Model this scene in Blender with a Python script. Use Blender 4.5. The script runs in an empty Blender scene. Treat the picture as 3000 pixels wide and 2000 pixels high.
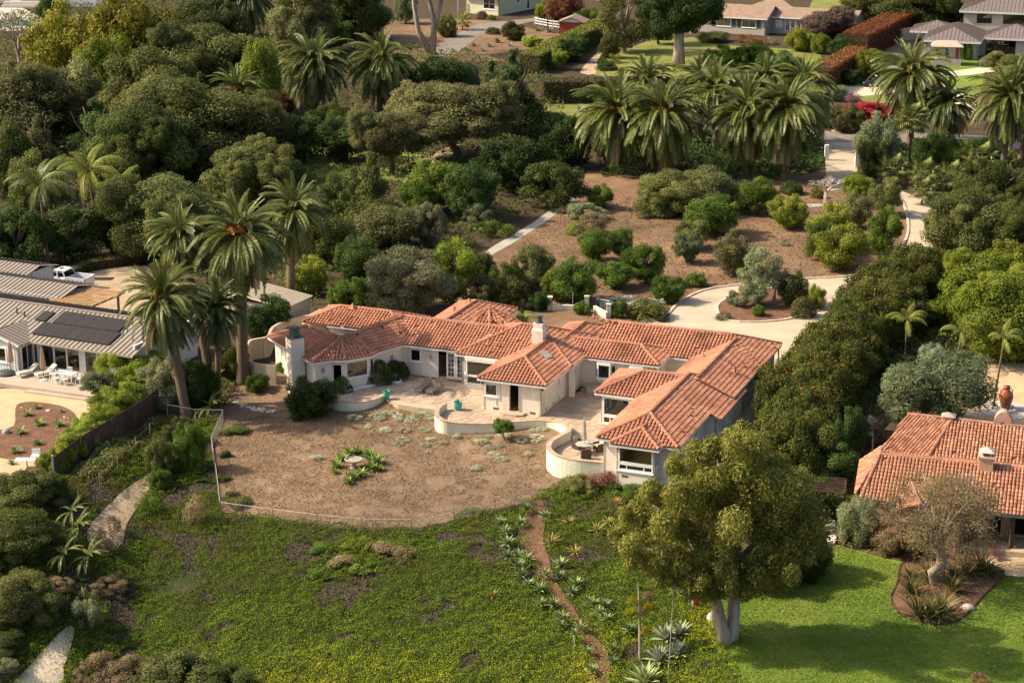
import bpy, math, random
import numpy as np
from mathutils import Vector, Matrix, Euler
from mathutils.geometry import delaunay_2d_cdt

SC = bpy.context.scene
COL = SC.collection
# ------------------------------------------------------------------ camera, sky, sun, exposure
F_PX, PITCH, CAM_H = 5833.0, math.radians(16.9), 49.5      # 70 mm lens on a drone about 50 m up
cam = bpy.data.cameras.new('camera'); cam.lens = F_PX / 3000 * 36; cam.sensor_width = 36; cam.sensor_fit = 'HORIZONTAL'
cam.clip_start = 1; cam.clip_end = 6000
camo = bpy.data.objects.new('camera', cam); COL.objects.link(camo)
camo.location = (0, 0, CAM_H); camo.rotation_euler = (math.pi / 2 - PITCH, 0, 0); SC.camera = camo

SUN_EL, SUN_PHI = math.radians(40), math.radians(4)
sun_from = Vector((-math.cos(SUN_PHI) * math.cos(SUN_EL), math.sin(SUN_PHI) * math.cos(SUN_EL), math.sin(SUN_EL)))
wd = bpy.data.worlds.new('World'); SC.world = wd; wd.use_nodes = True
nt = wd.node_tree; nt.nodes.clear()
sky = nt.nodes.new('ShaderNodeTexSky'); sky.sky_type = 'NISHITA'; sky.sun_disc = False
sky.dust_density = 4.0; sky.ozone_density = 0.3; sky.sun_elevation = SUN_EL; sky.sun_rotation = math.atan2(sun_from.x, sun_from.y)
bg = nt.nodes.new('ShaderNodeBackground'); bg.inputs[1].default_value = 0.125
wo = nt.nodes.new('ShaderNodeOutputWorld')
nt.links.new(sky.outputs[0], bg.inputs[0]); nt.links.new(bg.outputs[0], wo.inputs[0])
sl = bpy.data.lights.new('sun', 'SUN'); sl.energy = 4.5; sl.angle = math.radians(0.55); sl.color = (1.0, 0.85, 0.63)
so = bpy.data.objects.new('sun', sl); COL.objects.link(so); so.location = (-60, 60, 120)
so.rotation_euler = (-sun_from).to_track_quat('-Z', 'Y').to_euler()
vs = SC.view_settings; vs.view_transform = 'Standard'; vs.look = 'None'; vs.exposure = 0.72; vs.gamma = 1.0; vs.use_curve_mapping = False
SC.cycles.max_bounces = 6; SC.cycles.diffuse_bounces = 3; SC.cycles.glossy_bounces = 3; SC.cycles.transparent_max_bounces = 12
SC.cycles.use_denoising = True

# ------------------------------------------------------------------ the land: one height function, and where a line of sight meets it
def sstep(a, b, x):
    t = np.clip((x - a) / (b - a), 0, 1); return t * t * (3 - 2 * t)
def terr(X, Y):
    X = np.asarray(X, float); Y = np.asarray(Y, float)
    q = Y + 0.45 * np.clip(X, -25, 8)
    z = np.interp(q, [-500, 60, 100, 112, 118, 121, 136, 141, 146, 151, 9000], [-46, -21, -7.2, -3.6, -2.0, -1.55, -0.95, -0.6, -0.12, 0, 0])
    zr = np.interp(Y, [-500, 60, 90, 128, 134, 145, 9000], [-46, -12, -3.0, -1.5, -1.0, 0, 0])
    zl = np.interp(Y, [-500, 60, 100, 112, 128, 133, 141, 9000], [-46, -21, -8.0, -5.2, -1.0, -0.25, -0.08, 0])
    k = sstep(7, 14, X); kl = sstep(-24, -30, X)
    return (z * (1 - k) + zr * k) * (1 - kl) + zl * kl
def ray(px, py):
    u = (px - 1500) / F_PX; v = (py - 1000) / F_PX; c, n = math.cos(PITCH), math.sin(PITCH)
    return np.array([u, c - v * n, -n - v * c])
def at(px, py, z=0.0):
    d = ray(px, py); return np.array([0, 0, CAM_H]) + d * ((z - CAM_H) / d[2])
def G(px, py, dz=0.0):                                       # point of the land seen there
    lo, hi = 60.0, 900.0; d = ray(px, py)
    if d[2] > -0.03: d[2] = -0.03
    for _ in range(40):
        m = (lo + hi) / 2; t = m / d[1]; z = CAM_H + d[2] * t
        if z > float(terr(d[0] * t, m)): lo = m
        else: hi = m
    t = lo / d[1]; x = d[0] * t
    return np.array([x, lo, float(terr(x, lo)) + dz])
def depth(P): return P[1] * math.cos(PITCH) + (CAM_H - P[2]) * math.sin(PITCH)
def ppm(P): return F_PX / depth(P)                           # photo pixels per metre at a point
def ztop(P, py):                                             # height of what is seen at row py above/below a place
    d = ray(1500, py); return CAM_H + d[2] * (P[1] / d[1])

# ------------------------------------------------------------------ materials
MATS = {}
def nodes(name):
    m = bpy.data.materials.new(name); m.use_nodes = True; n = m.node_tree; n.nodes.clear(); MATS[name] = m
    return m, n, n.nodes, n.links
def ramp(nd, stops):
    r = nd.new('ShaderNodeValToRGB'); e = r.color_ramp.elements
    while len(e) < len(stops): e.new(0.5)
    for i, (p, c) in enumerate(stops): e[i].position = p; e[i].color = (*c, 1)
    return r
def foliage(name, stops, trans=0.34, rough=0.6, var=0.3, spec=0.08):
    stops = [(p, tuple(min(.8, v * g) for v, g in zip(c, (1.13, 1.15, 1.0)))) for p, c in stops]
    m, n, nd, lk = nodes(name)
    at_ = nd.new('ShaderNodeAttribute'); at_.attribute_name = 'tint'
    oi = nd.new('ShaderNodeObjectInfo'); r = ramp(nd, stops); lk.new(at_.outputs['Fac'], r.inputs[0])
    hs = nd.new('ShaderNodeHueSaturation'); lk.new(r.outputs[0], hs.inputs['Color'])
    mp = nd.new('ShaderNodeMapRange'); mp.inputs[3].default_value = 1 - var; mp.inputs[4].default_value = 1 + var
    lk.new(oi.outputs['Random'], mp.inputs[0]); lk.new(mp.outputs[0], hs.inputs['Value'])
    mh = nd.new('ShaderNodeMapRange'); mh.inputs[3].default_value = 0.485; mh.inputs[4].default_value = 0.512
    mu = nd.new('ShaderNodeMath'); mu.operation = 'MULTIPLY'; mu.inputs[1].default_value = 7.31
    fr = nd.new('ShaderNodeMath'); fr.operation = 'FRACT'; lk.new(oi.outputs['Random'], mu.inputs[0]); lk.new(mu.outputs[0], fr.inputs[0])
    lk.new(fr.outputs[0], mh.inputs[0]); lk.new(mh.outputs[0], hs.inputs['Hue'])
    b = nd.new('ShaderNodeBsdfPrincipled'); b.inputs['Roughness'].default_value = rough; b.inputs['Specular IOR Level'].default_value = spec
    t = nd.new('ShaderNodeBsdfTranslucent'); mx = nd.new('ShaderNodeMixShader'); mx.inputs[0].default_value = trans
    o = nd.new('ShaderNodeOutputMaterial')
    lk.new(hs.outputs[0], b.inputs['Base Color']); lk.new(hs.outputs[0], t.inputs[0])
    lk.new(b.outputs[0], mx.inputs[1]); lk.new(t.outputs[0], mx.inputs[2]); lk.new(mx.outputs[0], o.inputs[0])
    return m
def surf(name, stops, scale=2.0, detail=6, rough=0.85, bump=0.0, bscale=None, fine=0.0, fscale=40, spec=0.3, metal=0.0, objrand=0.0, scale2=None, stops2=None, tint=0.0, stretch=None):
    """noise-coloured surface in object space with fine value noise and relief"""
    m, n, nd, lk = nodes(name)
    tc = nd.new('ShaderNodeTexCoord'); src = tc.outputs['Object']
    if stretch:
        mpn = nd.new('ShaderNodeMapping'); mpn.inputs['Scale'].default_value = stretch; lk.new(src, mpn.inputs[0]); src = mpn.outputs[0]
    nz = nd.new('ShaderNodeTexNoise'); nz.inputs['Scale'].default_value = scale; nz.inputs['Detail'].default_value = detail; nz.inputs['Roughness'].default_value = 0.62
    lk.new(src, nz.inputs['Vector']); r = ramp(nd, stops); lk.new(nz.outputs[0], r.inputs[0]); col = r.outputs[0]
    if scale2:
        n2 = nd.new('ShaderNodeTexNoise'); n2.inputs['Scale'].default_value = scale2; n2.inputs['Detail'].default_value = 4; lk.new(src, n2.inputs['Vector'])
        r2 = ramp(nd, stops2); lk.new(n2.outputs[0], r2.inputs[0])
        mm = nd.new('ShaderNodeMix'); mm.data_type = 'RGBA'; mm.blend_type = 'MULTIPLY'; mm.inputs[0].default_value = 1.0
        lk.new(col, mm.inputs[6]); lk.new(r2.outputs[0], mm.inputs[7]); col = mm.outputs[2]
    if fine or objrand or tint:
        hs = nd.new('ShaderNodeHueSaturation'); lk.new(col, hs.inputs['Color'])
        add = nd.new('ShaderNodeMath'); add.operation = 'ADD'; add.inputs[0].default_value = 1.0; add.inputs[1].default_value = 0.0; last = add
        def more(sock, amt):
            nonlocal last
            m1 = nd.new('ShaderNodeMapRange'); m1.inputs[3].default_value = -amt; m1.inputs[4].default_value = amt; lk.new(sock, m1.inputs[0])
            a = nd.new('ShaderNodeMath'); a.operation = 'ADD'; lk.new(last.outputs[0], a.inputs[0]); lk.new(m1.outputs[0], a.inputs[1]); last = a
        if fine:
            nf = nd.new('ShaderNodeTexNoise'); nf.inputs['Scale'].default_value = fscale; nf.inputs['Detail'].default_value = 3; lk.new(src, nf.inputs['Vector'])
            more(nf.outputs[0], fine * 2)
        if objrand:
            oi = nd.new('ShaderNodeObjectInfo'); more(oi.outputs['Random'], objrand)
        if tint:
            ta = nd.new('ShaderNodeAttribute'); ta.attribute_name = 'tint'; more(ta.outputs['Fac'], tint)
        lk.new(last.outputs[0], hs.inputs['Value']); col = hs.outputs[0]
    b = nd.new('ShaderNodeBsdfPrincipled'); b.inputs['Roughness'].default_value = rough; b.inputs['Specular IOR Level'].default_value = spec; b.inputs['Metallic'].default_value = metal
    lk.new(col, b.inputs['Base Color'])
    if bump:
        nb = nd.new('ShaderNodeTexNoise'); nb.inputs['Scale'].default_value = bscale or scale * 4; nb.inputs['Detail'].default_value = 6; lk.new(src, nb.inputs['Vector'])
        bp = nd.new('ShaderNodeBump'); bp.inputs['Strength'].default_value = 1.0; bp.inputs['Distance'].default_value = bump
        lk.new(nb.outputs[0], bp.inputs['Height']); lk.new(bp.outputs[0], b.inputs['Normal'])
    o = nd.new('ShaderNodeOutputMaterial'); lk.new(b.outputs[0], o.inputs[0]); return m
def flat(name, c, rough=0.6, var=0.12, scale=3.0, metal=0.0, spec=0.4, bump=0.0, objrand=0.0):
    a = tuple(v * (1 - var) for v in c); b = tuple(min(1, v * (1 + var)) for v in c)
    return surf(name, [(0.3, a), (0.7, b)], scale, 5, rough, bump, None, var * 0.3, 25, spec, metal, objrand)
def glass(name, tint=(0.8, 0.9, 0.85), refl=1.0):
    m, n, nd, lk = nodes(name)
    tr = nd.new('ShaderNodeBsdfTransparent'); tr.inputs[0].default_value = (*tint, 1)
    gl = nd.new('ShaderNodeBsdfGlossy'); gl.inputs['Roughness'].default_value = 0.02
    f = nd.new('ShaderNodeFresnel'); f.inputs[0].default_value = 1.5
    mu = nd.new('ShaderNodeMath'); mu.operation = 'MULTIPLY_ADD'; mu.inputs[1].default_value = refl; mu.inputs[2].default_value = 0.06; mu.use_clamp = True
    lk.new(f.outputs[0], mu.inputs[0]); mx = nd.new('ShaderNodeMixShader'); lk.new(mu.outputs[0], mx.inputs[0])
    lk.new(tr.outputs[0], mx.inputs[1]); lk.new(gl.outputs[0], mx.inputs[2]); o = nd.new('ShaderNodeOutputMaterial'); lk.new(mx.outputs[0], o.inputs[0]); return m

surf('soil', [(0.3, (0.145, 0.090, 0.056)), (0.55, (0.220, 0.142, 0.088)), (0.75, (0.285, 0.195, 0.12))], 0.35, 8, 0.95, 0.06, 6, 0.22, 9, 0.1, scale2=0.06, stops2=[(0.35, (0.75, 0.75, 0.72)), (0.65, (1.1, 1.05, 1.0))])
surf('dry_lawn', [(0.28, (0.150, 0.099, 0.062)), (0.5, (0.205, 0.140, 0.090)), (0.66, (0.245, 0.172, 0.112)), (0.8, (0.21, 0.16, 0.09))], 0.5, 9, 0.95, 0.08, 3.2, 0.2, 5, 0.1, scale2=0.09, stops2=[(0.3, (0.8, 0.8, 0.8)), (0.7, (1.12, 1.1, 1.05))])
surf('mulch', [(0.3, (0.11, 0.06, 0.04)), (0.6, (0.19, 0.105, 0.065)), (0.8, (0.25, 0.15, 0.09))], 1.2, 8, 0.95, 0.08, 8, 0.25, 12, 0.1)
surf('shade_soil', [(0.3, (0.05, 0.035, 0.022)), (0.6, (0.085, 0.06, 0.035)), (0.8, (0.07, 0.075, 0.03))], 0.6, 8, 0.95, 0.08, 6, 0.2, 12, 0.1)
surf('green_lawn', [(0.3, (0.11, 0.17, 0.03)), (0.55, (0.17, 0.225, 0.042)), (0.72, (0.26, 0.265, 0.07))], 0.45, 8, 0.9, 0.05, 14, 0.2, 18, 0.1, scale2=0.12, stops2=[(0.35, (0.85, 0.9, 0.8)), (0.7, (1.1, 1.05, 1.0))])
surf('old_lawn', [(0.3, (0.13, 0.155, 0.038)), (0.55, (0.20, 0.205, 0.055)), (0.78, (0.27, 0.225, 0.085))], 0.3, 8, 0.9, 0.05, 12, 0.2, 14, 0.1)
surf('drive', [(0.3, (0.40, 0.325, 0.235)), (0.6, (0.49, 0.405, 0.30)), (0.8, (0.55, 0.46, 0.35))], 0.25, 9, 0.9, 0.015, 30, 0.14, 8, 0.2, stretch=(1, 2.2, 1), scale2=0.12, stops2=[(0.3, (0.82, 0.80, 0.78)), (0.5, (1, 1, 1)), (0.7, (1.08, 1.07, 1.05))])
surf('asphalt', [(0.3, (0.17, 0.145, 0.12)), (0.7, (0.25, 0.215, 0.175))], 0.3, 8, 0.9, 0.01, 30, 0.1, 10, 0.2)
surf('gravel', [(0.3, (0.46, 0.32, 0.185)), (0.6, (0.56, 0.41, 0.25)), (0.8, (0.63, 0.49, 0.31))], 0.8, 8, 0.95, 0.03, 22, 0.2, 22, 0.1)
surf('sand', [(0.3, (0.50, 0.40, 0.28)), (0.7, (0.66, 0.56, 0.42))], 0.5, 9, 0.95, 0.06, 5, 0.15, 16, 0.1)
surf('dirt_path', [(0.3, (0.33, 0.24, 0.155)), (0.7, (0.46, 0.355, 0.24))], 0.6, 8, 0.95, 0.05, 4, 0.15, 12, 0.1)
surf('concrete', [(0.3, (0.40, 0.36, 0.31)), (0.7, (0.54, 0.49, 0.42))], 0.6, 8, 0.9, 0.01, 20, 0.08, 15, 0.2)
surf('pale_path', [(0.3, (0.30, 0.29, 0.24)), (0.7, (0.40, 0.38, 0.31))], 0.8, 8, 0.9, 0.01, 20, 0.1, 15, 0.2)
surf('kerb_stone', [(0.3, (0.42, 0.34, 0.27)), (0.7, (0.62, 0.53, 0.43))], 2.5, 6, 0.9, 0.01, 20, 0.1, 15, 0.2, objrand=0.1)
surf('flagstone', [(0.3, (0.33, 0.245, 0.175)), (0.55, (0.44, 0.335, 0.24)), (0.78, (0.52, 0.41, 0.31))], 0.8, 8, 0.85, 0.01, 14, 0.15, 10, 0.25, objrand=0.13)
surf('mortar', [(0.3, (0.25, 0.19, 0.14)), (0.7, (0.34, 0.27, 0.20))], 2, 6, 0.95, 0.01, 20, 0.1, 20, 0.1)
surf('stucco', [(0.3, (0.70, 0.63, 0.53)), (0.7, (0.77, 0.70, 0.60))], 0.6, 8, 0.9, 0.012, 22, 0.06, 12, 0.2, scale2=0.9, stops2=[(0.28, (0.80, 0.77, 0.72)), (0.42, (0.95, 0.94, 0.92)), (0.6, (1, 1, 1))], stretch=(1, 1, 0.35))
surf('garden_wall', [(0.25, (0.64, 0.60, 0.46)), (0.6, (0.74, 0.70, 0.56)), (0.8, (0.77, 0.74, 0.62))], 1.2, 8, 0.9, 0.03, 9, 0.08, 12, 0.15, scale2=0.5, stops2=[(0.3, (0.9, 0.93, 0.86)), (0.6, (1, 1, 1))])
surf('cap_brick', [(0.3, (0.42, 0.26, 0.17)), (0.6, (0.52, 0.36, 0.25)), (0.8, (0.60, 0.48, 0.36))], 2.5, 6, 0.9, 0.01, 14, 0.1, 15, 0.2, objrand=0.15)
surf('tile', [(0.3, (0.35, 0.155, 0.092)), (0.5, (0.43, 0.195, 0.118)), (0.75, (0.50, 0.25, 0.158))], 0.9, 7, 0.85, 0.004, 30, 0.10, 9, 0.2, objrand=0.1, tint=0.16, scale2=0.3, stops2=[(0.30, (0.55, 0.52, 0.50)), (0.45, (0.90, 0.90, 0.90)), (0.7, (1.10, 1.10, 1.08))])
surf('tile_old', [(0.3, (0.33, 0.15, 0.09)), (0.55, (0.42, 0.205, 0.125)), (0.8, (0.50, 0.30, 0.20))], 1.2, 6, 0.85, 0.004, 30, 0.1, 20, 0.2, objrand=0.2, tint=0.32)
flat('tile_bed', (0.24, 0.085, 0.05), 0.95, 0.2)  # darker than the tiles, painting the shade in the pans between columns
flat('red_roof', (0.30, 0.075, 0.06), 0.9, 0.12, 0.8)
flat('white_paint', (0.74, 0.73, 0.70), 0.5, 0.06)
flat('grey_white', (0.60, 0.60, 0.57), 0.6, 0.08)
flat('mortar_white', (0.72, 0.62, 0.52), 0.9, 0.12)
glass('glass'); glass('dark_glass', (0.35, 0.42, 0.38), 1.2)
flat('dark_frame', (0.02, 0.02, 0.022), 0.5, 0.1)
surf('wood_floor', [(0.35, (0.42, 0.25, 0.09)), (0.65, (0.54, 0.34, 0.13))], 1.5, 6, 0.5, stretch=(8, 1, 1))
flat('room_wall', (0.42, 0.38, 0.30), 0.9, 0.05)
flat('copper_green', (0.06, 0.10, 0.09), 0.6, 0.25, 6)
flat('teal_glaze', (0.04, 0.36, 0.35), 0.25, 0.1, spec=0.6)
flat('seam_roof', (0.33, 0.28, 0.225), 0.5, 0.1, 1.0, 0.3, 0.4)
flat('seam_dark', (0.10, 0.075, 0.06), 0.6, 0.1)
flat('seam_grey', (0.205, 0.165, 0.15), 0.5, 0.08, 1.0, 0.2, 0.4)
flat('solar', (0.032, 0.027, 0.026), 0.65, 0.15, 2.0, 0, 0.2)
flat('board_white', (0.62, 0.63, 0.63), 0.7, 0.06)
flat('beige_metal', (0.46, 0.40, 0.31), 0.6, 0.05)
surf('cedar', [(0.35, (0.50, 0.29, 0.14)), (0.65, (0.62, 0.40, 0.21))], 2, 6, 0.8, 0.004, 30, 0.08, 20, 0.2, objrand=0.12)
surf('brown_board', [(0.35, (0.06, 0.035, 0.024)), (0.65, (0.11, 0.065, 0.042))], 2, 6, 0.85, 0.004, 30, 0.08, 20, 0.2, objrand=0.15)
flat('shingle', (0.255, 0.175, 0.125), 0.9, 0.18, 1.2, bump=0.01)
flat('siding', (0.40, 0.375, 0.325), 0.8, 0.05)
flat('siding_yellow', (0.55, 0.52, 0.34), 0.8, 0.05)
flat('shutter', (0.055, 0.065, 0.055), 0.6, 0.1)
flat('barn_red', (0.32, 0.055, 0.04), 0.8, 0.12)
flat('grey_stucco', (0.38, 0.345, 0.30), 0.9, 0.06)
flat('wicker', (0.075, 0.05, 0.036), 0.8, 0.25, 20)
flat('cushion', (0.50, 0.43, 0.34), 0.9, 0.06)
flat('lounge_fabric', (0.165, 0.13, 0.095), 0.9, 0.1)
flat('weathered_wood', (0.34, 0.30, 0.25), 0.85, 0.15)
flat('canvas', (0.50, 0.36, 0.25), 0.9, 0.08)
flat('canvas_pale', (0.56, 0.50, 0.42), 0.9, 0.08)
flat('stone', (0.46, 0.40, 0.33), 0.9, 0.2, 2.0, bump=0.03)
flat('white_rock', (0.64, 0.59, 0.52), 0.9, 0.15, 3.0, bump=0.03)
flat('terracotta', (0.48, 0.22, 0.13), 0.8, 0.12)
flat('adobe', (0.44, 0.29, 0.205), 0.95, 0.1, 1.0, bump=0.02)
flat('urn_glaze', (0.30, 0.085, 0.03), 0.25, 0.35, 4, spec=0.6)
flat('truck_white', (0.72, 0.74, 0.76), 0.25, 0.03, spec=0.6)
flat('car_black', (0.012, 0.013, 0.02), 0.2, 0.05, spec=0.7)
flat('rubber', (0.018, 0.018, 0.018), 0.8, 0.1)
flat('alloy', (0.45, 0.45, 0.46), 0.3, 0.05, metal=0.8)
flat('steel', (0.55, 0.53, 0.50), 0.45, 0.06, metal=0.4)
flat('galv', (0.40, 0.35, 0.30), 0.5, 0.08, metal=0.3)
flat('rust', (0.16, 0.06, 0.035), 0.8, 0.2)
surf('pool_water', [(0.3, (0.05, 0.30, 0.33)), (0.7, (0.09, 0.40, 0.41))], 1, 4, 0.05, 0.01, 3, spec=0.6)
flat('flag_red', (0.55, 0.04, 0.03), 0.8, 0.05); flat('flag_white', (0.7, 0.68, 0.66), 0.8, 0.05); flat('flag_teal', (0.10, 0.30, 0.28), 0.8, 0.05)
flat('lamp_red', (0.4, 0.02, 0.01), 0.4, 0.05)
surf('bark', [(0.3, (0.085, 0.065, 0.048)), (0.7, (0.17, 0.135, 0.10))], 3, 7, 0.95, 0.03, 10, 0.15, 20, 0.1)
surf('bark_pale', [(0.25, (0.17, 0.12, 0.085)), (0.5, (0.36, 0.29, 0.225)), (0.75, (0.48, 0.41, 0.34))], 1.2, 7, 0.9, 0.03, 8, 0.12, 20, 0.1, stretch=(2.2, 2.2, 0.45))
surf('bark_palm', [(0.3, (0.12, 0.085, 0.055)), (0.7, (0.22, 0.165, 0.11))], 5, 5, 0.95, 0.06, 12, 0.15, 20, 0.1, stretch=(1, 1, 3))
surf('bark_white', [(0.3, (0.42, 0.34, 0.29)), (0.7, (0.58, 0.49, 0.42))], 3, 5, 0.9)
surf('twig', [(0.3, (0.24, 0.18, 0.13)), (0.7, (0.34, 0.27, 0.21))], 3, 5, 0.9)

f = foliage
f('oak', [(0.00, (0.054, 0.064, 0.021)), (0.50, (0.126, 0.138, 0.048)), (1.00, (0.221, 0.221, 0.083))])
f('oak_grey', [(0.00, (0.070, 0.072, 0.033)), (0.50, (0.149, 0.148, 0.066)), (1.00, (0.233, 0.222, 0.103))])
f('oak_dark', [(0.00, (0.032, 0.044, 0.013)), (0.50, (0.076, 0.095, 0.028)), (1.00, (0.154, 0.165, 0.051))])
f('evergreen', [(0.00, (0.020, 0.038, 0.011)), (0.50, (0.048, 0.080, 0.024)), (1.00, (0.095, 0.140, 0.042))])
f('citrus', [(0.00, (0.035, 0.064, 0.012)), (0.50, (0.085, 0.136, 0.024)), (1.00, (0.175, 0.228, 0.048))])
f('bright', [(0.00, (0.075, 0.105, 0.014)), (0.50, (0.160, 0.195, 0.026)), (1.00, (0.285, 0.300, 0.055))], 0.3)
f('yellow_leaf', [(0.00, (0.085, 0.092, 0.012)), (0.50, (0.205, 0.198, 0.028)), (1.00, (0.340, 0.300, 0.050))], 0.3)
f('lime', [(0.00, (0.095, 0.130, 0.020)), (0.50, (0.190, 0.245, 0.040)), (1.00, (0.300, 0.350, 0.070))], 0.3)
f('olive', [(0.00, (0.085, 0.105, 0.055)), (0.50, (0.170, 0.200, 0.112)), (1.00, (0.270, 0.300, 0.185))])
f('grey_shrub', [(0.00, (0.085, 0.088, 0.050)), (0.50, (0.160, 0.160, 0.095)), (1.00, (0.250, 0.240, 0.155))])
f('eucalypt', [(0.00, (0.072, 0.074, 0.016)), (0.45, (0.185, 0.178, 0.042)), (0.80, (0.30, 0.265, 0.076)), (1.00, (0.38, 0.325, 0.115))], 0.25)
f('dry', [(0.0, (0.165, 0.120, 0.070)), (0.5, (0.25, 0.192, 0.118)), (1.0, (0.35, 0.275, 0.175))])
f('wispy', [(0.00, (0.125, 0.088, 0.055)), (0.60, (0.200, 0.148, 0.096)), (1.00, (0.190, 0.165, 0.070))], 0.3)
f('hedge_green', [(0.00, (0.055, 0.078, 0.014)), (0.50, (0.120, 0.150, 0.028)), (1.00, (0.240, 0.260, 0.050))])
f('hedge_dark', [(0.00, (0.045, 0.050, 0.022)), (0.50, (0.092, 0.092, 0.042)), (1.00, (0.160, 0.140, 0.070))])
f('hedge_red', [(0.0, (0.115, 0.032, 0.018)), (0.5, (0.21, 0.065, 0.030)), (1.0, (0.30, 0.135, 0.055))])
f('flower_hedge', [(0.0, (0.028, 0.042, 0.010)), (0.5, (0.078, 0.092, 0.022)), (0.92, (0.145, 0.145, 0.040)), (1.0, (0.20, 0.10, 0.04))])
f('red_flower', [(0.0, (0.26, 0.045, 0.02)), (1.0, (0.40, 0.11, 0.05))])
f('bougainvillea', [(0.0, (0.20, 0.03, 0.03)), (0.6, (0.48, 0.045, 0.07)), (1.0, (0.60, 0.10, 0.10))])
f('pink_flower', [(0.0, (0.14, 0.08, 0.09)), (1.0, (0.42, 0.20, 0.27))])
f('purple_leaf', [(0.0, (0.075, 0.050, 0.045)), (1.0, (0.20, 0.145, 0.125))])
f('purple_flower', [(0.0, (0.05, 0.065, 0.03)), (0.6, (0.13, 0.11, 0.12)), (1.0, (0.38, 0.28, 0.42))])
f('white_flower', [(0.0, (0.10, 0.12, 0.06)), (0.55, (0.22, 0.22, 0.15)), (1.0, (0.70, 0.66, 0.58))])
f('red_leaf', [(0.0, (0.10, 0.035, 0.022)), (1.0, (0.26, 0.105, 0.06))])
f('flower_yellow', [(0.00, (0.160, 0.150, 0.020)), (0.60, (0.290, 0.240, 0.022)), (1.00, (0.460, 0.360, 0.030))])
f('frond', [(0.00, (0.056, 0.072, 0.014)), (0.50, (0.108, 0.128, 0.030)), (1.00, (0.200, 0.205, 0.072))], 0.2, 0.42, 0.12, 0.25)
f('frond_dark', [(0.00, (0.034, 0.050, 0.014)), (0.50, (0.062, 0.088, 0.026)), (1.00, (0.120, 0.145, 0.052))], 0.2, 0.42, 0.12, 0.25)  # darker copy of frond, with shade put into the colour for shaded palms
f('frond_bright', [(0.00, (0.120, 0.150, 0.030)), (0.50, (0.205, 0.230, 0.054)), (1.00, (0.330, 0.320, 0.110))], 0.3, 0.45, 0.15)
f('frond_dead', [(0.0, (0.115, 0.080, 0.048)), (1.0, (0.22, 0.165, 0.10))], 0.1)
f('fruit', [(0.00, (0.260, 0.105, 0.030)), (1.00, (0.420, 0.190, 0.055))], 0.1)
f('agave', [(0.00, (0.070, 0.112, 0.045)), (0.50, (0.150, 0.205, 0.090)), (1.00, (0.320, 0.360, 0.180))], 0.15, 0.5)
f('agave_blue', [(0.00, (0.130, 0.155, 0.120)), (1.00, (0.300, 0.320, 0.250))], 0.1, 0.5)
f('agave_yellow', [(0.0, (0.12, 0.13, 0.035)), (0.5, (0.34, 0.27, 0.085)), (1.0, (0.52, 0.40, 0.16))], 0.15, 0.5)
f('phormium', [(0.00, (0.050, 0.052, 0.018)), (0.60, (0.115, 0.108, 0.040)), (1.00, (0.240, 0.210, 0.100))], 0.15, 0.5)
f('succulent', [(0.0, (0.10, 0.165, 0.035)), (1.0, (0.24, 0.31, 0.085))], 0.2, 0.5)
f('silver', [(0.00, (0.260, 0.260, 0.180)), (0.60, (0.420, 0.420, 0.310)), (1.00, (0.600, 0.590, 0.460))], 0.1)
f('aeonium', [(0.0, (0.085, 0.030, 0.030)), (1.0, (0.20, 0.085, 0.07))], 0.1)
f('iceplant', [(0.0, (0.165, 0.122, 0.120)), (0.12, (0.140, 0.105, 0.085)), (0.22, (0.120, 0.100, 0.026)), (0.42, (0.110, 0.150, 0.022)), (0.66, (0.185, 0.225, 0.026)), (0.86, (0.31, 0.30, 0.028)), (1.0, (0.44, 0.37, 0.032))], 0.35, 0.7, 0.0, 0.04)
f('grass_tuft', [(0.0, (0.155, 0.108, 0.070)), (1.0, (0.28, 0.205, 0.135))], 0.2, 0.9, 0.0, 0.03)

surf('patio_tan', [(0.3, (0.36, 0.29, 0.225)), (0.7, (0.46, 0.38, 0.30))], 0.6, 8, 0.9, 0.01, 20, 0.1, 12, 0.2)
surf('old_wall', [(0.3, (0.42, 0.34, 0.24)), (0.7, (0.56, 0.47, 0.35))], 0.7, 8, 0.9, 0.02, 10, 0.1, 12, 0.15, scale2=0.5, stops2=[(0.3, (0.8, 0.78, 0.72)), (0.6, (1, 1, 1))])
flat('bath_stone', (0.33, 0.28, 0.22), 0.9, 0.2, 3.0, bump=0.02)
surf('slope_shade_green', [(0.3, (0.022, 0.032, 0.010)), (0.6, (0.045, 0.055, 0.018)), (0.8, (0.06, 0.05, 0.03))], 1.2, 6, 0.95, 0.06, 8, 0.2, 12, 0.05)  # dark green ground colour painted as the shade between the iceplant leaves
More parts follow.
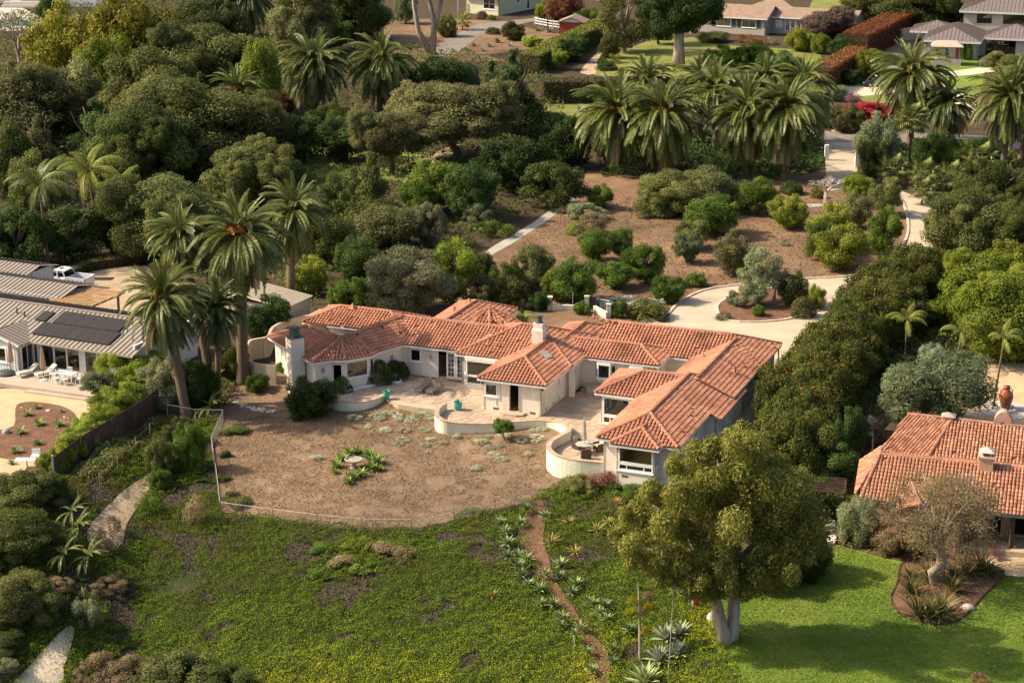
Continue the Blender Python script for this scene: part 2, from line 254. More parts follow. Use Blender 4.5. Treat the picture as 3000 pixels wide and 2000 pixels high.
# ------------------------------------------------------------------ helpers
def link(o, parent=None):
    COL.objects.link(o)
    if parent is not None: o.parent = parent
    return o
def tag(o, label=None, cat=None, group=None, kind=None):
    if label: o['label'] = label
    if cat: o['category'] = cat
    if group: o['group'] = group
    if kind: o['kind'] = kind
    return o
def thing(name, label, cat, loc=(0, 0, 0), group=None, rz=0.0):
    o = bpy.data.objects.new(name, None); o.empty_display_size = 0.2; COL.objects.link(o)
    o.location = tuple(float(v) for v in loc); o.rotation_euler = (0, 0, rz); return tag(o, label, cat, group)
def np_mesh(name, V, Fq, mat=None, tint=None, smooth=False):
    """V (n,3), Fq (m,3|4) numpy -> mesh"""
    me = bpy.data.meshes.new(name); V = np.asarray(V, np.float32); Fq = np.asarray(Fq, np.int32); k = Fq.shape[1]; m = len(Fq)
    me.vertices.add(len(V)); me.vertices.foreach_set('co', V.ravel())
    me.loops.add(m * k); me.loops.foreach_set('vertex_index', Fq.ravel())
    me.polygons.add(m); me.polygons.foreach_set('loop_start', np.arange(0, m * k, k, dtype=np.int32)); me.polygons.foreach_set('loop_total', np.full(m, k, np.int32))
    if smooth: me.polygons.foreach_set('use_smooth', np.ones(m, bool))
    me.update(calc_edges=True)
    if tint is not None:
        a = me.attributes.new('tint', 'FLOAT', 'FACE'); a.data.foreach_set('value', np.asarray(tint, np.float32))
    if mat: me.materials.append(MATS[mat])
    return me
class MB:
    """collects simple solids; build() links them as one mesh object"""
    def __init__(s): s.v = []; s.f = []; s.t = []; s.tint = 0.5
    def add(s, vs, fs):
        o = len(s.v); s.v += [tuple(map(float, p)) for p in vs]; s.f += [tuple(i + o for i in q) for q in fs]; s.t += [s.tint] * len(fs); return s
    def box(s, x0, x1, y0, y1, z0, z1, M=None):
        vs = [(x, y, z) for z in (z0, z1) for y in (y0, y1) for x in (x0, x1)]
        if M is not None: vs = [tuple(M @ Vector(p)) for p in vs]
        return s.add(vs, [(0, 2, 3, 1), (4, 5, 7, 6), (0, 1, 5, 4), (2, 6, 7, 3), (0, 4, 6, 2), (1, 3, 7, 5)])
    def bar(s, a, b, w, h, up=(0, 0, 1)):
        """rectangular bar from a to b, w across, h along up"""
        a, b = Vector(a), Vector(b); d = (b - a).normalized(); x = d.cross(Vector(up))
        x = x.normalized() if x.length > 1e-6 else Vector((1, 0, 0)); y = x.cross(d).normalized(); x *= w / 2; y *= h / 2
        vs = [a - x - y, a + x - y, a + x + y, a - x + y, b - x - y, b + x - y, b + x + y, b - x + y]
        return s.add(vs, [(0, 1, 2, 3), (7, 6, 5, 4), (0, 4, 5, 1), (1, 5, 6, 2), (2, 6, 7, 3), (3, 7, 4, 0)])
    def tube(s, pts, rad, n=6, cap=True):
        pts = [Vector(p) for p in pts]; rings = []
        if not hasattr(rad, '__len__'): rad = [rad] * len(pts)
        x = None
        for i, p in enumerate(pts):
            d = (pts[min(i + 1, len(pts) - 1)] - pts[max(i - 1, 0)]).normalized()
            x = d.orthogonal().normalized() if x is None else (x - d * x.dot(d)).normalized()
            y = d.cross(x); rings.append([p + (x * math.cos(6.28318 * j / n) + y * math.sin(6.28318 * j / n)) * rad[i] for j in range(n)])
        vs = [p for r in rings for p in r]; fs = [(i * n + j, i * n + (j + 1) % n, (i + 1) * n + (j + 1) % n, (i + 1) * n + j) for i in range(len(pts) - 1) for j in range(n)]
        if cap: fs += [tuple(range(n - 1, -1, -1)), tuple((len(pts) - 1) * n + j for j in range(n))]
        return s.add(vs, fs)
    def lathe(s, prof, n=16, c=(0, 0, 0)):
        vs = [(c[0] + r * math.cos(6.28318 * j / n), c[1] + r * math.sin(6.28318 * j / n), c[2] + z) for r, z in prof for j in range(n)]
        fs = [(i * n + j, i * n + (j + 1) % n, (i + 1) * n + (j + 1) % n, (i + 1) * n + j) for i in range(len(prof) - 1) for j in range(n)]
        fs += [tuple(range(n - 1, -1, -1)), tuple((len(prof) - 1) * n + j for j in range(n))]
        return s.add(vs, fs)
    def prism(s, poly, z0, z1):
        n = len(poly); vs = [(p[0], p[1], z0) for p in poly] + [(p[0], p[1], z1) for p in poly]
        return s.add(vs, [tuple(range(n - 1, -1, -1)), tuple(range(n, 2 * n))] + [(i, (i + 1) % n, n + (i + 1) % n, n + i) for i in range(n)])
    def slab(s, pts, th):
        """polygon in space given thickness downward"""
        n = len(pts); vs = [tuple(p) for p in pts] + [(p[0], p[1], p[2] - th) for p in pts]
        return s.add(vs, [tuple(range(n)), tuple(range(2 * n - 1, n - 1, -1))] + [(i, n + i, n + (i + 1) % n, (i + 1) % n) for i in range(n)])
    def mesh(s, name, mat, smooth=False):
        me = bpy.data.meshes.new(name); me.from_pydata(s.v, [], s.f); me.materials.append(MATS[mat])
        a = me.attributes.new('tint', 'FLOAT', 'FACE'); a.data.foreach_set('value', np.asarray(s.t, np.float32))
        if smooth: me.polygons.foreach_set('use_smooth', np.ones(len(me.polygons), bool))
        me.update(); return me
    def build(s, name, mat, parent=None, smooth=False, local=False):
        """vertices are in world space; a parent that only has a location is undone (local=True keeps them as local)"""
        o = bpy.data.objects.new(name, s.mesh(name, mat, smooth)); link(o, parent)
        if parent is not None and not local: o.location = -wloc(parent)
        return o
def wloc(o):
    v = Vector(o.location)
    while o.parent: o = o.parent; v = v + Vector(o.location)
    return v
def child(name, me, parent, M=None, mat=None):
    o = bpy.data.objects.new(name, me); link(o, parent)
    if M is not None: o.matrix_basis = M
    if mat: setmat(o, mat)
    return o
def setmat(o, mat):
    if len(o.material_slots): o.material_slots[0].link = 'OBJECT'; o.material_slots[0].material = MATS[mat]

# ------------------------------------------------------------------ the ground and what is laid on it
GX = np.concatenate([np.arange(-1500, -130, 90), np.arange(-130, -48, 6), np.arange(-48, 48, 1.0), np.arange(48, 130, 6), np.arange(130, 1501, 90)])
GY = np.concatenate([np.arange(20, 86, 6), np.arange(86, 158, 1.0), np.arange(158, 420, 8), np.arange(420, 3200, 120)])
gx, gy = np.meshgrid(GX, GY); gz = terr(gx, gy)
idx = np.arange(gx.size).reshape(gx.shape)
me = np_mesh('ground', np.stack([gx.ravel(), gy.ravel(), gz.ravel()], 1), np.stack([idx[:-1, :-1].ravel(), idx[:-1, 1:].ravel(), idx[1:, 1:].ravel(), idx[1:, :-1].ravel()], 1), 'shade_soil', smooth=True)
tag(link(bpy.data.objects.new('ground', me)), kind='structure')
def inpoly(x, y, poly):
    x = np.asarray(x); y = np.asarray(y); r = np.zeros(x.shape, bool); n = len(poly)
    for i in range(n):
        x0, y0 = poly[i][:2]; x1, y1 = poly[(i + 1) % n][:2]
        if y0 == y1: continue
        c = ((y0 > y) != (y1 > y)) & (x < (x1 - x0) * (y - y0) / (y1 - y0) + x0); r ^= c
    return r
def smooth_loop(pts, k=4, closed=True):
    """Catmull-Rom through points"""
    P = [np.asarray(p, float) for p in pts]; n = len(P); out = []
    for i in range(n if closed else n - 1):
        if closed: a, b, c, d = P[i - 1], P[i], P[(i + 1) % n], P[(i + 2) % n]
        else: a, b, c, d = P[max(i - 1, 0)], P[i], P[i + 1], P[min(i + 2, n - 1)]
        for j in range(k):
            t = j / k; out.append(0.5 * (2 * b + (c - a) * t + (2 * a - 5 * b + 4 * c - d) * t * t + (3 * b - a - 3 * c + d) * t ** 3))
    if not closed: out.append(P[-1])
    return out
def drape(name, poly, mat, lift=0.02, step=1.5, kind='structure', label=None, cat=None):
    """sheet following the land inside a plan polygon"""
    poly = [(float(p[0]), float(p[1])) for p in poly]; n = len(poly)
    P = []                                                   # add points along the edge
    for i in range(n):
        a, b = np.array(poly[i]), np.array(poly[(i + 1) % n]); m = max(1, int(np.linalg.norm(b - a) / step))
        P += [tuple(a + (b - a) * j / m) for j in range(m)]
    xs = [p[0] for p in P]; ys = [p[1] for p in P]; big = max(max(xs) - min(xs), max(ys) - min(ys)); st = max(step, big / 70)
    g = np.stack(np.meshgrid(np.arange(min(xs) + st / 2, max(xs), st), np.arange(min(ys) + st / 2, max(ys), st)), -1).reshape(-1, 2)
    if len(g): g = g[inpoly(g[:, 0], g[:, 1], P)]
    vs = [Vector(p) for p in P] + [Vector(p) for p in g]
    r = delaunay_2d_cdt(vs, [], [list(range(len(P)))], 1, 1e-4)
    V = np.array([(v.x, v.y, 0) for v in r[0]]); V[:, 2] = terr(V[:, 0], V[:, 1]) + lift
    me = np_mesh(name, V, np.array([f for f in r[2] if len(f) == 3]), mat, smooth=True)
    if len(me.polygons) and me.polygons[0].normal.z < 0: me.flip_normals()
    o = link(bpy.data.objects.new(name, me)); return tag(o, label, cat, None, kind)
def PX(*pts): return [G(*p)[:2] for p in pts]
def kerb(pts, w=0.25, h=0.14, name='kerb', label='pale kerb', mat='kerb_stone', closed=True, L=1.0, parent_cat='kerb', seed=1):
    """kerb of separate stones laid along a plan line"""
    rng = random.Random(seed); pts = [np.array(p[:2]) for p in pts]
    if closed: pts = pts + [pts[0]]
    t = thing(name, label, parent_cat, (pts[0][0], pts[0][1], float(terr(*pts[0])))); acc = []; cum = [0]
    for a, b in zip(pts, pts[1:]): cum.append(cum[-1] + np.linalg.norm(b - a))
    def ev(s):
        i = min(len(pts) - 2, max(0, int(np.searchsorted(cum, s) - 1))); return pts[i] + (pts[i + 1] - pts[i]) * ((s - cum[i]) / max(1e-6, cum[i + 1] - cum[i]))
    n = max(1, int(cum[-1] / L))
    for i in range(n):
        a, b = ev(cum[-1] * i / n + 0.02), ev(cum[-1] * (i + 1) / n - 0.02)
        za, zb = float(terr(*a)), float(terr(*b)); e = rng.uniform(-0.01, 0.02)
        MB().bar((a[0], a[1], za + h / 2 + e), (b[0], b[1], zb + h / 2 + e), w, h).build('kerb_stone', mat, t)
    return t

# soils, and the slope sheet coloured as leaf shade
drape('bluff_slope', PX((-60, 1420), (150, 1400), (300, 1400), (440, 1300), (500, 1230), (640, 1240), (625, 1310), (648, 1508), (1050, 1553), (1245, 1550), (1555, 1472), (1620, 1425), (1830, 1440), (1960, 1440), (2060, 1640), (2100, 1880), (2190, 2020), (2180, 2120), (-80, 2120)), 'slope_shade_green', 0.025, 1.0)
drape('orchard_soil', PX((1240, 900), (1390, 760), (1700, 560), (1720, 500), (2420, 500), (2680, 600), (2670, 720), (2560, 800), (2350, 820), (2060, 850), (2000, 900), (1850, 930), (1500, 960)), 'soil', 0.02)
drape('back_garden_soil', PX((820, 930), (1240, 890), (1860, 915), (1830, 990), (900, 1010)), 'soil', 0.035)
drape('front_yard', PX((560, 1230), (700, 1100), (900, 1140), (1100, 1090), (1500, 1200), (1800, 1300), (1830, 1390), (1640, 1420), (1560, 1465), (1240, 1545), (1050, 1547), (650, 1500), (640, 1400), (628, 1290), (655, 1222)), 'dry_lawn', 0.03, 1.0)
drape('side_yard', PX((655, 1210), (690, 1120), (800, 1060), (900, 1140), (860, 1200), (700, 1235)), 'dry_lawn', 0.06, 1.0)
# green lawns
drape('neighbour_lawn', PX((2190, 2010), (2090, 1890), (2100, 1760), (2150, 1680), (2330, 1680), (2420, 1590), (2500, 1610), (2700, 1650), (2930, 1640), (3010, 1680), (3010, 2010)), 'green_lawn', 0.05, 1.0)
drape('far_lawn', PX((1740, 222), (1770, 170), (1900, 120), (2030, 110), (2090, 130), (2400, 150), (2420, 210), (2060, 235)), 'old_lawn', 0.02)
drape('hedge_lawn', PX((1590, 335), (1600, 283), (1830, 283), (1850, 340), (1720, 345)), 'old_lawn', 0.02)
drape('top_lawn', PX((2360, 55), (2380, 0), (2620, 0), (2560, 55)), 'old_lawn', 0.02)
drape('terrace_lawn', PX((2720, 175), (2870, 172), (2900, 195), (2760, 218)), 'green_lawn', 0.02)
drape('round_lawn', PX((2770, 225), (2880, 212), (2890, 240), (2860, 285), (2810, 300)), 'green_lawn', 0.02)
drape('car_lawn', PX((2510, 283), (2580, 272), (2640, 285), (2620, 305), (2530, 300)), 'old_lawn', 0.02)
drape('oak_lawn', PX((890, 520), (900, 430), (1060, 415), (1260, 450), (1180, 530)), 'old_lawn', 0.02)
drape('orchard_bank', PX((1040, 120), (1010, 60), (1200, 55), (1430, 60), (1640, 100), (1650, 130), (1530, 180), (1200, 180), (1060, 150)), 'soil', 0.02)
# paved and trodden surfaces
drape('driveway', smooth_loop(PX((1955, 925), (1985, 892), (2060, 852), (2200, 832), (2350, 819), (2480, 811), (2560, 789), (2620, 752), (2655, 700), (2660, 650), (2645, 590), (2560, 540), (2430, 560), (2420, 500), (2421, 388), (2511, 388), (2512, 520), (2640, 560), (2720, 600), (2760, 700), (2700, 800), (2600, 900), (2480, 1000), (2400, 1130), (2250, 1280), (2150, 1290), (2150, 1100), (1850, 960)), 2), 'drive', 0.04)
drape('road', PX((2300, 384), (2600, 386), (3100, 410), (3100, 446), (2600, 418), (2300, 416)), 'asphalt', 0.05)
isl = smooth_loop(PX((2102, 915), (2106, 890), (2150, 868), (2230, 850), (2330, 845), (2400, 860), (2414, 890), (2390, 915), (2300, 938), (2200, 945), (2125, 938)), 3)
drape('planting_island', isl, 'mulch', 0.10)
kerb(isl, label='pale kerb ringing the oval planting island in the drive', seed=2)
kerb(smooth_loop(PX((1955, 925), (1985, 892), (2060, 852), (2200, 832), (2350, 819), (2480, 811), (2560, 789), (2620, 752), (2655, 700), (2660, 650), (2645, 590)), 3, False), label='pale kerb curving between the orchard and the drive', closed=False, seed=3)
drape('orchard_path', PX((1418, 742), (1440, 725), (1560, 655), (1670, 572), (1702, 570), (1600, 650), (1500, 715), (1440, 748)), 'pale_path', 0.04)
drape('orchard_path', PX((1760, 905), (1750, 880), (1800, 868), (1850, 866), (1860, 878), (1800, 884)), 'pale_path', 0.04)
drape('garden_walk', PX((2340, 598), (2420, 598), (2420, 607), (2340, 607)), 'pale_path', 0.04)
drape('garden_walk', PX((1790, 880), (1960, 872), (2000, 880), (1960, 890), (1800, 893)), 'pale_path', 0.04)
drape('dirt_drive', smooth_loop(PX((1180, 535), (1210, 490), (1290, 440), (1345, 425), (1338, 450), (1260, 490), (1215, 545)), 2), 'dirt_path', 0.05)
drape('yard_drive', PX((1230, 170), (1300, 120), (1400, 70), (1560, 55), (1580, 45), (1570, 62), (1460, 85), (1400, 110), (1330, 165)), 'asphalt', 0.04)
drape('garden_path', smooth_loop(PX((1700, 215), (1715, 190), (1745, 160), (1755, 145), (1765, 150), (1750, 185), (1745, 218)), 2), 'dirt_path', 0.04)
drape('side_drive', PX((2590, 210), (2590, 150), (2640, 110), (2700, 115), (2725, 150), (2680, 200), (2620, 215)), 'asphalt', 0.04)
drape('car_pad', PX((2450, 268), (2480, 248), (2640, 248), (2640, 270), (2560, 280), (2510, 284)), 'sand', 0.05)
drape('terrace_walk', PX((2755, 215), (2860, 200), (2930, 200), (2920, 210), (2850, 220), (2770, 228)), 'sand', 0.05)
drape('terrace_walk', PX((2755, 235), (2800, 260), (2860, 310), (2850, 350), (2800, 330), (2770, 280)), 'sand', 0.05)
drape('gravel_court', PX((2590, 1260), (2640, 1200), (2860, 1100), (2880, 1050), (3050, 1040), (3050, 1290), (2900, 1290), (2750, 1280)), 'gravel', 0.05)
drape('parking_court', smooth_loop(PX((150, 850), (220, 810), (330, 785), (430, 780), (460, 800), (440, 880), (380, 930), (200, 930)), 2), 'dirt_path', 0.04)
drape('gravel_yard', PX((-40, 1140), (120, 1140), (320, 1180), (300, 1230), (220, 1290), (130, 1370), (70, 1410), (-40, 1400)), 'gravel', 0.05)
drape('succulent_bed', smooth_loop(PX((45, 1200), (60, 1183), (110, 1180), (190, 1195), (225, 1225), (215, 1270), (160, 1320), (100, 1345), (20, 1345), (-20, 1330), (-20, 1270), (40, 1250)), 3), 'mulch', 0.09)
drape('bluff_path', smooth_loop(PX((440, 1385), (420, 1400), (360, 1440), (330, 1470), (290, 1510), (255, 1560), (270, 1610), (320, 1620), (360, 1590), (370, 1540), (400, 1490), (440, 1430), (455, 1395)), 2), 'dirt_path', 0.06, 0.8)
drape('sandy_path', smooth_loop(PX((195, 1838), (218, 1842), (208, 1895), (188, 1950), (170, 2020), (30, 2020), (85, 1955), (135, 1898)), 2), 'sand', 0.07, 0.8)
drape('slope_path', smooth_loop(PX((1560, 1475), (1590, 1465), (1600, 1520), (1590, 1580), (1610, 1640), (1625, 1700), (1680, 1780), (1720, 1850), (1780, 1910), (1780, 2010), (1725, 2010), (1730, 1920), (1690, 1850), (1640, 1790), (1600, 1720), (1560, 1660), (1520, 1580), (1530, 1520)), 2), 'mulch', 0.08, 0.8)
bed = smooth_loop(PX((2640, 1655), (2630, 1710), (2608, 1755), (2640, 1805), (2740, 1833), (2810, 1818), (2855, 1775), (2895, 1732), (2933, 1700), (2930, 1665), (2800, 1640), (2700, 1640)), 3)
drape('lawn_bed', bed, 'mulch', 0.12, 0.8)
kerb(bed, 0.1, 0.16, 'bed_edging', 'brown edging boards round the lawn planting bed', 'brown_board', True, 1.2, 'edging', 5)
drape('porch_bed', smooth_loop(PX((2465, 1590), (2520, 1615), (2640, 1645), (2700, 1640), (2900, 1640), (2900, 1560), (2700, 1540), (2480, 1530)), 2), 'mulch', 0.11, 0.8)
drape('porch_paving', PX((2880, 1650), (2940, 1600), (3060, 1600), (3060, 1700), (2950, 1690)), 'gravel', 0.12, 0.8)

ORD = 'first second third fourth fifth sixth seventh eighth ninth tenth eleventh twelfth thirteenth fourteenth fifteenth sixteenth seventeenth eighteenth nineteenth twentieth'.split() + ['twenty-' + w for w in 'first second third fourth fifth sixth seventh eighth ninth'.split()] + ['thirtieth'] + ['thirty-' + w for w in 'first second third fourth fifth sixth'.split()]
# ------------------------------------------------------------------ wall, window and roof builders
def wall(parent, a, b, z0, z1, holes=(), mat='stucco', th=0.2, name='wall'):
    """wall from a to b (plan, outside on the right hand), with rectangular openings (s0, s1, za, zb)"""
    a = np.array(a[:2], float); b = np.array(b[:2], float); L = np.linalg.norm(b - a); d = (b - a) / L; n = np.array([-d[1], d[0]])
    S = sorted({0.0, L, *[h[0] for h in holes], *[h[1] for h in holes]}); Z = sorted({z0, z1, *[h[2] for h in holes], *[h[3] for h in holes]})
    m = MB(); solid = lambda i, j: 0 <= i < len(S) - 1 and 0 <= j < len(Z) - 1 and not any(h[0] - 1e-6 <= S[i] and S[i + 1] <= h[1] + 1e-6 and h[2] - 1e-6 <= Z[j] and Z[j + 1] <= h[3] + 1e-6 for h in holes)
    P = lambda s, z, t: (*(a + d * s + n * t), z)
    for i in range(len(S) - 1):
        for j in range(len(Z) - 1):
            if not solid(i, j): continue
            s0, s1, y0, y1 = S[i], S[i + 1], Z[j], Z[j + 1]
            q = [P(s0, y0, 0), P(s1, y0, 0), P(s1, y1, 0), P(s0, y1, 0), P(s0, y0, th), P(s1, y0, th), P(s1, y1, th), P(s0, y1, th)]
            fs = [(0, 1, 2, 3), (7, 6, 5, 4)]
            if not solid(i - 1, j): fs.append((0, 3, 7, 4))
            if not solid(i + 1, j): fs.append((1, 5, 6, 2))
            if not solid(i, j - 1): fs.append((0, 4, 5, 1))
            if not solid(i, j + 1): fs.append((3, 2, 6, 7))
            m.add(q, fs)
    return m.build(name, mat, parent)
def window(parent, a, b, s0, s1, z0, z1, cols=1, rows=1, fr=0.09, gl='glass', mat='white_paint', sill=True, name='window', out=0.03, bars=0.035, vsplit=None):
    """frame (the window) with muntins, a glass pane and a sill below it"""
    a = np.array(a[:2], float); b = np.array(b[:2], float); d = (b - a) / np.linalg.norm(b - a); n = np.array([d[1], -d[0]])
    P = lambda s, z, o=0.0: (*(a + d * s + n * o), z)
    m = MB(); w = 0.11; o = out - w / 2
    for s in (s0 + fr / 2, s1 - fr / 2): m.bar(P(s, z0, o), P(s, z1, o), fr, w, (n[0], n[1], 0))
    for z in (z0 + fr / 2, z1 - fr / 2): m.bar(P(s0 + fr, z, o), P(s1 - fr, z, o), w - 0.006, fr)
    for i in range(1, cols):
        s = s0 + fr + (s1 - s0 - 2 * fr) * (vsplit[i - 1] if vsplit else i / cols); m.bar(P(s, z0 + fr, o), P(s, z1 - fr, o), bars, w * 0.7, (n[0], n[1], 0))
    for j in range(1, rows):
        z = z0 + fr + (z1 - z0 - 2 * fr) * j / rows; m.bar(P(s0 + fr, z, o), P(s1 - fr, z, o), w * 0.66, bars)
    f = m.build(name, mat, parent)
    q = MB().add([P(s0 + fr * .5, z0 + fr * .5, -0.035), P(s1 - fr * .5, z0 + fr * .5, -0.035), P(s1 - fr * .5, z1 - fr * .5, -0.035), P(s0 + fr * .5, z1 - fr * .5, -0.035)], [(0, 1, 2, 3)])
    q.build('pane', gl, f).location = (0, 0, 0)
    if sill: MB().bar(P(s0 - 0.06, z0 - 0.035, 0.03), P(s1 + 0.06, z0 - 0.035, 0.03), 0.14, 0.07).build('sill', mat, f).location = (0, 0, 0)
    return f
def opening(parent, a, b, s0, s1, z0, z1, **k): return (s0, s1, z0, z1)

TILE_W, TILE_L = 0.285, 0.36
def tile_shape(w, L, h, lift):
    x = [-w / 2, -w / 2 * .72, 0, w / 2 * .72, w / 2]; z = [0, h * .72, h, h * .72, 0]
    vs = [(x[i], 0, z[i] + lift) for i in range(5)] + [(x[i] * .86, L, z[i] * .86 + .004) for i in range(5)]
    return vs, [(i, i + 1, i + 6, i + 5) for i in range(4)], (4, 3, 2, 1, 0)
class Roof:
    """tiled roof of one house: sheathing per plane, single tiles for the nearest planes, the rest of the tiles joined"""
    def __init__(s, parent, mat, seed, budget=300, tw=TILE_W, tl=TILE_L, h=0.085, missing=0.0):
        s.parent = parent; s.mat = mat; s.rng = random.Random(seed); s.budget = budget; s.tw = tw; s.tl = tl; s.h = h; s.V = []; s.F4 = []; s.T = []; s.missing = missing
        mb = MB(); vs, fs, cap = tile_shape(tw * .86, tl * 1.1, h, 0.045); mb.add(vs, fs + [cap]); s.me = mb.mesh('roof_tile', mat, False)
        mb = MB(); n = 6; L = 0.40
        ring = lambda r, y, z: [(r * math.cos(math.pi * i / n), y, r * math.sin(math.pi * i / n) * .85 + z) for i in range(n + 1)]
        vs = ring(0.145, 0, 0.02) + ring(0.125, L, 0.0); mb.add(vs, [(i, i + 1, i + n + 2, i + n + 1) for i in range(n)] + [tuple(range(n, -1, -1))]); s.cap = mb.mesh('ridge_tile', mat)
        s.ncap = 0; s.mort = MB()
    def plane(s, pts, own=False, deck='tile_bed', th=0.07):
        """pts[0] -> pts[1] is the eave"""
        P = [np.array(p, float) for p in pts]; e = P[1] - P[0]; e /= np.linalg.norm(e)
        nrm = sum((np.cross(P[i] - P[0], P[i + 1] - P[0]) for i in range(1, len(P) - 1)), np.zeros(3)); nrm /= np.linalg.norm(nrm)
        if nrm[2] < 0: nrm = -nrm
        e -= nrm * (e @ nrm); e /= np.linalg.norm(e); up = np.cross(nrm, e)
        if up[2] < 0: up = -up
        MB().slab(pts, th).build('roof_sheathing', deck, s.parent)
        A = np.array([[(p - P[0]) @ e, (p - P[0]) @ up] for p in P]); a0, a1 = A[:, 0].min(), A[:, 0].max()
        nc = max(1, round((a1 - a0) / s.tw)); cw = (a1 - a0) / nc
        M0 = Matrix(((e[0], up[0], nrm[0], 0), (e[1], up[1], nrm[1], 0), (e[2], up[2], nrm[2], 0), (0, 0, 0, 1)))
        vs0, fs0, cap0 = tile_shape(s.tw * .86, 1.0, s.h, 0.045)
        for k in range(nc):
            a = a0 + (k + .5) * cw; xs = []
            for i in range(len(A)):
                (x0, y0), (x1, y1) = A[i], A[(i + 1) % len(A)]
                if (x0 - a) * (x1 - a) < 0: xs.append(y0 + (y1 - y0) * (a - x0) / (x1 - x0))
            xs.sort()
            for b0, b1 in zip(xs[::2], xs[1::2]):
                b = b0 - 0.06
                while b < b1 - 0.05:
                    L = min(s.tl * 1.1, b1 - b + 0.02); miss = s.rng.random() < s.missing
                    ja, jr = s.rng.gauss(0, 0.006), s.rng.gauss(0, 0.012); o = P[0] + e * (a + ja) + up * b + nrm * (0.012 + abs(s.rng.gauss(0, 0.004)))
                    if not miss:
                        if own and s.budget > 0 and L > s.tl:
                            s.budget -= 1; t = bpy.data.objects.new('roof_tile', s.me); link(t, s.parent)
                            t.matrix_basis = Matrix.Translation(Vector(o) - wloc(s.parent)) @ M0 @ Matrix.Rotation(jr, 4, 'Z')
                        else:
                            n0 = len(s.V); c, sn = math.cos(jr), math.sin(jr); tn = s.rng.random()
                            for x, y, z in vs0: y *= L; s.V.append(o + e * (x * c - y * sn) + up * (y * c + x * sn) + nrm * z)
                            s.F4 += [tuple(i + n0 for i in q) for q in fs0] + [tuple(i + n0 for i in (4, 3, 2, 1)), tuple(i + n0 for i in (4, 1, 0, 0))]; s.T += [tn] * 6
                    b += s.tl
    def ridge(s, p, q, mort=0.5):
        p = Vector(p); q = Vector(q); d = (q - p); L = d.length; d /= L; n = max(1, int(L / .35)); x = d.cross(Vector((0, 0, 1))).normalized(); z = x.cross(d)
        for i in range(n):
            o = p + d * (L * i / n) + Vector((0, 0, 0.06 + s.rng.gauss(0, .006))); r = s.rng.gauss(0, .03); s.ncap += 1
            M = Matrix(((x.x, d.x, z.x, o.x), (x.y, d.y, z.y, o.y), (x.z, d.z, z.z, o.z), (0, 0, 0, 1))) @ Matrix.Rotation(r, 4, 'Z')
            if s.ncap <= 295: t = bpy.data.objects.new('ridge_tile', s.cap); link(t, s.parent); t.matrix_basis = Matrix.Translation(-wloc(s.parent)) @ M
            else:
                n0 = len(s.V); nv = len(s.cap.vertices)
                for v in s.cap.vertices: w = M @ v.co; s.V.append(np.array(w))
                for pl in list(s.cap.polygons)[:-1]: s.F4.append(tuple(n0 + j for j in pl.vertices)); s.T.append(.5)
            if s.rng.random() < mort:
                sd = s.rng.choice((-1, 1)); c = o + x * sd * .13 - Vector((0, 0, .03)); s.mort.bar(c, c + d * s.rng.uniform(.05, .16), .07, .07)
        s.mort.bar(p + Vector((0, 0, .035)), q + Vector((0, 0, .035)), .16, .07)
    def finish(s):
        V = np.array(s.V); Fq = s.F4; me = bpy.data.meshes.new('roof_tiles')
        fs = [tuple(dict.fromkeys(q)) for q in Fq]; me.from_pydata(V.tolist(), [], fs); me.materials.append(MATS[s.mat])
        a = me.attributes.new('tint', 'FLOAT', 'FACE'); a.data.foreach_set('value', np.array(s.T, np.float32)); me.update()
        o = bpy.data.objects.new('roof_tiles', me); link(o, s.parent); o.location = -wloc(s.parent); tag(o, kind='stuff')
        if s.mort.v: tag(s.mort.build('ridge_mortar', 'mortar_white', s.parent), kind='stuff')
def hip_block(rf, W, u0, u1, v0, v1, axis, lo, hi, ze=2.6, pitch=0.41, own=(), skip=(), ridges=True, fascia=True, fmat='white_paint', caps=()):
    """hip or gable block; lo/hi say what the two ends are ('hip' or 'gable')"""
    if axis == 'u': h = (v1 - v0) / 2; zr = ze + pitch * h; c = (v0 + v1) / 2; r0 = u0 + (h if lo == 'hip' else 0); r1 = u1 - (h if hi == 'hip' else 0); R0, R1 = W(r0, c, zr), W(r1, c, zr)
    else: h = (u1 - u0) / 2; zr = ze + pitch * h; c = (u0 + u1) / 2; r0 = v0 + (h if lo == 'hip' else 0); r1 = v1 - (h if hi == 'hip' else 0); R0, R1 = W(c, r0, zr), W(c, r1, zr)
    a, b, cc, d = W(u0, v0, ze), W(u1, v0, ze), W(u1, v1, ze), W(u0, v1, ze)
    sides = {'f': [a, b, R1, R0], 'k': [cc, d, R0, R1], 'l': [d, a, R0], 'r': [b, cc, R1]} if axis == 'u' else {'f': [a, b, R0], 'k': [cc, d, R1], 'l': [d, a, R0, R1], 'r': [b, cc, R1, R0]}
    ends = {'u': ('l', 'r'), 'v': ('f', 'k')}[axis]
    for k, p in sides.items():
        if k in skip or (k == ends[0] and lo != 'hip') or (k == ends[1] and hi != 'hip'): continue
        rf.plane(p, own=k in own)
        if fascia:
            q0, q1 = Vector(p[0]), Vector(p[1]); dz = Vector((0, 0, -0.115)); MB().bar(q0 + dz, q1 + dz, 0.05, 0.15).build('fascia', fmat, rf.parent)
    if ridges:
        if np.linalg.norm(np.array(R1) - np.array(R0)) > .3: rf.ridge(R0, R1)
        hp = []
        if lo == 'hip': hp += [(a, R0, 'lf' if axis == 'u' else 'lf'), (d, R0, 'lk') if axis == 'u' else (b, R0, 'rf')]
        if hi == 'hip': hp += [(b, R1, 'rf'), (cc, R1, 'rk')] if axis == 'u' else [(d, R1, 'lk'), (cc, R1, 'rk')]
        for p, q, k in hp:
            if k not in skip: rf.ridge(p, q)
    return R0, R1

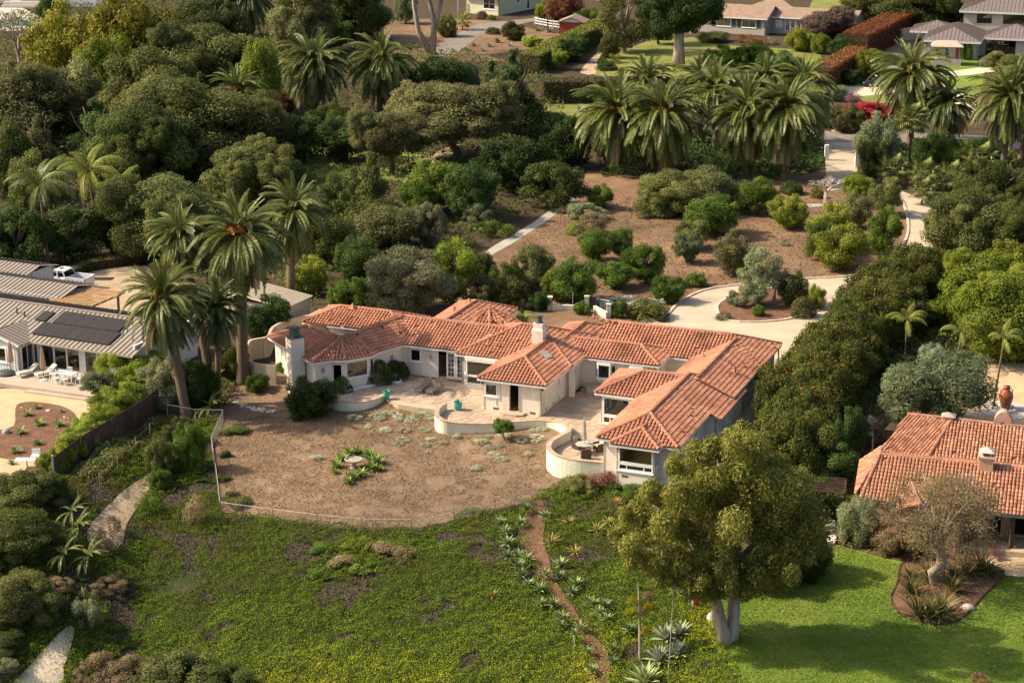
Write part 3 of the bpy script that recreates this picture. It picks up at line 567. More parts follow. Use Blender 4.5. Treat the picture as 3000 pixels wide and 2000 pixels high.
# ------------------------------------------------------------------ the main house
HO = (2.324, 142.777); HT = math.radians(-21.5); HC, HS = math.cos(HT), math.sin(HT)
def W(u, v, z=0.0): return (HO[0] + u * HC - v * HS, HO[1] + u * HS + v * HC, z)
def W2(u, v): return W(u, v)[:2]
house = thing('main_house', 'sprawling cream stucco house with salmon barrel tile roofs and white framed windows', 'house', W(0, 6, 0))
rf = Roof(house, 'tile', 4, 300, missing=0.009)
hip_block(rf, W, 8.8, 12.4, -10.25, -6.3, 'v', 'hip', 'gable', own=('f', 'l', 'r'))
hip_block(rf, W, 7.55, 13.5, -9.4, 6.1, 'v', 'hip', 'hip', own=('f',))
hip_block(rf, W, 4.15, 10.3, 0.0, 5.85, 'u', 'hip', 'gable', pitch=0.385)
hip_block(rf, W, -5.35, 0.3, 0.0, 8.1, 'v', 'hip', 'gable', own=('f',))
hip_block(rf, W, -9.4, 0.45, 5.2, 13.6, 'u', 'hip', 'hip')
hip_block(rf, W, -3.85, 0.45, 9.0, 16.4, 'v', 'gable', 'hip')
hip_block(rf, W, -1.5, 6.65, 8.04, 12.4, 'u', 'gable', 'hip', pitch=0.37)
hip_block(rf, W, 0.2, 14.1, 10.7, 17.2, 'u', 'gable', 'hip', skip=('rf',))
hip_block(rf, W, 8.5, 14.1, 2.6, 13.5, 'v', 'gable', 'gable', skip=('r',))
rf.plane([W(14.1, 2.6, 2.6), W(14.1, 10.7, 2.6), W(11.3, 13.5, 3.748), W(11.3, 2.6, 3.748)])
MB().bar(W(14.1, 2.6, 2.485), W(14.1, 10.7, 2.485), .05, .15).build('fascia', 'white_paint', house)
rf.plane([W(14.35, -1.7, 2.30), W(14.35, 5.5, 2.30), W(13.5, 5.5, 2.62), W(13.5, -1.7, 2.62)])
hip_block(rf, W, -24.8, -15.3, 8.7, 13.7, 'u', 'hip', 'hip', pitch=0.38)
hip_block(rf, W, -14.9, -9.5, 9.7, 19.0, 'v', 'gable', 'hip')
# round tower roof at the back
NC = (-9.9, 13.7); oc = [(NC[0] + 2.6 * math.cos(math.radians(22.5 + 45 * i)), NC[1] + 2.6 * math.sin(math.radians(22.5 + 45 * i))) for i in range(8)]
for i in range(8):
    rf.plane([W(*oc[i], 2.75), W(*oc[(i + 1) % 8], 2.75), W(*NC, 4.05)])
    if i in (3, 4, 5, 6, 7): rf.ridge(W(*oc[i], 2.75), W(*NC, 4.05), 0.2)
# long middle range and the bent left wing
Z = 2.6
e1, e2, e3, e4, e5, e6, e9 = (-14.2, 5.95), (-15.24, 3.5), (-15.3, 2.35), (-16.75, 0.45), (-17.8, 0.1), (-18.85, -1.15), (-25.43, 3.8)
e10 = (-22.3, 7.95); bk = (-18.6, 5.2); bk2 = (-18.3, 9.3)
R1, R2, R3 = W(-22.06, 4.55, 3.74), W(-18.0, 2.3, 3.76), W(-15.6, 9.2, 3.93)
rf.plane([W(*e1, Z), W(-5.3, 5.95, Z), W(-5.3, 9.2, 3.93), R3]); rf.plane([W(-5.3, 12.45, Z), W(-15.6, 12.45, Z), R3, W(-5.3, 9.2, 3.93)]); rf.ridge(R3, W(-5.3, 9.2, 3.93))
rf.plane([W(*e9, Z), W(*e6, Z), R2, R1]); rf.plane([W(*e10, Z), W(*e9, Z), R1]); rf.plane([W(*bk, Z), W(*e10, Z), R1, R2])
rf.plane([W(*e6, Z), W(*e5, Z), R2]); rf.plane([W(*e5, Z), W(*e4, Z), R2]); rf.plane([W(*e4, Z), W(*e3, Z), R2]); rf.plane([W(*e3, Z), W(*e2, Z), R2])
rf.plane([W(*e2, Z), W(*e1, Z), R3, R2]); rf.plane([W(*bk2, 2.5), W(*bk, 2.5), R2, R3])
for a, b in ((W(*e9, Z), R1), (W(*e10, Z), R1), (R1, R2), (R2, R3), (W(*e6, Z), R2), (W(*e4, Z), R2)): rf.ridge(a, b, 0.25)
for a, b in ((e9, e6), (e6, e5), (e5, e4), (e4, e3), (e3, e2), (e2, e1), (e1, (-9.5, 5.95))):
    MB().bar(Vector(W(*a, Z)) - Vector((0, 0, .115)), Vector(W(*b, Z)) - Vector((0, 0, .115)), .05, .15).build('fascia', 'white_paint', house)
rf.finish()
MB().slab([W(0.6, 11.2, 2.95), W(6.5, 11.2, 2.95), W(6.5, 14.2, 3.1), W(0.6, 14.2, 3.1)], 0.1).build('flat_roof', 'red_roof', house)
# broken patches where sheathing shows, loose tiles, roof vents and pipes
for u, v, z in ((-8.3, 7.1, 3.16), (-8.0, 7.45, 3.3), (-7.8, 7.8, 3.45)):
    p = Vector(W(u, v, z)); MB().bar(p, p + Vector((.35, .28, .12)), .3, .05).build('felt_patch', 'weathered_wood', house)
p0 = Vector(W(-1.55, 4.35, 3.42)); MB().add([W(-2.05, 4.6, 3.72), W(-1.25, 4.35, 3.38), W(-1.1, 5.1, 3.38), W(-1.9, 5.4, 3.72), W(-2.05, 4.6, 3.62), W(-1.25, 4.35, 3.28), W(-1.1, 5.1, 3.28), W(-1.9, 5.4, 3.62)], [(0, 1, 2, 3), (0, 4, 5, 1), (1, 5, 6, 2), (2, 6, 7, 3), (3, 7, 4, 0)]).build('skylight', 'weathered_wood', house)
for u, v, z, r, h in ((12.6, 7.4, 3.2, .07, .45), (13.0, 6.9, 3.0, .12, .62), (12.1, 8.3, 3.4, .05, .25), (9.7, 9.8, 3.1, .06, .3), (-13.3, 14.2, 3.3, .1, .35), (-12.9, 13.2, 3.5, .06, .3)):
    m = MB(); m.tube([W(u, v, z - .1), W(u, v, z + h)], r, 8); m.tube([W(u, v, z + h - .08), W(u, v, z + h)], r * 1.3, 8); m.build('vent_pipe', 'terracotta', house)
for u, v, z in ((0.1, 12.0, 2.95), (-21.3, 11.0, 3.65), (-20.4, 4.3, 3.55), (-12.9, 16.2, 3.6)):
    m = MB(); m.add([W(u - .3, v - .3, z - .1), W(u + .3, v - .3, z - .1), W(u + .3, v + .3, z - .1), W(u - .3, v + .3, z - .1), W(u + .1, v, z + .4)], [(0, 1, 4), (1, 2, 4), (2, 3, 4), (3, 0, 4)]); m.build('roof_vent', 'tile', house)
rng = random.Random(9)
for k, (u0, v0, z0) in enumerate([(-6.5, 6.6, 3.3)] * 6 + [(-1.2, 15.8, 3.5)] * 4 + [(1.0, 14.0, 3.9)] * 4 + [(-8.2, 12.4, 3.35)] * 3):
    u, v = u0 + rng.uniform(-.9, .9), v0 + rng.uniform(-.3, .3); zz = 2.6 + .41 * (v - 5.2) if k < 6 else z0; p = Vector(W(u, v, zz + .12)); a = rng.uniform(0, 6.3)
    m = MB(); m.tube([p, p + Vector((math.cos(a) * .33, math.sin(a) * .33, rng.uniform(-.03, .06)))], .09, 7); m.build('loose_tile', 'tile', house)
# chimneys
def chimney(u, v, z0, z1, a, b, rot=0.0, shoulder=None, name='chimney', cap=True):
    c = Vector(W(u, v)); M = Matrix.Translation(c) @ Matrix.Rotation(HT + rot, 4, 'Z'); m = MB()
    if shoulder: m.box(-a / 2, a / 2, -b / 2, b / 2, z0, shoulder, M); m.add([tuple(M @ Vector(p)) for p in ((-a / 2, -b / 2, shoulder), (a / 2, -b / 2, shoulder), (a / 2, b / 2, shoulder), (-a / 2, b / 2, shoulder), (-a * .42, -b * .42, shoulder + .18), (a * .42, -b * .42, shoulder + .18), (a * .42, b * .42, shoulder + .18), (-a * .42, b * .42, shoulder + .18))], [(0, 1, 5, 4), (1, 2, 6, 5), (2, 3, 7, 6), (3, 0, 4, 7)]); m.box(-a * .42, a * .42, -b * .42, b * .42, shoulder + .18, z1, M)
    else: m.box(-a / 2, a / 2, -b / 2, b / 2, z0, z1, M)
    return m.build(name, 'stucco', house), M
ch, M = chimney(-3.2, 7.65, 3.2, 5.15, .95, .9, shoulder=4.6)
m = MB(); m.lathe([(.34, 5.15), (.34, 5.22), (.25, 5.25), (.25, 5.7), (.34, 5.72), (.34, 5.78)], 8, (M.translation.x, M.translation.y, 0)); m.build('chimney_cap', 'copper_green', ch).location = (0, 0, 0)
ch, M = chimney(-20.9, -0.05, -1, 4.15, .95, 1.15, math.radians(-37))
m = MB(); m.box(-.5, .5, -.6, .6, 4.152, 4.24, M); m.box(-.3, .3, -.32, .32, 4.24, 4.8, M); m.lathe([(.36, 4.8), (.4, 5.02)], 10, (M.translation.x, M.translation.y, 0)); m.build('chimney_cap', 'copper_green', ch).location = (0, 0, 0)

# walls, outside on the right hand of each run
ZB, ZT = -1.6, 2.68
def seg(p, q, holes=(), z0=ZB, z1=ZT, **k): return wall(house, W2(*p), W2(*q), z0, z1, holes, **k)
def win(p, q, *a, **k): return window(house, W2(*p), W2(*q), *a, **k)
# front pavilion
g = ((-5.0, .4), (-.3, .4)); seg(*g, [(.1, 1.15, 1.15, 2.15), (2.12, 2.92, .14, 2.28)]); win(*g, .1, 1.15, 1.15, 2.15)
g = ((-.3, .4), (-.3, 5.75)); seg(*g, [(3.75, 4.1, 1.3, 2.15)]); win(*g, 3.75, 4.1, 1.3, 2.15, fr=.07)
g = ((-5.0, 5.6), (-5.0, .4)); seg(*g, [(3.9, 5.1, 1.15, 2.15)]); win(*g, 3.9, 5.1, 1.15, 2.15)
m = MB(); fr = [(-2.92, .36), (-2.06, .36)]
for u in (-2.89, -2.07): m.bar(W(u, .37, .14), W(u, .37, 2.3), .07, .12, (0, 1, 0))
m.bar(W(-2.92, .37, 2.31), W(-2.04, .37, 2.31), .12, .07); m.build('door_frame', 'white_paint', house)
MB().prism([W2(-3.6, .36), W2(-3.5, -.25), W2(-3.0, -.45), W2(-2.0, -.45), W2(-1.55, -.2), W2(-1.5, .36)], -.05, .17).build('door_step', 'flagstone', house)
# centre block behind the pavilion, right flank with a frosted window
g = ((-9.0, 5.6), (-5.0, 5.6)); seg(*g, [(.5, 3.4, .25, 2.2)])
g = ((-.3, 5.6), (.05, 5.6)); seg(*g)
g = ((.05, 5.6), (.05, 8.5)); seg(*g, [(.9, 1.75, 1.05, 2.2)]); win(*g, .9, 1.75, 1.05, 2.2, gl='dark_glass', sill=False, fr=.05)
MB().bar(W(.22, 5.9, 0), W(.22, 5.9, 2.45), .5, .45).build('pier', 'stucco', house)
# bow window to the terrace: three lights above three
for p, q in (((-8.75, 5.6), (-8.35, 4.95)), ((-8.35, 4.95), (-5.9, 4.95)), ((-5.9, 4.95), (-5.5, 5.6))):
    L = math.dist(p, q); seg(p, q, z1=.3); win(p, q, 0.01, L - .01, .32, 1.0, cols=2 if L > 1 else 1, fr=.08, sill=False); win(p, q, 0.01, L - .01, 1.0, 2.25, fr=.08, sill=False)
MB().prism([W2(-8.8, 5.6), W2(-8.4, 4.9), W2(-5.85, 4.9), W2(-5.45, 5.6)], 2.25, 2.5).build('bow_roof', 'stucco', house)
# court range with two bay windows
g = ((.05, 8.45), (6.25, 8.45)); seg(*g, [(1.2, 3.0, 1.0, 2.15), (3.9, 5.7, 1.0, 2.15)])
for s in (1.25, 3.95):
    for p, q in (((s, 8.45), (s + .35, 8.0)), ((s + .35, 8.0), (s + 1.4, 8.0)), ((s + 1.4, 8.0), (s + 1.75, 8.45))): win(p, q, 0, math.dist(p, q), 1.0, 2.2, fr=.09)
    MB().prism([W2(s, 8.45), W2(s + .35, 7.98), W2(s + 1.4, 7.98), W2(s + 1.75, 8.45)], .72, .97).build('bay_base', 'stucco', house)
    MB().prism([W2(s, 8.45), W2(s + .35, 7.98), W2(s + 1.4, 7.98), W2(s + 1.75, 8.45)], 2.2, 2.35).build('bay_head', 'white_paint', house)
g = ((6.25, 8.45), (6.25, 11.1)); seg(*g, [(.9, 1.2, 1.2, 2.2), (1.45, 1.75, 1.2, 2.2)]); win(*g, .9, 1.2, 1.2, 2.2, fr=.06); win(*g, 1.45, 1.75, 1.2, 2.2, fr=.06)
seg((6.25, 11.1), (8.9, 11.1)); seg((8.9, 11.1), (8.9, 5.0))
# right wing
g = ((13.65, 5.6), (13.65, 16.8)); seg(*g, [(3.6, 4.2, 1.15, 2.1), (7.4, 7.75, 1.6, 2.2)], z0=-1.6); win(*g, 3.6, 4.2, 1.15, 2.1, fr=.06, gl='dark_glass'); win(*g, 7.4, 7.75, 1.6, 2.2, fr=.05, gl='dark_glass')
m = MB(); m.bar(W(13.69, 7.0, 0), W(13.69, 7.0, 2.2), .9, .05, (HC, HS, 0)); m.build('side_door', 'canvas', house)
seg((13.65, 16.8), (.6, 16.8)); seg((.6, 16.8), (.6, 13)); MB().tube([W(13.95, 16.9, -.2), W(13.95, 16.9, 2.4)], .05, 8).build('downpipe', 'rust', house)
# front wing with the big bay window
g = ((7.95, .4), (7.95, -9.0)); seg(*g, [(4.6, 8.9, .75, 2.4)]); win(*g, 4.6, 8.9, .75, 2.4, cols=3, fr=.1, bars=.09)
seg((7.95, -9.0), (9.2, -9.0)); seg((12.0, -9.0), (13.1, -9.0))
g = ((9.2, -9.85), (12.0, -9.85)); seg(*g, [(.12, 2.68, .62, 2.5)])
win(*g, .12, 2.68, 1.15, 2.5, fr=.13, sill=False); win(*g, .12, 2.68, .62, 1.15, cols=3, fr=.12, bars=.07, vsplit=(.22, .76))
seg((9.2, -9.0), (9.2, -9.85)); g = ((12.0, -9.85), (12.0, -9.0)); seg(*g, [(.15, .7, 1.1, 2.4)]); win(*g, .15, .7, 1.1, 2.4, fr=.07)
g = ((13.1, -9.0), (13.1, -1.4)); seg(*g, [(5.2, 5.6, 1.3, 2.2)]); win(*g, 5.2, 5.6, 1.3, 2.2, fr=.06, gl='dark_glass')
seg((13.1, -1.4), (14.0, -1.4), z1=2.35); g = ((14.0, -1.4), (14.0, 5.6)); seg(*g, [(.5, .9, .9, 2.0), (1.1, 1.4, .9, 2.0), (2.9, 3.2, .9, 2.0), (3.4, 3.7, .9, 2.0), (5.0, 5.4, 1.4, 2.0)], z1=2.36)
for s0, s1, za in ((.5, .9, .9), (1.1, 1.4, .9), (2.9, 3.2, .9), (3.4, 3.7, .9), (5.0, 5.4, 1.4)): win(*g, s0, s1, za, 2.0, fr=.06, gl='dark_glass')
seg((14.0, 5.6), (13.65, 5.6), z1=2.36)
# corner room with a wide picture window to the court
g = ((4.55, .4), (7.95, .4)); seg(*g, [(.1, 2.25, .12, 2.25)]); win(*g, .1, 2.25, .75, 2.25, fr=.12, sill=False); win(*g, .1, 2.25, .12, .75, cols=3, fr=.11, bars=.07, vsplit=(.25, .75))
g = ((4.55, 5.45), (4.55, .4)); seg(*g, [(3.0, 4.95, .75, 2.25)]); win(*g, 3.0, 4.95, .75, 2.25, cols=2, fr=.1, sill=False)
seg((8.9, 5.45), (4.55, 5.45))
# long middle range: window, wall lamps, french doors, one leaf standing open
g = ((-14.15, 6.35), (-9.0, 6.35)); seg(*g, [(.3, 1.25, 1.15, 2.2), (2.72, 5.1, .08, 2.3)]); win(*g, .3, 1.25, 1.15, 2.2)
for s0 in (3.5, 4.3): win(*g, s0, s0 + .78, .1, 2.28, cols=2, rows=5, fr=.14, sill=False, name='french_door', bars=.03)
m = MB(); m.bar(W(-11.4, 6.32, .08), W(-11.4, 6.32, 2.33), .09, .12, (0, 1, 0)); m.bar(W(-11.44, 6.32, 2.35), W(-8.98, 6.32, 2.35), .12, .09); m.build('door_frame', 'white_paint', house)
MB().bar(W(-11.4, 6.25, .04), W(-9.0, 6.25, .04), .3, .09).build('door_sill', 'flagstone', house)
seg((-9.0, 6.35), (-9.0, 5.6))
def lamp(u, v, nu, nv, z=1.75):
    p = Vector(W(u, v, z)); n = Vector(W(nu, nv)) - Vector(W(0, 0)); c = p + n * .14; m = MB(); m.bar(p, c, .04, .04)
    m.lathe([(.02, -.22), (.07, -.18), (.1, 0), (.09, .12), (.03, .2), (.01, .28)], 8, c); m.build('wall_lamp', 'weathered_wood', house)
lamp(-12.0, 6.33, 0, -1)
# left wing
kin = lambda p, d=.32: (p[0] + d * (-.2 if p in (e5, e4) else -.55), p[1] + d * .9)
def off(a, b, d=.4):
    a = np.array(a); b = np.array(b); t = (b - a) / np.linalg.norm(b - a); return np.array([-t[1], t[0]]) * d
runs = [(e9, e6), (e6, e5), (e5, e4), (e4, e3), (e3, e2), (e2, e1)]; inn = []
for i, (a, b) in enumerate(runs):
    o = off(a, b); inn.append((np.array(a) + o, np.array(b) + o))
def meet(r, s):
    p, q = r; a, b = s; d1 = q - p; d2 = b - a; k = d1[0] * d2[1] - d1[1] * d2[0]; t = ((a[0] - p[0]) * d2[1] - (a[1] - p[1]) * d2[0]) / k; return p + d1 * t
c = [inn[0][0] + np.array([.3, -.1])] + [meet(inn[i], inn[i + 1]) for i in range(5)] + [np.array([-14.15, 6.35])]
kh = {0: [(3.6, 4.0, 1.45, 2.1), (4.2, 4.6, 1.45, 2.1), (4.8, 5.2, 1.45, 2.1)], 2: [(.12, .9, .5, 2.15)], 3: [(.12, 2.2, .9, 2.25)], 4: [(.12, .75, .9, 2.2)]}
for i in range(6):
    L = np.linalg.norm(c[i + 1] - c[i]); hs = [h for h in kh.get(i, [])]; hs = [(h[0], min(h[1], L - .1), h[2], h[3]) for h in hs if h[0] < L - .2]
    seg(c[i], c[i + 1], hs)
    for h in hs: win(c[i], c[i + 1], *h, gl='dark_glass' if i else 'glass', fr=.08)
mid = (c[5] + c[6]) / 2; nn = -off(e2, e1, 1); lamp(*(mid), *nn); mid = (c[1] + c[2]) / 2; lamp(*mid, *(-off(e6, e5, 1)))
seg(np.array(e10) + np.array([.1, -.5]), c[0]); seg((-18.9, 5.0), np.array(e10) + np.array([.1, -.5]))
seg((-24.4, 9.1), (-17.5, 9.1), [(4.6, 5.2, .1, 2.1)]); seg((-24.4, 13.3), (-24.4, 9.1)); seg((-15.7, 13.3), (-24.4, 13.3))
seg((-14.5, 18.6), (-14.5, 12)); seg((-9.9, 12), (-9.9, 18.6)); seg((-9.9, 18.6), (-14.5, 18.6)); seg((-9.2, 13.2), (-14.5, 13.2)); seg((0.05, 13.2), (-9.2, 13.2)); seg((.05, 16.0), (-3.5, 16.0)); seg((.05, 13), (.05, 16.0)); seg((-3.5, 16.0), (-3.5, 13))
for a, b, c0, d in ((-5, -.3, .45, 5.6), (-14.1, -9, 6.4, 12), (-9, .05, 5.7, 13.1), (.1, 6.2, 8.5, 13), (8, 13, -9, 5.4), (9.25, 11.95, -9.8, -9), (4.6, 8, .45, 5.4)):
    MB().prism([W2(a, c0), W2(b, c0), W2(b, d), W2(a, d)], .02, .07).build('floor', 'wood_floor', house)
for u, v in ((-4.2, .395), (-1.2, .395), (9.6, -9.855)): MB().bar(W(u, v, .2), W(u + .45, v, .2), .03, .16).build('vent_grille', 'rust', house)
for v in (1.4, 2.9, 4.3): MB().bar(W(-.295, v, .25), W(-.295, v + .35, .25), .03, .15).build('vent_grille', 'weathered_wood', house)
MB().tube([W(-3.65, .37, 2.5), W(-3.65, .37, 1.0), W(-3.95, .37, .95), W(-3.95, .37, .5), W(-3.8, .37, .4)], .03, 6).build('downpipe', 'stucco', house)
MB().bar(W(-.15, .35, 2.1), W(-.15, .35, 2.45), .16, .16).build('wall_lamp', 'rust', house)
m = MB(); m.tube([W(.1, 9.2, 2.95), W(.1, 9.2, 3.2)], .05, 6); m.build('vent_pipe', 'tile', house)

# ------------------------------------------------------------------ terrace: flagstones and curved garden walls
z4 = lambda x, y: (750 + x / 3.36, 850 + y / 3.36)
z5 = lambda x, y: (1250 + x / 2.851, 880 + y / 2.851)
def curve(pts, conv, k=4): return smooth_loop([at(*conv(x, y), z) for x, y, z in pts], k, False)
arc1 = curve([(690, 1030, .1), (715, 1055, .1), (780, 1085, .1), (880, 1100, .1), (1000, 1102, .1), (1110, 1086, .1), (1200, 1058, .1), (1255, 1028, .1)], z4)
arc2 = curve([(158, 862, .5), (110, 885, .5), (84, 925, .5), (92, 970, .42), (150, 1005, .3), (260, 1022, .15), (420, 1028, .1), (600, 1024, .1), (760, 1010, .1), (900, 1002, .1), (1030, 1006, .12), (1130, 1024, .3), (1185, 1055, .5), (1185, 1090, .6), (1120, 1128, .6), (1050, 1168, .6), (1020, 1210, .6), (1030, 1252, .6), (1100, 1298, .58), (1250, 1330, .55), (1400, 1345, .52), (1500, 1352, .5)], z5)
patio = [p[:2] for p in arc1] + [at(*z4(1400, 1118))[:2], at(*z4(1600, 1150))[:2]] + [p[:2] for p in arc2] + [W2(8.5, -7), W2(8.5, 9), W2(-9, 9), W2(-14.5, 7), W2(-16, 4), W2(-17, 1.5), W2(-18.3, -.3)]
pt = MB(); pt.prism(patio, -.9, -.028); o = pt.build('terrace', 'flagstone'); tag(o, kind='structure'); terrace = o
def garden_wall(path, label, th=0.3, base=-1.9):
    t = thing('garden_wall', label, 'garden wall', path[0]); P = [np.array(p) for p in path]; n = len(P); N = []
    for i in range(n):
        d = P[min(i + 1, n - 1)] - P[max(i - 1, 0)]; d = d[:2] / np.linalg.norm(d[:2]); N.append(np.array([-d[1], d[0]]))
    m = MB(); vs = []
    for p, q in zip(P, N): vs += [(*(p[:2] + q * th / 2), base), (*(p[:2] - q * th / 2), base), (*(p[:2] - q * th / 2), p[2]), (*(p[:2] + q * th / 2), p[2])]
    fs = [(i * 4 + j, i * 4 + (j + 1) % 4, i * 4 + 4 + (j + 1) % 4, i * 4 + 4 + j) for i in range(n - 1) for j in range(4)] + [(0, 1, 2, 3), (4 * n - 1, 4 * n - 2, 4 * n - 3, 4 * n - 4)]
    m.add(vs, fs).build('wall_body', 'garden_wall', t)
    for i in range(n - 1):
        for k in (0, .5):
            a = P[i] + (P[i + 1] - P[i]) * (k + .02); b = P[i] + (P[i + 1] - P[i]) * (k + .48); MB().bar((a[0], a[1], a[2] + .028), (b[0], b[1], b[2] + .028), th + .06, .055).build('coping_brick', 'cap_brick', t)
    return t
garden_wall(arc1, 'curved cream garden wall below the shaded left terrace')
garden_wall(arc2, 'long S-curved cream garden wall with brick coping below the sunny terrace')
def voronoi_stones(parent, poly, n, seed, ztop, mat, skip=lambda x, y: False, gap=0.03, name='flagstone', relax=3, th=0.03, jz=0.006, limit=300):
    rng = np.random.default_rng(seed); poly = np.array([p[:2] for p in poly]); lo, hi = poly.min(0), poly.max(0); S = []
    while len(S) < n:
        p = lo + (hi - lo) * rng.random(2)
        if inpoly(p[:1], p[1:], poly)[0] and not skip(*p): S.append(p)
    S = np.array(S); made = 0
    def cell(i):
        c = S[i]; d = np.linalg.norm(S - c, axis=1); nb = np.argsort(d)[1:22]; R = max(.8, d[nb[min(5, len(nb) - 1)]]) ; pol = [c + R * np.array([math.cos(a), math.sin(a)]) for a in np.linspace(0, 2 * math.pi, 9)[:-1]]
        for j in nb:
            m_ = (c + S[j]) / 2; nv = S[j] - c; out = []
            for k in range(len(pol)):
                p, q = pol[k], pol[(k + 1) % len(pol)]; dp, dq = (p - m_) @ nv, (q - m_) @ nv
                if dp <= 0: out.append(p)
                if dp * dq < 0: out.append(p + (q - p) * dp / (dp - dq))
            pol = out
            if len(pol) < 3: break
        return pol
    for _ in range(relax):
        for i in range(len(S)):
            pol = cell(i)
            if len(pol) >= 3: S[i] = .5 * S[i] + .5 * np.mean(pol, 0)
    for i in range(len(S)):
        pol = cell(i)
        if len(pol) < 3 or skip(*S[i]): continue
        c = np.mean(pol, 0); pol = [c + (p - c) * max(.3, 1 - gap / max(.05, np.linalg.norm(p - c))) for p in pol]
        if not all(inpoly(np.array([p[0]]), np.array([p[1]]), poly)[0] for p in pol): continue
        z = ztop if not callable(ztop) else ztop(*c); e = rng.uniform(-jz, jz); MB().prism(pol, z - th + e, z + e).build(name, mat, parent); made += 1
        if made >= limit: break
    return made
def under(x, y):
    dx, dy = x - HO[0], y - HO[1]; u = dx * HC + dy * HS; v = -dx * HS + dy * HC
    return (-5.1 < u < -.2 and v > .3) or (u < -8.9 and v > 6.2) or (u < -4.9 and v > 5.5) or (v > 8.4) or (u > 7.8) or (u > 4.45 and v > .3) or (u < -15 and v > 1.8 + (u + 15) * .9) or (u < -.2 and v > 5.5)
voronoi_stones(terrace, patio, 300, 5, 0.0, 'flagstone', under)
# ------------------------------------------------------------------ plants: shapes built once, copied as separate plants
def unit(v): return v / np.maximum(1e-9, np.linalg.norm(v, axis=-1, keepdims=True))
def leaves(rng, P, N, size, asp=0.55, jitter=0.8, droop=0.0):
    """kite-shaped leaves at P facing roughly N"""
    n = len(P); nn = unit(N + jitter * rng.normal(size=(n, 3))); t = rng.normal(size=(n, 3)); t[:, 2] -= droop; t = unit(t - nn * (t * nn).sum(1, keepdims=True)); s = np.cross(nn, t)
    L = (size * rng.uniform(.65, 1.35, n))[:, None]; a = P - t * L * .5; b = P + s * L * asp * .5; c = P + t * L * .5 + nn * L * .08; d = P - s * L * asp * .5
    return np.stack([a, b, c, d], 1).reshape(-1, 3), np.arange(4 * n).reshape(-1, 4)
def blob_crown(name, seed, R0, nblob, nleaf, leaf, hz=1.0, core=0.55, br=(0.24, 0.42), flat=0.0, asp=0.6, droop=0.0, shape='round', jit=0.55, shell=(.45, 1.18), rag=.22):
    """crown of many overlapping leafy clumps, normalised to radius R0 and height 2*R0*hz standing on z=0"""
    rng = np.random.default_rng(seed); C = unit(rng.normal(size=(nblob, 3))) * (core + (.85 - core) * rng.random((nblob, 1)) ** .5) * np.where(rng.random((nblob, 1)) < rag, rng.uniform(1.05, 1.28, (nblob, 1)), 1.0)
    if shape == 'dome': C[:, 2] = np.abs(C[:, 2]) * 1.2 - .35
    if shape == 'cone': h = rng.random(nblob) ** 1.3; a = rng.random(nblob) * 6.283; r = (1 - h) * .8 * np.sqrt(rng.random(nblob)) ; C = np.stack([r * np.cos(a), r * np.sin(a), h * 2.4 - 1], 1)
    if shape == 'tiers': C[:, 2] = np.round(C[:, 2] * 2.2) / 2.2 + rng.normal(size=nblob) * .05
    R = rng.uniform(br[0] * .7, br[1] * 1.1, nblob)
    if shape == 'cone': R *= np.clip(1.1 - .35 * (C[:, 2] + 1), .35, 1.1)
    w = R ** 2; k = rng.choice(nblob, int(nleaf * 1.6), p=w / w.sum()); D = unit(rng.normal(size=(len(k), 3))); rad = rng.uniform(*shell, len(k))
    P = C[k] + D * (R[k] * rad)[:, None] * np.array([1, 1, 1 - flat])
    dist = np.linalg.norm(P[:, None, :] - C[None], axis=2) / R[None]; dist[np.arange(len(k)), k] = 9
    keep = dist.min(1) > .62; P, D, k = P[keep][:nleaf], D[keep][:nleaf], k[keep][:nleaf]
    r = np.percentile(np.linalg.norm(P[:, :2], axis=1), 98); P[:, :2] /= r; z0, z1 = np.percentile(P[:, 2], 1), np.percentile(P[:, 2], 99.5); P[:, 2] = np.clip((P[:, 2] - z0) / (z1 - z0), -.02, 1.05) * 2 * hz; P *= R0
    bt = rng.random(nblob); tint = np.clip(.55 * bt[k] + .42 * rng.random(len(k)) + .02, 0, 1)
    V, Fq = leaves(rng, P, D + np.array([0, 0, .25]), leaf, asp, jit, droop); return np_mesh(name, V, Fq, 'oak', tint)
def trunk_mesh(name, seed, limbs=5, r=0.05, bend=0.06, n=7, fork=.45, spread=.5):
    rng = random.Random(seed); m = MB(); pts = [Vector((0, 0, -.04))]
    for i in range(1, 5): pts.append(Vector((rng.uniform(-bend, bend), rng.uniform(-bend, bend), fork * i / 4)))
    m.tube(pts, [r * 1.5, r * 1.05, r * .95, r * .9, r * .8], n)
    for i in range(limbs):
        a = 6.283 * i / limbs + rng.uniform(-.4, .4); s = spread * rng.uniform(.6, 1); q = pts[-1]
        m.tube([pts[3], q + Vector((math.cos(a) * s * .35, math.sin(a) * s * .35, .16)), q + Vector((math.cos(a) * s * .8, math.sin(a) * s * .8, .32 + rng.uniform(0, .1))), q + Vector((math.cos(a) * s, math.sin(a) * s, .46))], [r * .75, r * .5, r * .3, r * .1], 5)
    return m.mesh(name, 'bark', True)
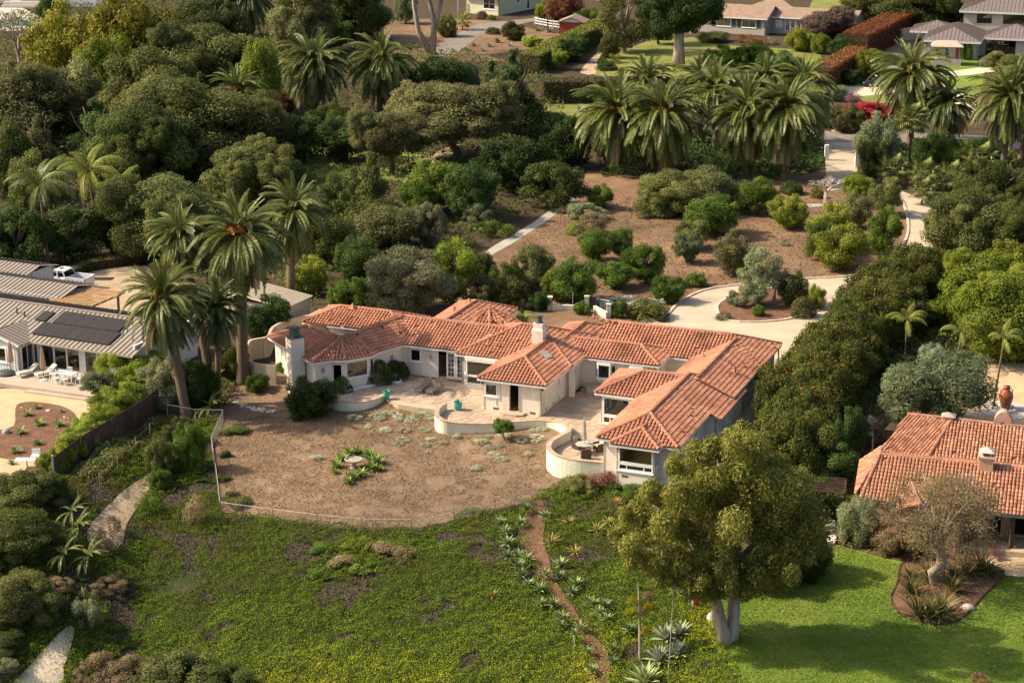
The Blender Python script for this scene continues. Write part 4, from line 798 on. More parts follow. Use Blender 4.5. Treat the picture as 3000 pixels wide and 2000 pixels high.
def bare_mesh(name, seed, n0=7, depth_=4, r=.05):
    rng = random.Random(seed); m = MB()
    def go(p, d, L, r, k):
        q = p + d * L; mid = p + d * L * .5 + Vector((rng.gauss(0, .04), rng.gauss(0, .04), 0)) * L; m.tube([p, mid, q], [r, r * .8, r * .62], 4 if k < depth_ else 5, False)
        if k <= 0: return
        for _ in range(3 if k > 1 else 4):
            nd = (d + Vector((rng.gauss(0, .6), rng.gauss(0, .6), rng.gauss(.12, .35)))).normalized(); go(q, nd, L * rng.uniform(.55, .8), r * .58, k - 1)
    go(Vector((0, 0, 0)), Vector((0, 0, 1)), .32, r, depth_)
    for v in m.v: pass
    zs = max(v[2] for v in m.v); rs = float(np.percentile([math.hypot(v[0], v[1]) for v in m.v], 92)); m.v = [(v[0] / rs, v[1] / rs, v[2] / zs) for v in m.v]
    return m.mesh(name, 'twig', False)

SH = [blob_crown('shrub_leaves', 10 + i, 1.2, 22, 4200, .14, .75, shape='dome', br=(.26, .46)) for i in range(3)]           # small shrubs
MD = [blob_crown('tree_leaves', 20 + i, 3.0, 64, 19000, .20, .8, br=(.16, .32), core=.4, rag=.34) for i in range(5)]                # orchard trees, big bushes
LG = [blob_crown('oak_leaves', 30 + i, 6.0, 80, 56000, .26, .72, br=(.16, .30), core=.45, flat=.15) for i in range(4)]       # broad oaks
AIRY = [blob_crown('airy_leaves', 40 + i, 3.0, 34, 9500, .22, .9, br=(.16, .30), core=.35) for i in range(3)]               # open crowns
CONE = [blob_crown('conifer_leaves', 50 + i, 3.0, 46, 16000, .26, 1.3, shape='cone', br=(.22, .38), droop=.8, asp=.4) for i in range(2)]
SOFT = [blob_crown('willowy_leaves', 60 + i, 3.0, 44, 20000, .25, .8, br=(.18, .32), asp=.28, droop=-.8, jit=.6) for i in range(2)]
WISP = [blob_crown('wispy_leaves', 70 + i, 3.5, 46, 24000, .14, .75, br=(.2, .42), asp=.3, core=.3, shell=(.2, 1.1)) for i in range(1)]
TIGHT = [blob_crown('clipped_leaves', 80 + i, 1.2, 60, 6500, .11, .75, shape='dome', br=(.24, .32), core=.75, rag=0, shell=(.8, 1.06)) for i in range(2)]
SPRIG = [blob_crown('sprig_leaves', 90 + i, 1.2, 22, 1700, .17, .8, shape='dome', br=(.2, .42), asp=.35, shell=(.3, 1.15)) for i in range(2)]
TR = [trunk_mesh('trunk', i) for i in range(3)]
BARE = [bare_mesh('bare_branches', 3 + i, depth_=5) for i in range(2)]
KIND = {'lg': LG, 'md': MD, 'sh': SH, 'airy': AIRY, 'cone': CONE, 'soft': SOFT, 'wisp': WISP, 'tight': TIGHT, 'sprig': SPRIG}
vr = random.Random(77)
def plant(kind, mat, cx, top, base, width, label, name='tree', cat='tree', cb=None, bark='bark', group=None, dz=0.0, tr=0.05):
    """a plant whose foot is seen at (cx, base), whose top reaches row top and whose crown is width pixels across"""
    P = G(cx, base); s = ppm(P); w = width / s; h = max(.3, ztop(P, top) - P[2]); me_ = vr.choice(KIND[kind]); z1 = max(v.co.z for v in me_.vertices) if me_.name not in ZM else ZM[me_.name]; ZM[me_.name] = z1
    r1 = RM.setdefault(me_.name, {'lg': 6.0, 'md': 3.0, 'airy': 3.0, 'cone': 3.0, 'soft': 3.0, 'wisp': 3.5}.get(kind, 1.2))
    if cb is None: cb = .1 if name == 'tree' else 0.0
    if name == 'tree': w *= 1.27 if kind == 'lg' else 1.13
    else: w *= 1.1
    t = thing(name, label, cat, (P[0], P[1], P[2] + dz), group, vr.uniform(0, 6.28))
    o = child('crown', me_, t, Matrix.Translation((0, 0, h * cb - .05)) @ Matrix.Diagonal((w / 2 / r1, w / 2 / r1 * vr.uniform(.9, 1.1), h * (1 - cb) / z1, 1)), mat)
    if kind == 'lg' and name == 'tree':                       # extra boughs break the outline
        for _ in range(4):
            a = vr.uniform(0, 6.28); d = w * vr.uniform(.16, .4); q = w * vr.uniform(.28, .46); zz = h * vr.uniform(.3, .68); child('bough', vr.choice(MD), t, Matrix.Translation((math.cos(a) * d, math.sin(a) * d, zz)) @ Matrix.Rotation(vr.uniform(0, 6), 4, 'Z') @ Matrix.Diagonal((q / 6, q / 6, min(q * .8, h * 1.08 - zz) / 4.8, 1)), mat)
    if name == 'tree':
        k = child('trunk', vr.choice(TR), t, Matrix.Diagonal((w * .62, w * .62, h * .95, 1)), bark)
    return t
ZM, RM = {}, {}
def T(kind, mat, cx, top, base, width, label, **k): return plant(kind, mat, cx, top, base, width, label, **k)
def S(kind, mat, cx, top, base, width, label, **k): return plant(kind, mat, cx, top, base, width, label, name='shrub', cat='shrub', **k)

# --- top left: woodland between the gardens
T('md', 'evergreen', 152, -20, 78, 80, 'dark tree beside the swimming pool steps')
T('md', 'yellow_leaf', 390, -40, 300, 250, 'tallest yellow-leaved tree in the top left woodland')
T('md', 'yellow_leaf', 215, 0, 290, 230, 'yellow-leaved tree nearest the swimming pool')
T('md', 'bright', 330, 90, 330, 200, 'yellow-green tree in front of the tall yellow trees')
T('md', 'yellow_leaf', 300, 180, 290, 80, 'small pale yellow tree below the tall yellow trees')
T('lg', 'oak_grey', 90, 190, 420, 330, 'grey-green oak at the left edge below the pool')
T('md', 'oak_grey', 235, 165, 400, 170, 'grey-green oak under the yellow tree')
T('lg', 'oak', 620, 65, 325, 270, 'broad oak beside the lime-green tree, highest of the oak group')
T('lg', 'oak', 460, 130, 420, 260, 'oak on the upper left of the big oak group')
T('lg', 'oak', 570, 215, 520, 370, 'huge central oak of the left woodland')
T('lg', 'oak', 745, 265, 480, 210, 'oak in front of the small orange-fruited palm')
T('lg', 'oak_dark', 430, 290, 560, 240, 'dark oak at the foot of the big oak group')
T('cone', 'evergreen', 290, 285, 530, 230, 'dark feathery conifer among the left oaks')
T('cone', 'hedge_dark', 128, 330, 570, 150, 'brownish conifer behind the queen palms')
T('md', 'oak_dark', 40, 340, 590, 150, 'dark tree on the left edge behind the queen palm')
T('md', 'oak_dark', 110, 430, 640, 170, 'olive tree behind the left queen palm')
T('lg', 'oak', 747, 415, 640, 260, 'rounded oak standing above the tall palm pair')
T('lg', 'oak', 490, 518, 760, 290, 'rounded oak above the neighbour parking court')
T('md', 'oak_dark', 330, 560, 740, 140, 'dark tree behind the right queen palm trunk')
T('md', 'evergreen', 60, 600, 790, 190, 'dark tree at the left edge above the pickup')
T('md', 'citrus', 20, 625, 760, 120, 'bright-topped bush tree at the left edge below the queen palms')
T('md', 'evergreen', 215, 600, 760, 180, 'dark trees mass behind the parking court')
T('md', 'lime', 770, 98, 368, 105, 'lime-green tree beside the fruiting palm')
S('md', 'red_leaf', 828, 262, 345, 65, 'reddish shrub under the fruiting palm')
T('cone', 'hedge_dark', 560, -40, 190, 150, 'brown-green conifer at the top beside the yellow trees')
T('lg', 'oak_dark', 620, -20, 200, 190, 'dark tree below the topmost palm')
T('lg', 'oak_grey', 880, -50, 170, 170, 'oak with a curved bare trunk at the top', bark='bark_pale')
T('lg', 'oak_dark', 1030, -60, 120, 200, 'dark oak shading the top dirt yard')
T('md', 'olive', 1190, -30, 70, 65, 'small rounded pale tree in the dirt yard')
T('md', 'citrus', 965, 45, 150, 120, 'bright shrubby tree between the two fruiting palms')
T('md', 'evergreen', 860, 330, 470, 190, 'dark tree mass under the fruiting palms')
T('md', 'evergreen', 1010, 330, 470, 170, 'dark bush mass beneath the right fruiting palm')
T('md', 'citrus', 960, 300, 400, 110, 'glossy shrub between the fruiting palm trunks')
# --- around the old oak and the dark grove
T('lg', 'oak_grey', 1330, 232, 470, 300, 'old spreading oak over the pink dirt drive', cb=.3, bark='bark')
T('lg', 'oak_grey', 1150, 318, 505, 190, 'left limb mass of oak leaning over the pink dirt drive', cb=.3)
T('md', 'evergreen', 1300, 160, 330, 180, 'dark shrub tree with lilac flowers behind the old oak')
T('md', 'purple_flower', 1365, 175, 300, 80, 'lilac-flowered shrub tree by the dirt yard')
T('cone', 'evergreen', 1500, 140, 400, 190, 'tall dark evergreen right of the old oak')
T('cone', 'evergreen', 1440, 175, 380, 110, 'narrower dark evergreen beside the tall one')
T('md', 'evergreen', 1640, 335, 490, 170, 'dark rounded tree left of the palm cluster')
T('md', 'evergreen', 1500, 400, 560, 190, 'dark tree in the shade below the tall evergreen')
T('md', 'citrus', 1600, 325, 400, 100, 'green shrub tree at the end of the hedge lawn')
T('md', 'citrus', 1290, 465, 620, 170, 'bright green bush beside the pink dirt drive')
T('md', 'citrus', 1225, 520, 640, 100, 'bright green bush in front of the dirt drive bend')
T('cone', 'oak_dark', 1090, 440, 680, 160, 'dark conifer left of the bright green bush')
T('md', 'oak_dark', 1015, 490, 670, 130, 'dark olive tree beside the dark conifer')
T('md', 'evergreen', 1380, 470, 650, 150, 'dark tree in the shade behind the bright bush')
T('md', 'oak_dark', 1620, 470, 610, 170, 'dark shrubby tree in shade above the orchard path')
T('md', 'oak_grey', 1130, 598, 720, 190, 'twiggy grey-green bush below the dark conifer')
T('md', 'grey_shrub', 1258, 588, 720, 100, 'pale grey-green bush by the shaded beds')
T('md', 'evergreen', 1050, 690, 840, 130, 'dark tree behind the big round grey bush')
T('md', 'oak_dark', 960, 620, 780, 160, 'dark tree right of the palm pair')
S('airy', 'olive', 1405, 595, 670, 100, 'thin grey shrub in the shade left of the orchard path')
S('sprig', 'citrus', 1330, 690, 735, 120, 'low strap-leaved border along the orchard path lower end')
S('sprig', 'citrus', 1450, 640, 690, 120, 'low strap-leaved border along the orchard path upper end')
# --- top middle and right gardens
T('md', 'evergreen', 1930, -40, 130, 100, 'dark tree between the pale tree and the big trunk')
T('airy', 'oak', 1832, -60, 152, 150, 'pale-leaved tree with a pale trunk on the top lawn', bark='bark_pale')
t = T('lg', 'evergreen', 1988, -120, 195, 190, 'dark tree with a thick grey trunk at the lawn corner', cb=.34, bark='bark_pale'); MB().tube([(0, 0, -.2), (0, 0, 3), (.1, 0, 8)], [1.1, .85, .6], 10).build('lower_trunk', 'bark_pale', t, True, True)
T('md', 'bright', 1602, 0, 62, 60, 'yellow-green shrub tree by the yellow house drive')
T('md', 'red_leaf', 1650, -30, 70, 100, 'bronze-leaved tree beside the white rail fence')
T('md', 'citrus', 1725, 20, 80, 80, 'green bush behind the red shed')
T('md', 'evergreen', 1680, 95, 180, 90, 'dark tree in front of the red shed')
S('md', 'hedge_dark', 1500, 60, 118, 75, 'olive mound shrub in the dirt yard')
S('md', 'lime', 1560, 100, 135, 70, 'pale grassy shrub in the dirt yard')
S('tight', 'oak', 1444, 78, 100, 42, 'small clipped bush in the dirt yard')
S('tight', 'purple_leaf', 1412, 30, 55, 34, 'small purple bush at the yellow house')
S('tight', 'bright', 1440, 42, 58, 26, 'small bright bush at the yellow house')
S('md', 'oak_dark', 1308, 40, 108, 60, 'dark bush beside the leaning grey trunks')
S('soft', 'lime', 1640, 140, 205, 55, 'tall yellow-green grassy plant by the garden path', cb=.2)
S('md', 'oak_dark', 1785, 95, 170, 60, 'dark bush beside the garden path')
S('sprig', 'bright', 1790, 155, 185, 70, 'low bright shrubs edging the top lawn')
S('tight', 'evergreen', 1775, 180, 205, 60, 'clipped dark mound at the garden path foot')
T('lg', 'purple_leaf', 2425, 28, 112, 130, 'grey-purple leafless-looking tree before the shingle house')
S('md', 'bright', 2342, 76, 150, 80, 'bright green bush right of the shingle house doors')
S('md', 'lime', 2400, 95, 158, 50, 'yellow-green bush beside the grey-purple tree')
S('md', 'evergreen', 2470, 100, 175, 90, 'dark green bush against the red hedge')
S('md', 'evergreen', 2524, 35, 85, 40, 'dark square bush at the shingle house gable')
T('md', 'bright', 2548, 140, 228, 88, 'round yellow-flecked tree above the parked car')
S('md', 'evergreen', 2500, 200, 250, 60, 'dark bush behind the parked car')
S('md', 'oak', 2085, 90, 122, 90, 'rounded bush at the shingle house wall')
S('sprig', 'red_leaf', 2200, 98, 125, 110, 'red-flowered bed below the shingle house windows')
S('sprig', 'white_flower', 2255, 108, 130, 50, 'white-flowered clump below the shingle house')
S('sprig', 'white_flower', 2105, 75, 92, 40, 'white flowers on the shingle house deck')
S('md', 'citrus', 2110, 125, 205, 90, 'leafy bush on the top lawn, left of the row')
S('md', 'citrus', 2180, 130, 210, 80, 'leafy bush on the top lawn, second of the row')
S('md', 'evergreen', 2290, 145, 225, 150, 'dark bush at the right end of the top lawn row')
S('md', 'lime', 2230, 120, 190, 80, 'pale bush in the middle of the top lawn row')
S('sprig', 'pink_flower', 2070, 165, 205, 70, 'lilac-flowered clump at the left end of the top lawn row')
S('md', 'olive', 2130, 200, 250, 130, 'grey-green shrubs behind the palm cluster')
S('md', 'bright', 2410, 170, 222, 70, 'yellow-green bush at the lower end of the red hedge')
S('soft', 'olive', 2445, 245, 295, 70, 'pale spiky grey shrub before the parked car')
S('sprig', 'pink_flower', 2500, 268, 300, 55, 'pink-flowered shrub before the parked car')
S('md', 'bougainvillea', 2560, 296, 350, 110, 'crimson bougainvillea along the road')
S('md', 'bougainvillea', 2500, 305, 345, 80, 'smaller crimson bougainvillea left along the road')
S('md', 'hedge_dark', 2475, 300, 385, 110, 'dark shrub under the bougainvillea above the road')
S('md', 'hedge_dark', 2430, 310, 372, 80, 'dark shrub left of the gate at the road')
T('lg', 'oak_dark', 2560, -60, 70, 190, 'dark tree group behind the red hedge top')
T('lg', 'oak_dark', 2700, -70, 90, 240, 'dark tree group behind the grey metal-roofed house')
S('md', 'purple_leaf', 2772, 28, 60, 50, 'pinkish bush beside the grey metal-roofed house')
S('md', 'oak', 2925, 150, 205, 100, 'round bush in front of the dark glass doors')
S('lg', 'oak', 2985, 150, 260, 150, 'large low bushes at the right edge below the metal-roofed house')
S('sprig', 'white_flower', 2880, 165, 195, 35, 'white-flowered shrub at the grey house lawn')
S('md', 'evergreen', 2990, 215, 330, 130, 'dark shrubs at the right edge behind the palms')
S('md', 'olive', 2570, 325, 500, 120, 'grey-green tall bush right of the driveway gate')
S('md', 'oak', 2560, 400, 520, 80, 'green bush beside the upper drive')
S('md', 'evergreen', 2740, 380, 480, 130, 'glossy dark bush behind the fan palms')
S('md', 'evergreen', 2880, 400, 480, 120, 'dark shrub right of the fan palms')
S('md', 'citrus', 2820, 400, 500, 90, 'leafy shrub between the fan palms')
# --- orchard
S('lg', 'oak', 1960, 495, 625, 210, 'broad grey-green orchard thicket, its left part')
S('lg', 'oak_grey', 2060, 490, 620, 200, 'broad olive orchard thicket, its top part')
T('md', 'citrus', 2215, 512, 630, 120, 'pale green orchard tree right of the thicket')
T('md', 'citrus', 2090, 570, 690, 150, 'dark green orchard tree at the front of the thicket')
T('md', 'bright', 2305, 565, 668, 105, 'rounded pale orchard tree left of the bare white tree')
S('tight', 'evergreen', 2318, 528, 568, 66, 'clipped dark bush left of the bare white tree')
S('tight', 'oak', 2392, 545, 580, 42, 'small clipped bush behind the bare white tree')
T('md', 'oak_grey', 2508, 558, 668, 90, 'grey-green tree right of the bare white tree')
S('md', 'bright', 2510, 505, 575, 90, 'yellowish bush above the bare white tree')
T('md', 'oak', 2595, 515, 630, 95, 'green tree where the drive bends')
T('md', 'citrus', 2588, 600, 752, 95, 'green tree inside the drive bend')
T('md', 'bright', 2425, 588, 735, 105, 'yellow-green orchard tree right of centre')
T('md', 'bright', 2465, 650, 790, 150, 'broad yellow-green orchard tree at the drive edge')
T('md', 'citrus', 2400, 640, 760, 100, 'yellow-green orchard tree left of the broad one')
S('md', 'citrus', 1757, 535, 612, 78, 'dark round bush beside the upper orchard path')
S('md', 'olive', 1720, 590, 645, 100, 'pale low bushes beside the orchard path')
S('airy', 'dry', 1730, 620, 690, 90, 'dry shrub beside the orchard path')
S('sprig', 'lime', 1685, 640, 690, 60, 'bright green low shrub beside the orchard path')
T('md', 'citrus', 1742, 668, 765, 92, 'dark green citrus tree, upper left of the orchard citrus')
T('md', 'citrus', 1820, 665, 750, 75, 'green citrus tree next to the dark one')
T('md', 'citrus', 1890, 710, 830, 112, 'round citrus tree with a clear stem in the orchard')
T('md', 'citrus', 1800, 760, 845, 110, 'low citrus tree left of the round one')
T('md', 'citrus', 1680, 752, 885, 150, 'bright green citrus behind the house chimney')
T('md', 'bright', 1620, 790, 880, 80, 'yellow-green citrus left of the bright green one')
T('md', 'oak_grey', 1560, 712, 850, 125, 'grey-green orchard tree above the back garden')
S('md', 'oak_dark', 1480, 760, 860, 110, 'dark shrub above the back garden')
S('md', 'hedge_dark', 1400, 805, 895, 110, 'olive-brown bush behind the back roof, left')
S('md', 'oak_dark', 1480, 800, 895, 120, 'dark olive bush behind the back roof, right')
T('md', 'olive', 2010, 680, 770, 80, 'small pale orchard tree left of the path trees')
T('md', 'oak_grey', 2150, 672, 808, 112, 'mop-headed grey-green orchard tree')
T('md', 'oak', 2030, 640, 730, 100, 'dark orchard tree above the pale one')
S('md', 'citrus', 2040, 795, 838, 56, 'small round bush at the drive edge')
S('md', 'citrus', 1955, 805, 885, 90, 'green bush at the drive corner bed')
S('tight', 'oak_dark', 1900, 873, 930, 125, 'long clipped dark bush at the drive corner bed')
S('md', 'citrus', 1812, 868, 928, 60, 'bush beside the garden gate post')
S('md', 'citrus', 1705, 880, 920, 50, 'small bush at the low back garden wall')
S('md', 'evergreen', 1575, 850, 905, 80, 'dark bush behind the low back garden wall')
for i, (x, y, w, h) in enumerate(((1880, 640, 40, 26), (1720, 700, 40, 24), (1985, 840, 60, 30), (2300, 720, 30, 20), (1660, 905, 36, 20))):
    S('sprig', 'olive', x, y - h, y, w, ('low grey plant right of the orchard path', 'low grey plant near the dark citrus', 'low grey plants along the drive kerb', 'tiny sapling on bare orchard soil', 'small plant in the back garden soil')[i])
# --- planting island in the drive
T('airy', 'olive', 2225, 722, 895, 130, 'pale-leaved tree on the oval planting island')
S('md', 'oak_dark', 2320, 790, 895, 90, 'dark shrub on the oval planting island')
S('md', 'bright', 2390, 828, 905, 52, 'yellow-green bush at the right tip of the oval island')
S('tight', 'hedge_dark', 2350, 865, 928, 72, 'brown clipped mound on the oval island')
S('sprig', 'hedge_dark', 2120, 908, 936, 44, 'brown low shrub at the left tip of the oval island')
S('md', 'citrus', 2222, 890, 926, 42, 'small green shrub at the front of the oval island')
S('airy', 'olive', 2160, 840, 895, 80, 'thin low shrubs on the left of the oval island')
# --- right side
T('lg', 'oak_dark', 2900, 475, 700, 220, 'dark oak at the right edge below the palms')
T('lg', 'oak', 2835, 545, 780, 215, 'broad oak over the drive on the right')
T('lg', 'oak_dark', 2960, 590, 790, 220, 'dark oak at the right edge beside the drive')
T('lg', 'bright', 2880, 740, 960, 270, 'bright yellow-green tree on the right, its upper crown')
T('lg', 'bright', 2950, 790, 1050, 260, 'bright yellow-green tree at the right edge, its lower crown')
S('md', 'pink_flower', 2770, 735, 800, 80, 'pinkish flowering shrub at the hedge top end')
T('soft', 'olive', 2755, 1040, 1262, 290, 'wide silvery olive tree beside the right-hand tiled house', cb=.2)
T('soft', 'olive', 2660, 1075, 1262, 150, 'smaller silvery olive tree left of the wide one', cb=.15)
S('soft', 'agave_blue', 2725, 1005, 1065, 80, 'blue-grey spiky shrub below the left king palm')
S('sprig', 'evergreen', 2600, 1040, 1100, 120, 'dark shrubs under the left king palm')
S('md', 'evergreen', 2990, 960, 1060, 110, 'dark bush at the right edge behind the king palms')
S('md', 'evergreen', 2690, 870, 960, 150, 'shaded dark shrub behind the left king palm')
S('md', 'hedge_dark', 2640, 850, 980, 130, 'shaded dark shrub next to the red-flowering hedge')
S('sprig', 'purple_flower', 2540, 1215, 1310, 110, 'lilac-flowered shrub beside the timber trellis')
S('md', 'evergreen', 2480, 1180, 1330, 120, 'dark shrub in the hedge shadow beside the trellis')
S('md', 'evergreen', 2440, 1290, 1420, 150, 'dark shrub beyond the eucalyptus, under the hedge')
S('md', 'evergreen', 2330, 1370, 1500, 200, 'dark thicket behind the eucalyptus crown')
S('md', 'evergreen', 2330, 1500, 1690, 190, 'dark shrubs under the right of the eucalyptus')
S('md', 'oak_dark', 2250, 1560, 1720, 170, 'dark olive shrub right of the eucalyptus trunk')
S('md', 'flower_yellow', 2380, 1570, 1690, 70, 'shrub with orange-yellow flowers beside the stone path')
S('soft', 'olive', 2515, 1450, 1590, 130, 'stiff blue-green branching shrub beside the stone path')
S('airy', 'wispy', 2600, 1480, 1620, 130, 'rusty thin shrub before the tiled porch')
S('sprig', 'aeonium', 2872, 1965, 2015, 70, 'dark red leafy plant at the lower right corner')
S('sprig', 'pink_flower', 2915, 1600, 1640, 40, 'pink-flowered pot plant by the porch step')
# --- left neighbour
S('soft', 'lime', 330, 1020, 1130, 95, 'small teal-green tree on the neighbour patio', cb=.1)
T('md', 'olive', 296, 1085, 1182, 100, 'lemon tree at the edge of the neighbour patio', cb=.3)
S('md', 'bright', 898, 742, 860, 110, 'round yellow-green bush behind the metal shed')
S('md', 'evergreen', 785, 855, 985, 125, 'dark bush between the palms and the metal shed')
S('md', 'lime', 990, 835, 905, 60, 'bright vine mass on the wall beside the shed')
S('md', 'citrus', 1045, 805, 900, 100, 'bright bush behind the left roof')
S('lg', 'grey_shrub', 1190, 718, 915, 230, 'big round grey-green bush behind the left roofs')
T('md', 'bright', 1325, 695, 890, 140, 'light green tree behind the back roofs')
S('md', 'oak_dark', 1400, 725, 830, 90, 'dark shrub right of the light green tree')
S('md', 'grey_shrub', 480, 1040, 1190, 130, 'greyish shrub mass left of the leaning palm trunk')
S('md', 'evergreen', 580, 1050, 1200, 120, 'dark shrub between the palm trunks')
S('md', 'oak_dark', 680, 1000, 1110, 90, 'dark shrub behind the thick palm base')
S('md', 'citrus', 752, 1093, 1145, 68, 'small leafy shrub before the curved side wall')
S('md', 'citrus', 835, 955 + 90, 1085, 60, 'low green bush behind the curved side wall')
S('md', 'evergreen', 912, 1092, 1215, 135, 'big dark flowering shrub at the left corner of the house')
S('sprig', 'white_flower', 870, 1078, 1150, 55, 'pale leafy shrub by the satellite dish')
S('tight', 'oak_dark', 1003, 1098, 1158, 66, 'clipped round dark bush under the left bay window')
S('tight', 'oak_dark', 1110, 1052, 1125, 80, 'clipped dark bush beside the terrace, left part')
S('tight', 'oak_dark', 1162, 1050, 1110, 72, 'clipped dark bush beside the terrace, right part')
T('md', 'citrus', 1475, 1225, 1290, 56, 'small round citrus bush in front of the S-curved wall', cb=.35)
S('md', 'evergreen', 1530, 900, 960, 30, 'slim dark bush beside the tree fern')
# --- bluff, left
S('lg', 'oak', 80, 1375, 1500, 200, 'broad bush at the left edge below the gravel yard')
S('lg', 'oak_dark', 40, 1490, 1640, 230, 'dark bush at the left edge beside the little palms')
S('md', 'oak_dark', 150, 1390, 1480, 90, 'rounded dark bush right below the gravel yard')
S('lg', 'oak', 55, 1665, 1815, 220, 'olive bush at the left edge below the little palms')
S('md', 'oak', 120, 1740, 1830, 100, 'olive bush left of the sandy path top')
S('lg', 'oak_dark', 0, 1840, 1905, 150, 'dark olive bush at the left edge beside the sandy path')
S('md', 'grey_shrub', 0, 1925, 1985, 100, 'grey shrub at the lower left corner')
S('airy', 'grey_shrub', 262, 1720, 1840, 110, 'grey shrub at the top of the sandy path')
S('airy', 'dry', 320, 1685, 1740, 100, 'bare grey shrub below the bluff path')
S('airy', 'dry', 175, 1685, 1730, 80, 'dry brown shrub under the little palms')
S('md', 'dry', 290, 1920, 2010, 150, 'brown dry bush at the bottom right of the sandy path')
S('md', 'dry', 380, 1925, 2015, 170, 'brown dry bush next to the bottom green bush')
S('md', 'oak', 520, 1925, 2040, 250, 'green bush at the bottom edge')
S('md', 'oak_dark', 660, 1940, 2040, 150, 'green bush at the bottom edge, right part')
S('md', 'citrus', 472, 1368, 1436, 64, 'bright round bush at the top of the bluff path')
S('md', 'citrus', 508, 1335, 1392, 50, 'bright bush above the bluff path top')
S('sprig', 'citrus', 440, 1430, 1510, 75, 'leafy bush on the right side of the bluff path')
S('sprig', 'dry', 335, 1500, 1560, 50, 'dry tuft on the bluff path')
S('sprig', 'dry', 300, 1540, 1610, 60, 'dry tuft at the foot of the bluff path')
S('sprig', 'dry', 572, 1440, 1545, 70, 'dead spiky plant clump below the fence corner')
S('md', 'citrus', 560, 1230, 1380, 90, 'leafy shrubs inside the fenced corner')
S('md', 'oak', 470, 1270, 1400, 80, 'shrubs beside the dark board fence top')
S('md', 'hedge_dark', 525, 1215, 1300, 90, 'brownish shrub inside the fenced corner')
for i, (x, t_, b, w, mt) in enumerate(((950, 1588, 1612, 80, 'citrus'), (1040, 1566, 1592, 110, 'bright'), (1120, 1585, 1612, 120, 'dry'), (1010, 1622, 1650, 95, 'dry'), (1080, 1640, 1668, 95, 'citrus'), (1190, 1598, 1625, 80, 'dry'), (935, 1662, 1688, 70, 'citrus'))):
    S('sh', mt, x, t_, b, w, ('green mound shrub, left end of the row under the fence', 'bright green mound shrub just below the fence middle', 'brown mound shrub right of the bright green mound', 'brown mound shrub, second from left below the fence', 'green mound shrub lowest in the middle patch', 'brown mound shrub, right end of the middle patch', 'dark green mound shrub, lowest left of the middle patch')[i])
S('md', 'oak', 1700, 1392, 1440, 110, 'low green shrub against the house front, left')
S('md', 'citrus', 1840, 1408, 1452, 140, 'low green shrub under the big bay window')
S('sprig', 'aeonium', 1760, 1378, 1434, 110, 'dark red rosette bush at the house front')
# ------------------------------------------------------------------ palms
def frond_mesh(name, el, bend, n=52, ll=0.125, lw=0.0155, side=.8, fwd=.62, lift=.25, droop=0.0, mat='frond', seed=1, curl=1.2):
    rng = random.Random(seed); m = MB(); pts = []; x = z = 0.0; K = 24
    for i in range(K + 1):
        t = i / K; a = math.radians(el - bend * t ** curl); pts.append((x, z, a)); x += math.cos(a) / K; z += math.sin(a) / K
    def pos(t): k = min(K - 1, int(t * K)); f_ = t * K - k; p, q = pts[k], pts[k + 1]; return p[0] + (q[0] - p[0]) * f_, p[1] + (q[1] - p[1]) * f_, p[2] + (q[2] - p[2]) * f_
    m.tint = .9; m.tube([(p[0], 0, p[1]) for p in pts[::3]], [.016 * (1 - .8 * i / 8) for i in range(len(pts[::3]))], 3, False)
    for i in range(n):
        t = .1 + .9 * (i + .5) / n; px_, pz, a = pos(t); l = ll * (math.sin(math.pi * (.12 + .8 * t)) ** .7) * rng.uniform(.85, 1.15)
        T_ = Vector((math.cos(a), 0, math.sin(a))); U_ = Vector((-math.sin(a), 0, math.cos(a)))
        for s in (-1, 1):
            d = (Vector((0, s, 0)) * side + T_ * fwd + U_ * lift * rng.uniform(.4, 1.4) + Vector((0, 0, -droop))).normalized(); w = T_ * lw * .5; b = Vector((px_, 0, pz)); q = b + d * l; mid = b + d * l * .55 + Vector((0, 0, .012))
            q = q + Vector((0, 0, -l * .22 * (1 + 2 * droop))); m.tint = min(1, max(0, rng.gauss(.45, .22)))
            m.add([b - w, b + w, mid + w * .9, mid - w * .9, q], [(0, 1, 2, 3), (3, 2, 4)])
    return m.mesh(name, mat)
FR = {'a': [frond_mesh('frond', 82, 30, seed=1), frond_mesh('frond', 74, 52, seed=2)], 'b': [frond_mesh('frond', 58, 78, seed=3), frond_mesh('frond', 62, 96, seed=4)], 'c': [frond_mesh('frond', 38, 100, seed=5), frond_mesh('frond', 30, 86, seed=6)], 'd': [frond_mesh('frond', 8, 84, seed=7), frond_mesh('frond', 14, 98, seed=8)], 'e': [frond_mesh('frond', -28, 56, seed=9), frond_mesh('frond', -40, 46, seed=10)], 'f': [frond_mesh('frond', -50, 34, seed=11), frond_mesh('frond', -62, 24, seed=12)]}
QF = [frond_mesh('frond', 62, 120, 34, .2, .016, .7, .3, .1, .5, seed=21), frond_mesh('frond', 40, 110, 34, .2, .016, .7, .3, .1, .5, seed=22), frond_mesh('frond', 12, 80, 34, .2, .016, .7, .3, .1, .5, seed=23), frond_mesh('frond', 78, 80, 34, .2, .016, .7, .3, .1, .4, seed=24)]
def palm_trunk(h, r0, r1, lean=(0, 0), n=9, rings=14, flare=1.35):
    m = MB(); pts = []; rd = []
    for i in range(rings * 2 + 1):
        t = i / (rings * 2); pts.append((lean[0] * t ** 1.3, lean[1] * t ** 1.3, -.15 + (h + .15) * t)); rd.append((r0 + (r1 - r0) * t) * (1 + .05 * (i % 2)) * (flare if i == 0 else (1 + (flare - 1) * max(0, 1 - t * 7))))
    m.tube(pts, rd, n); return m
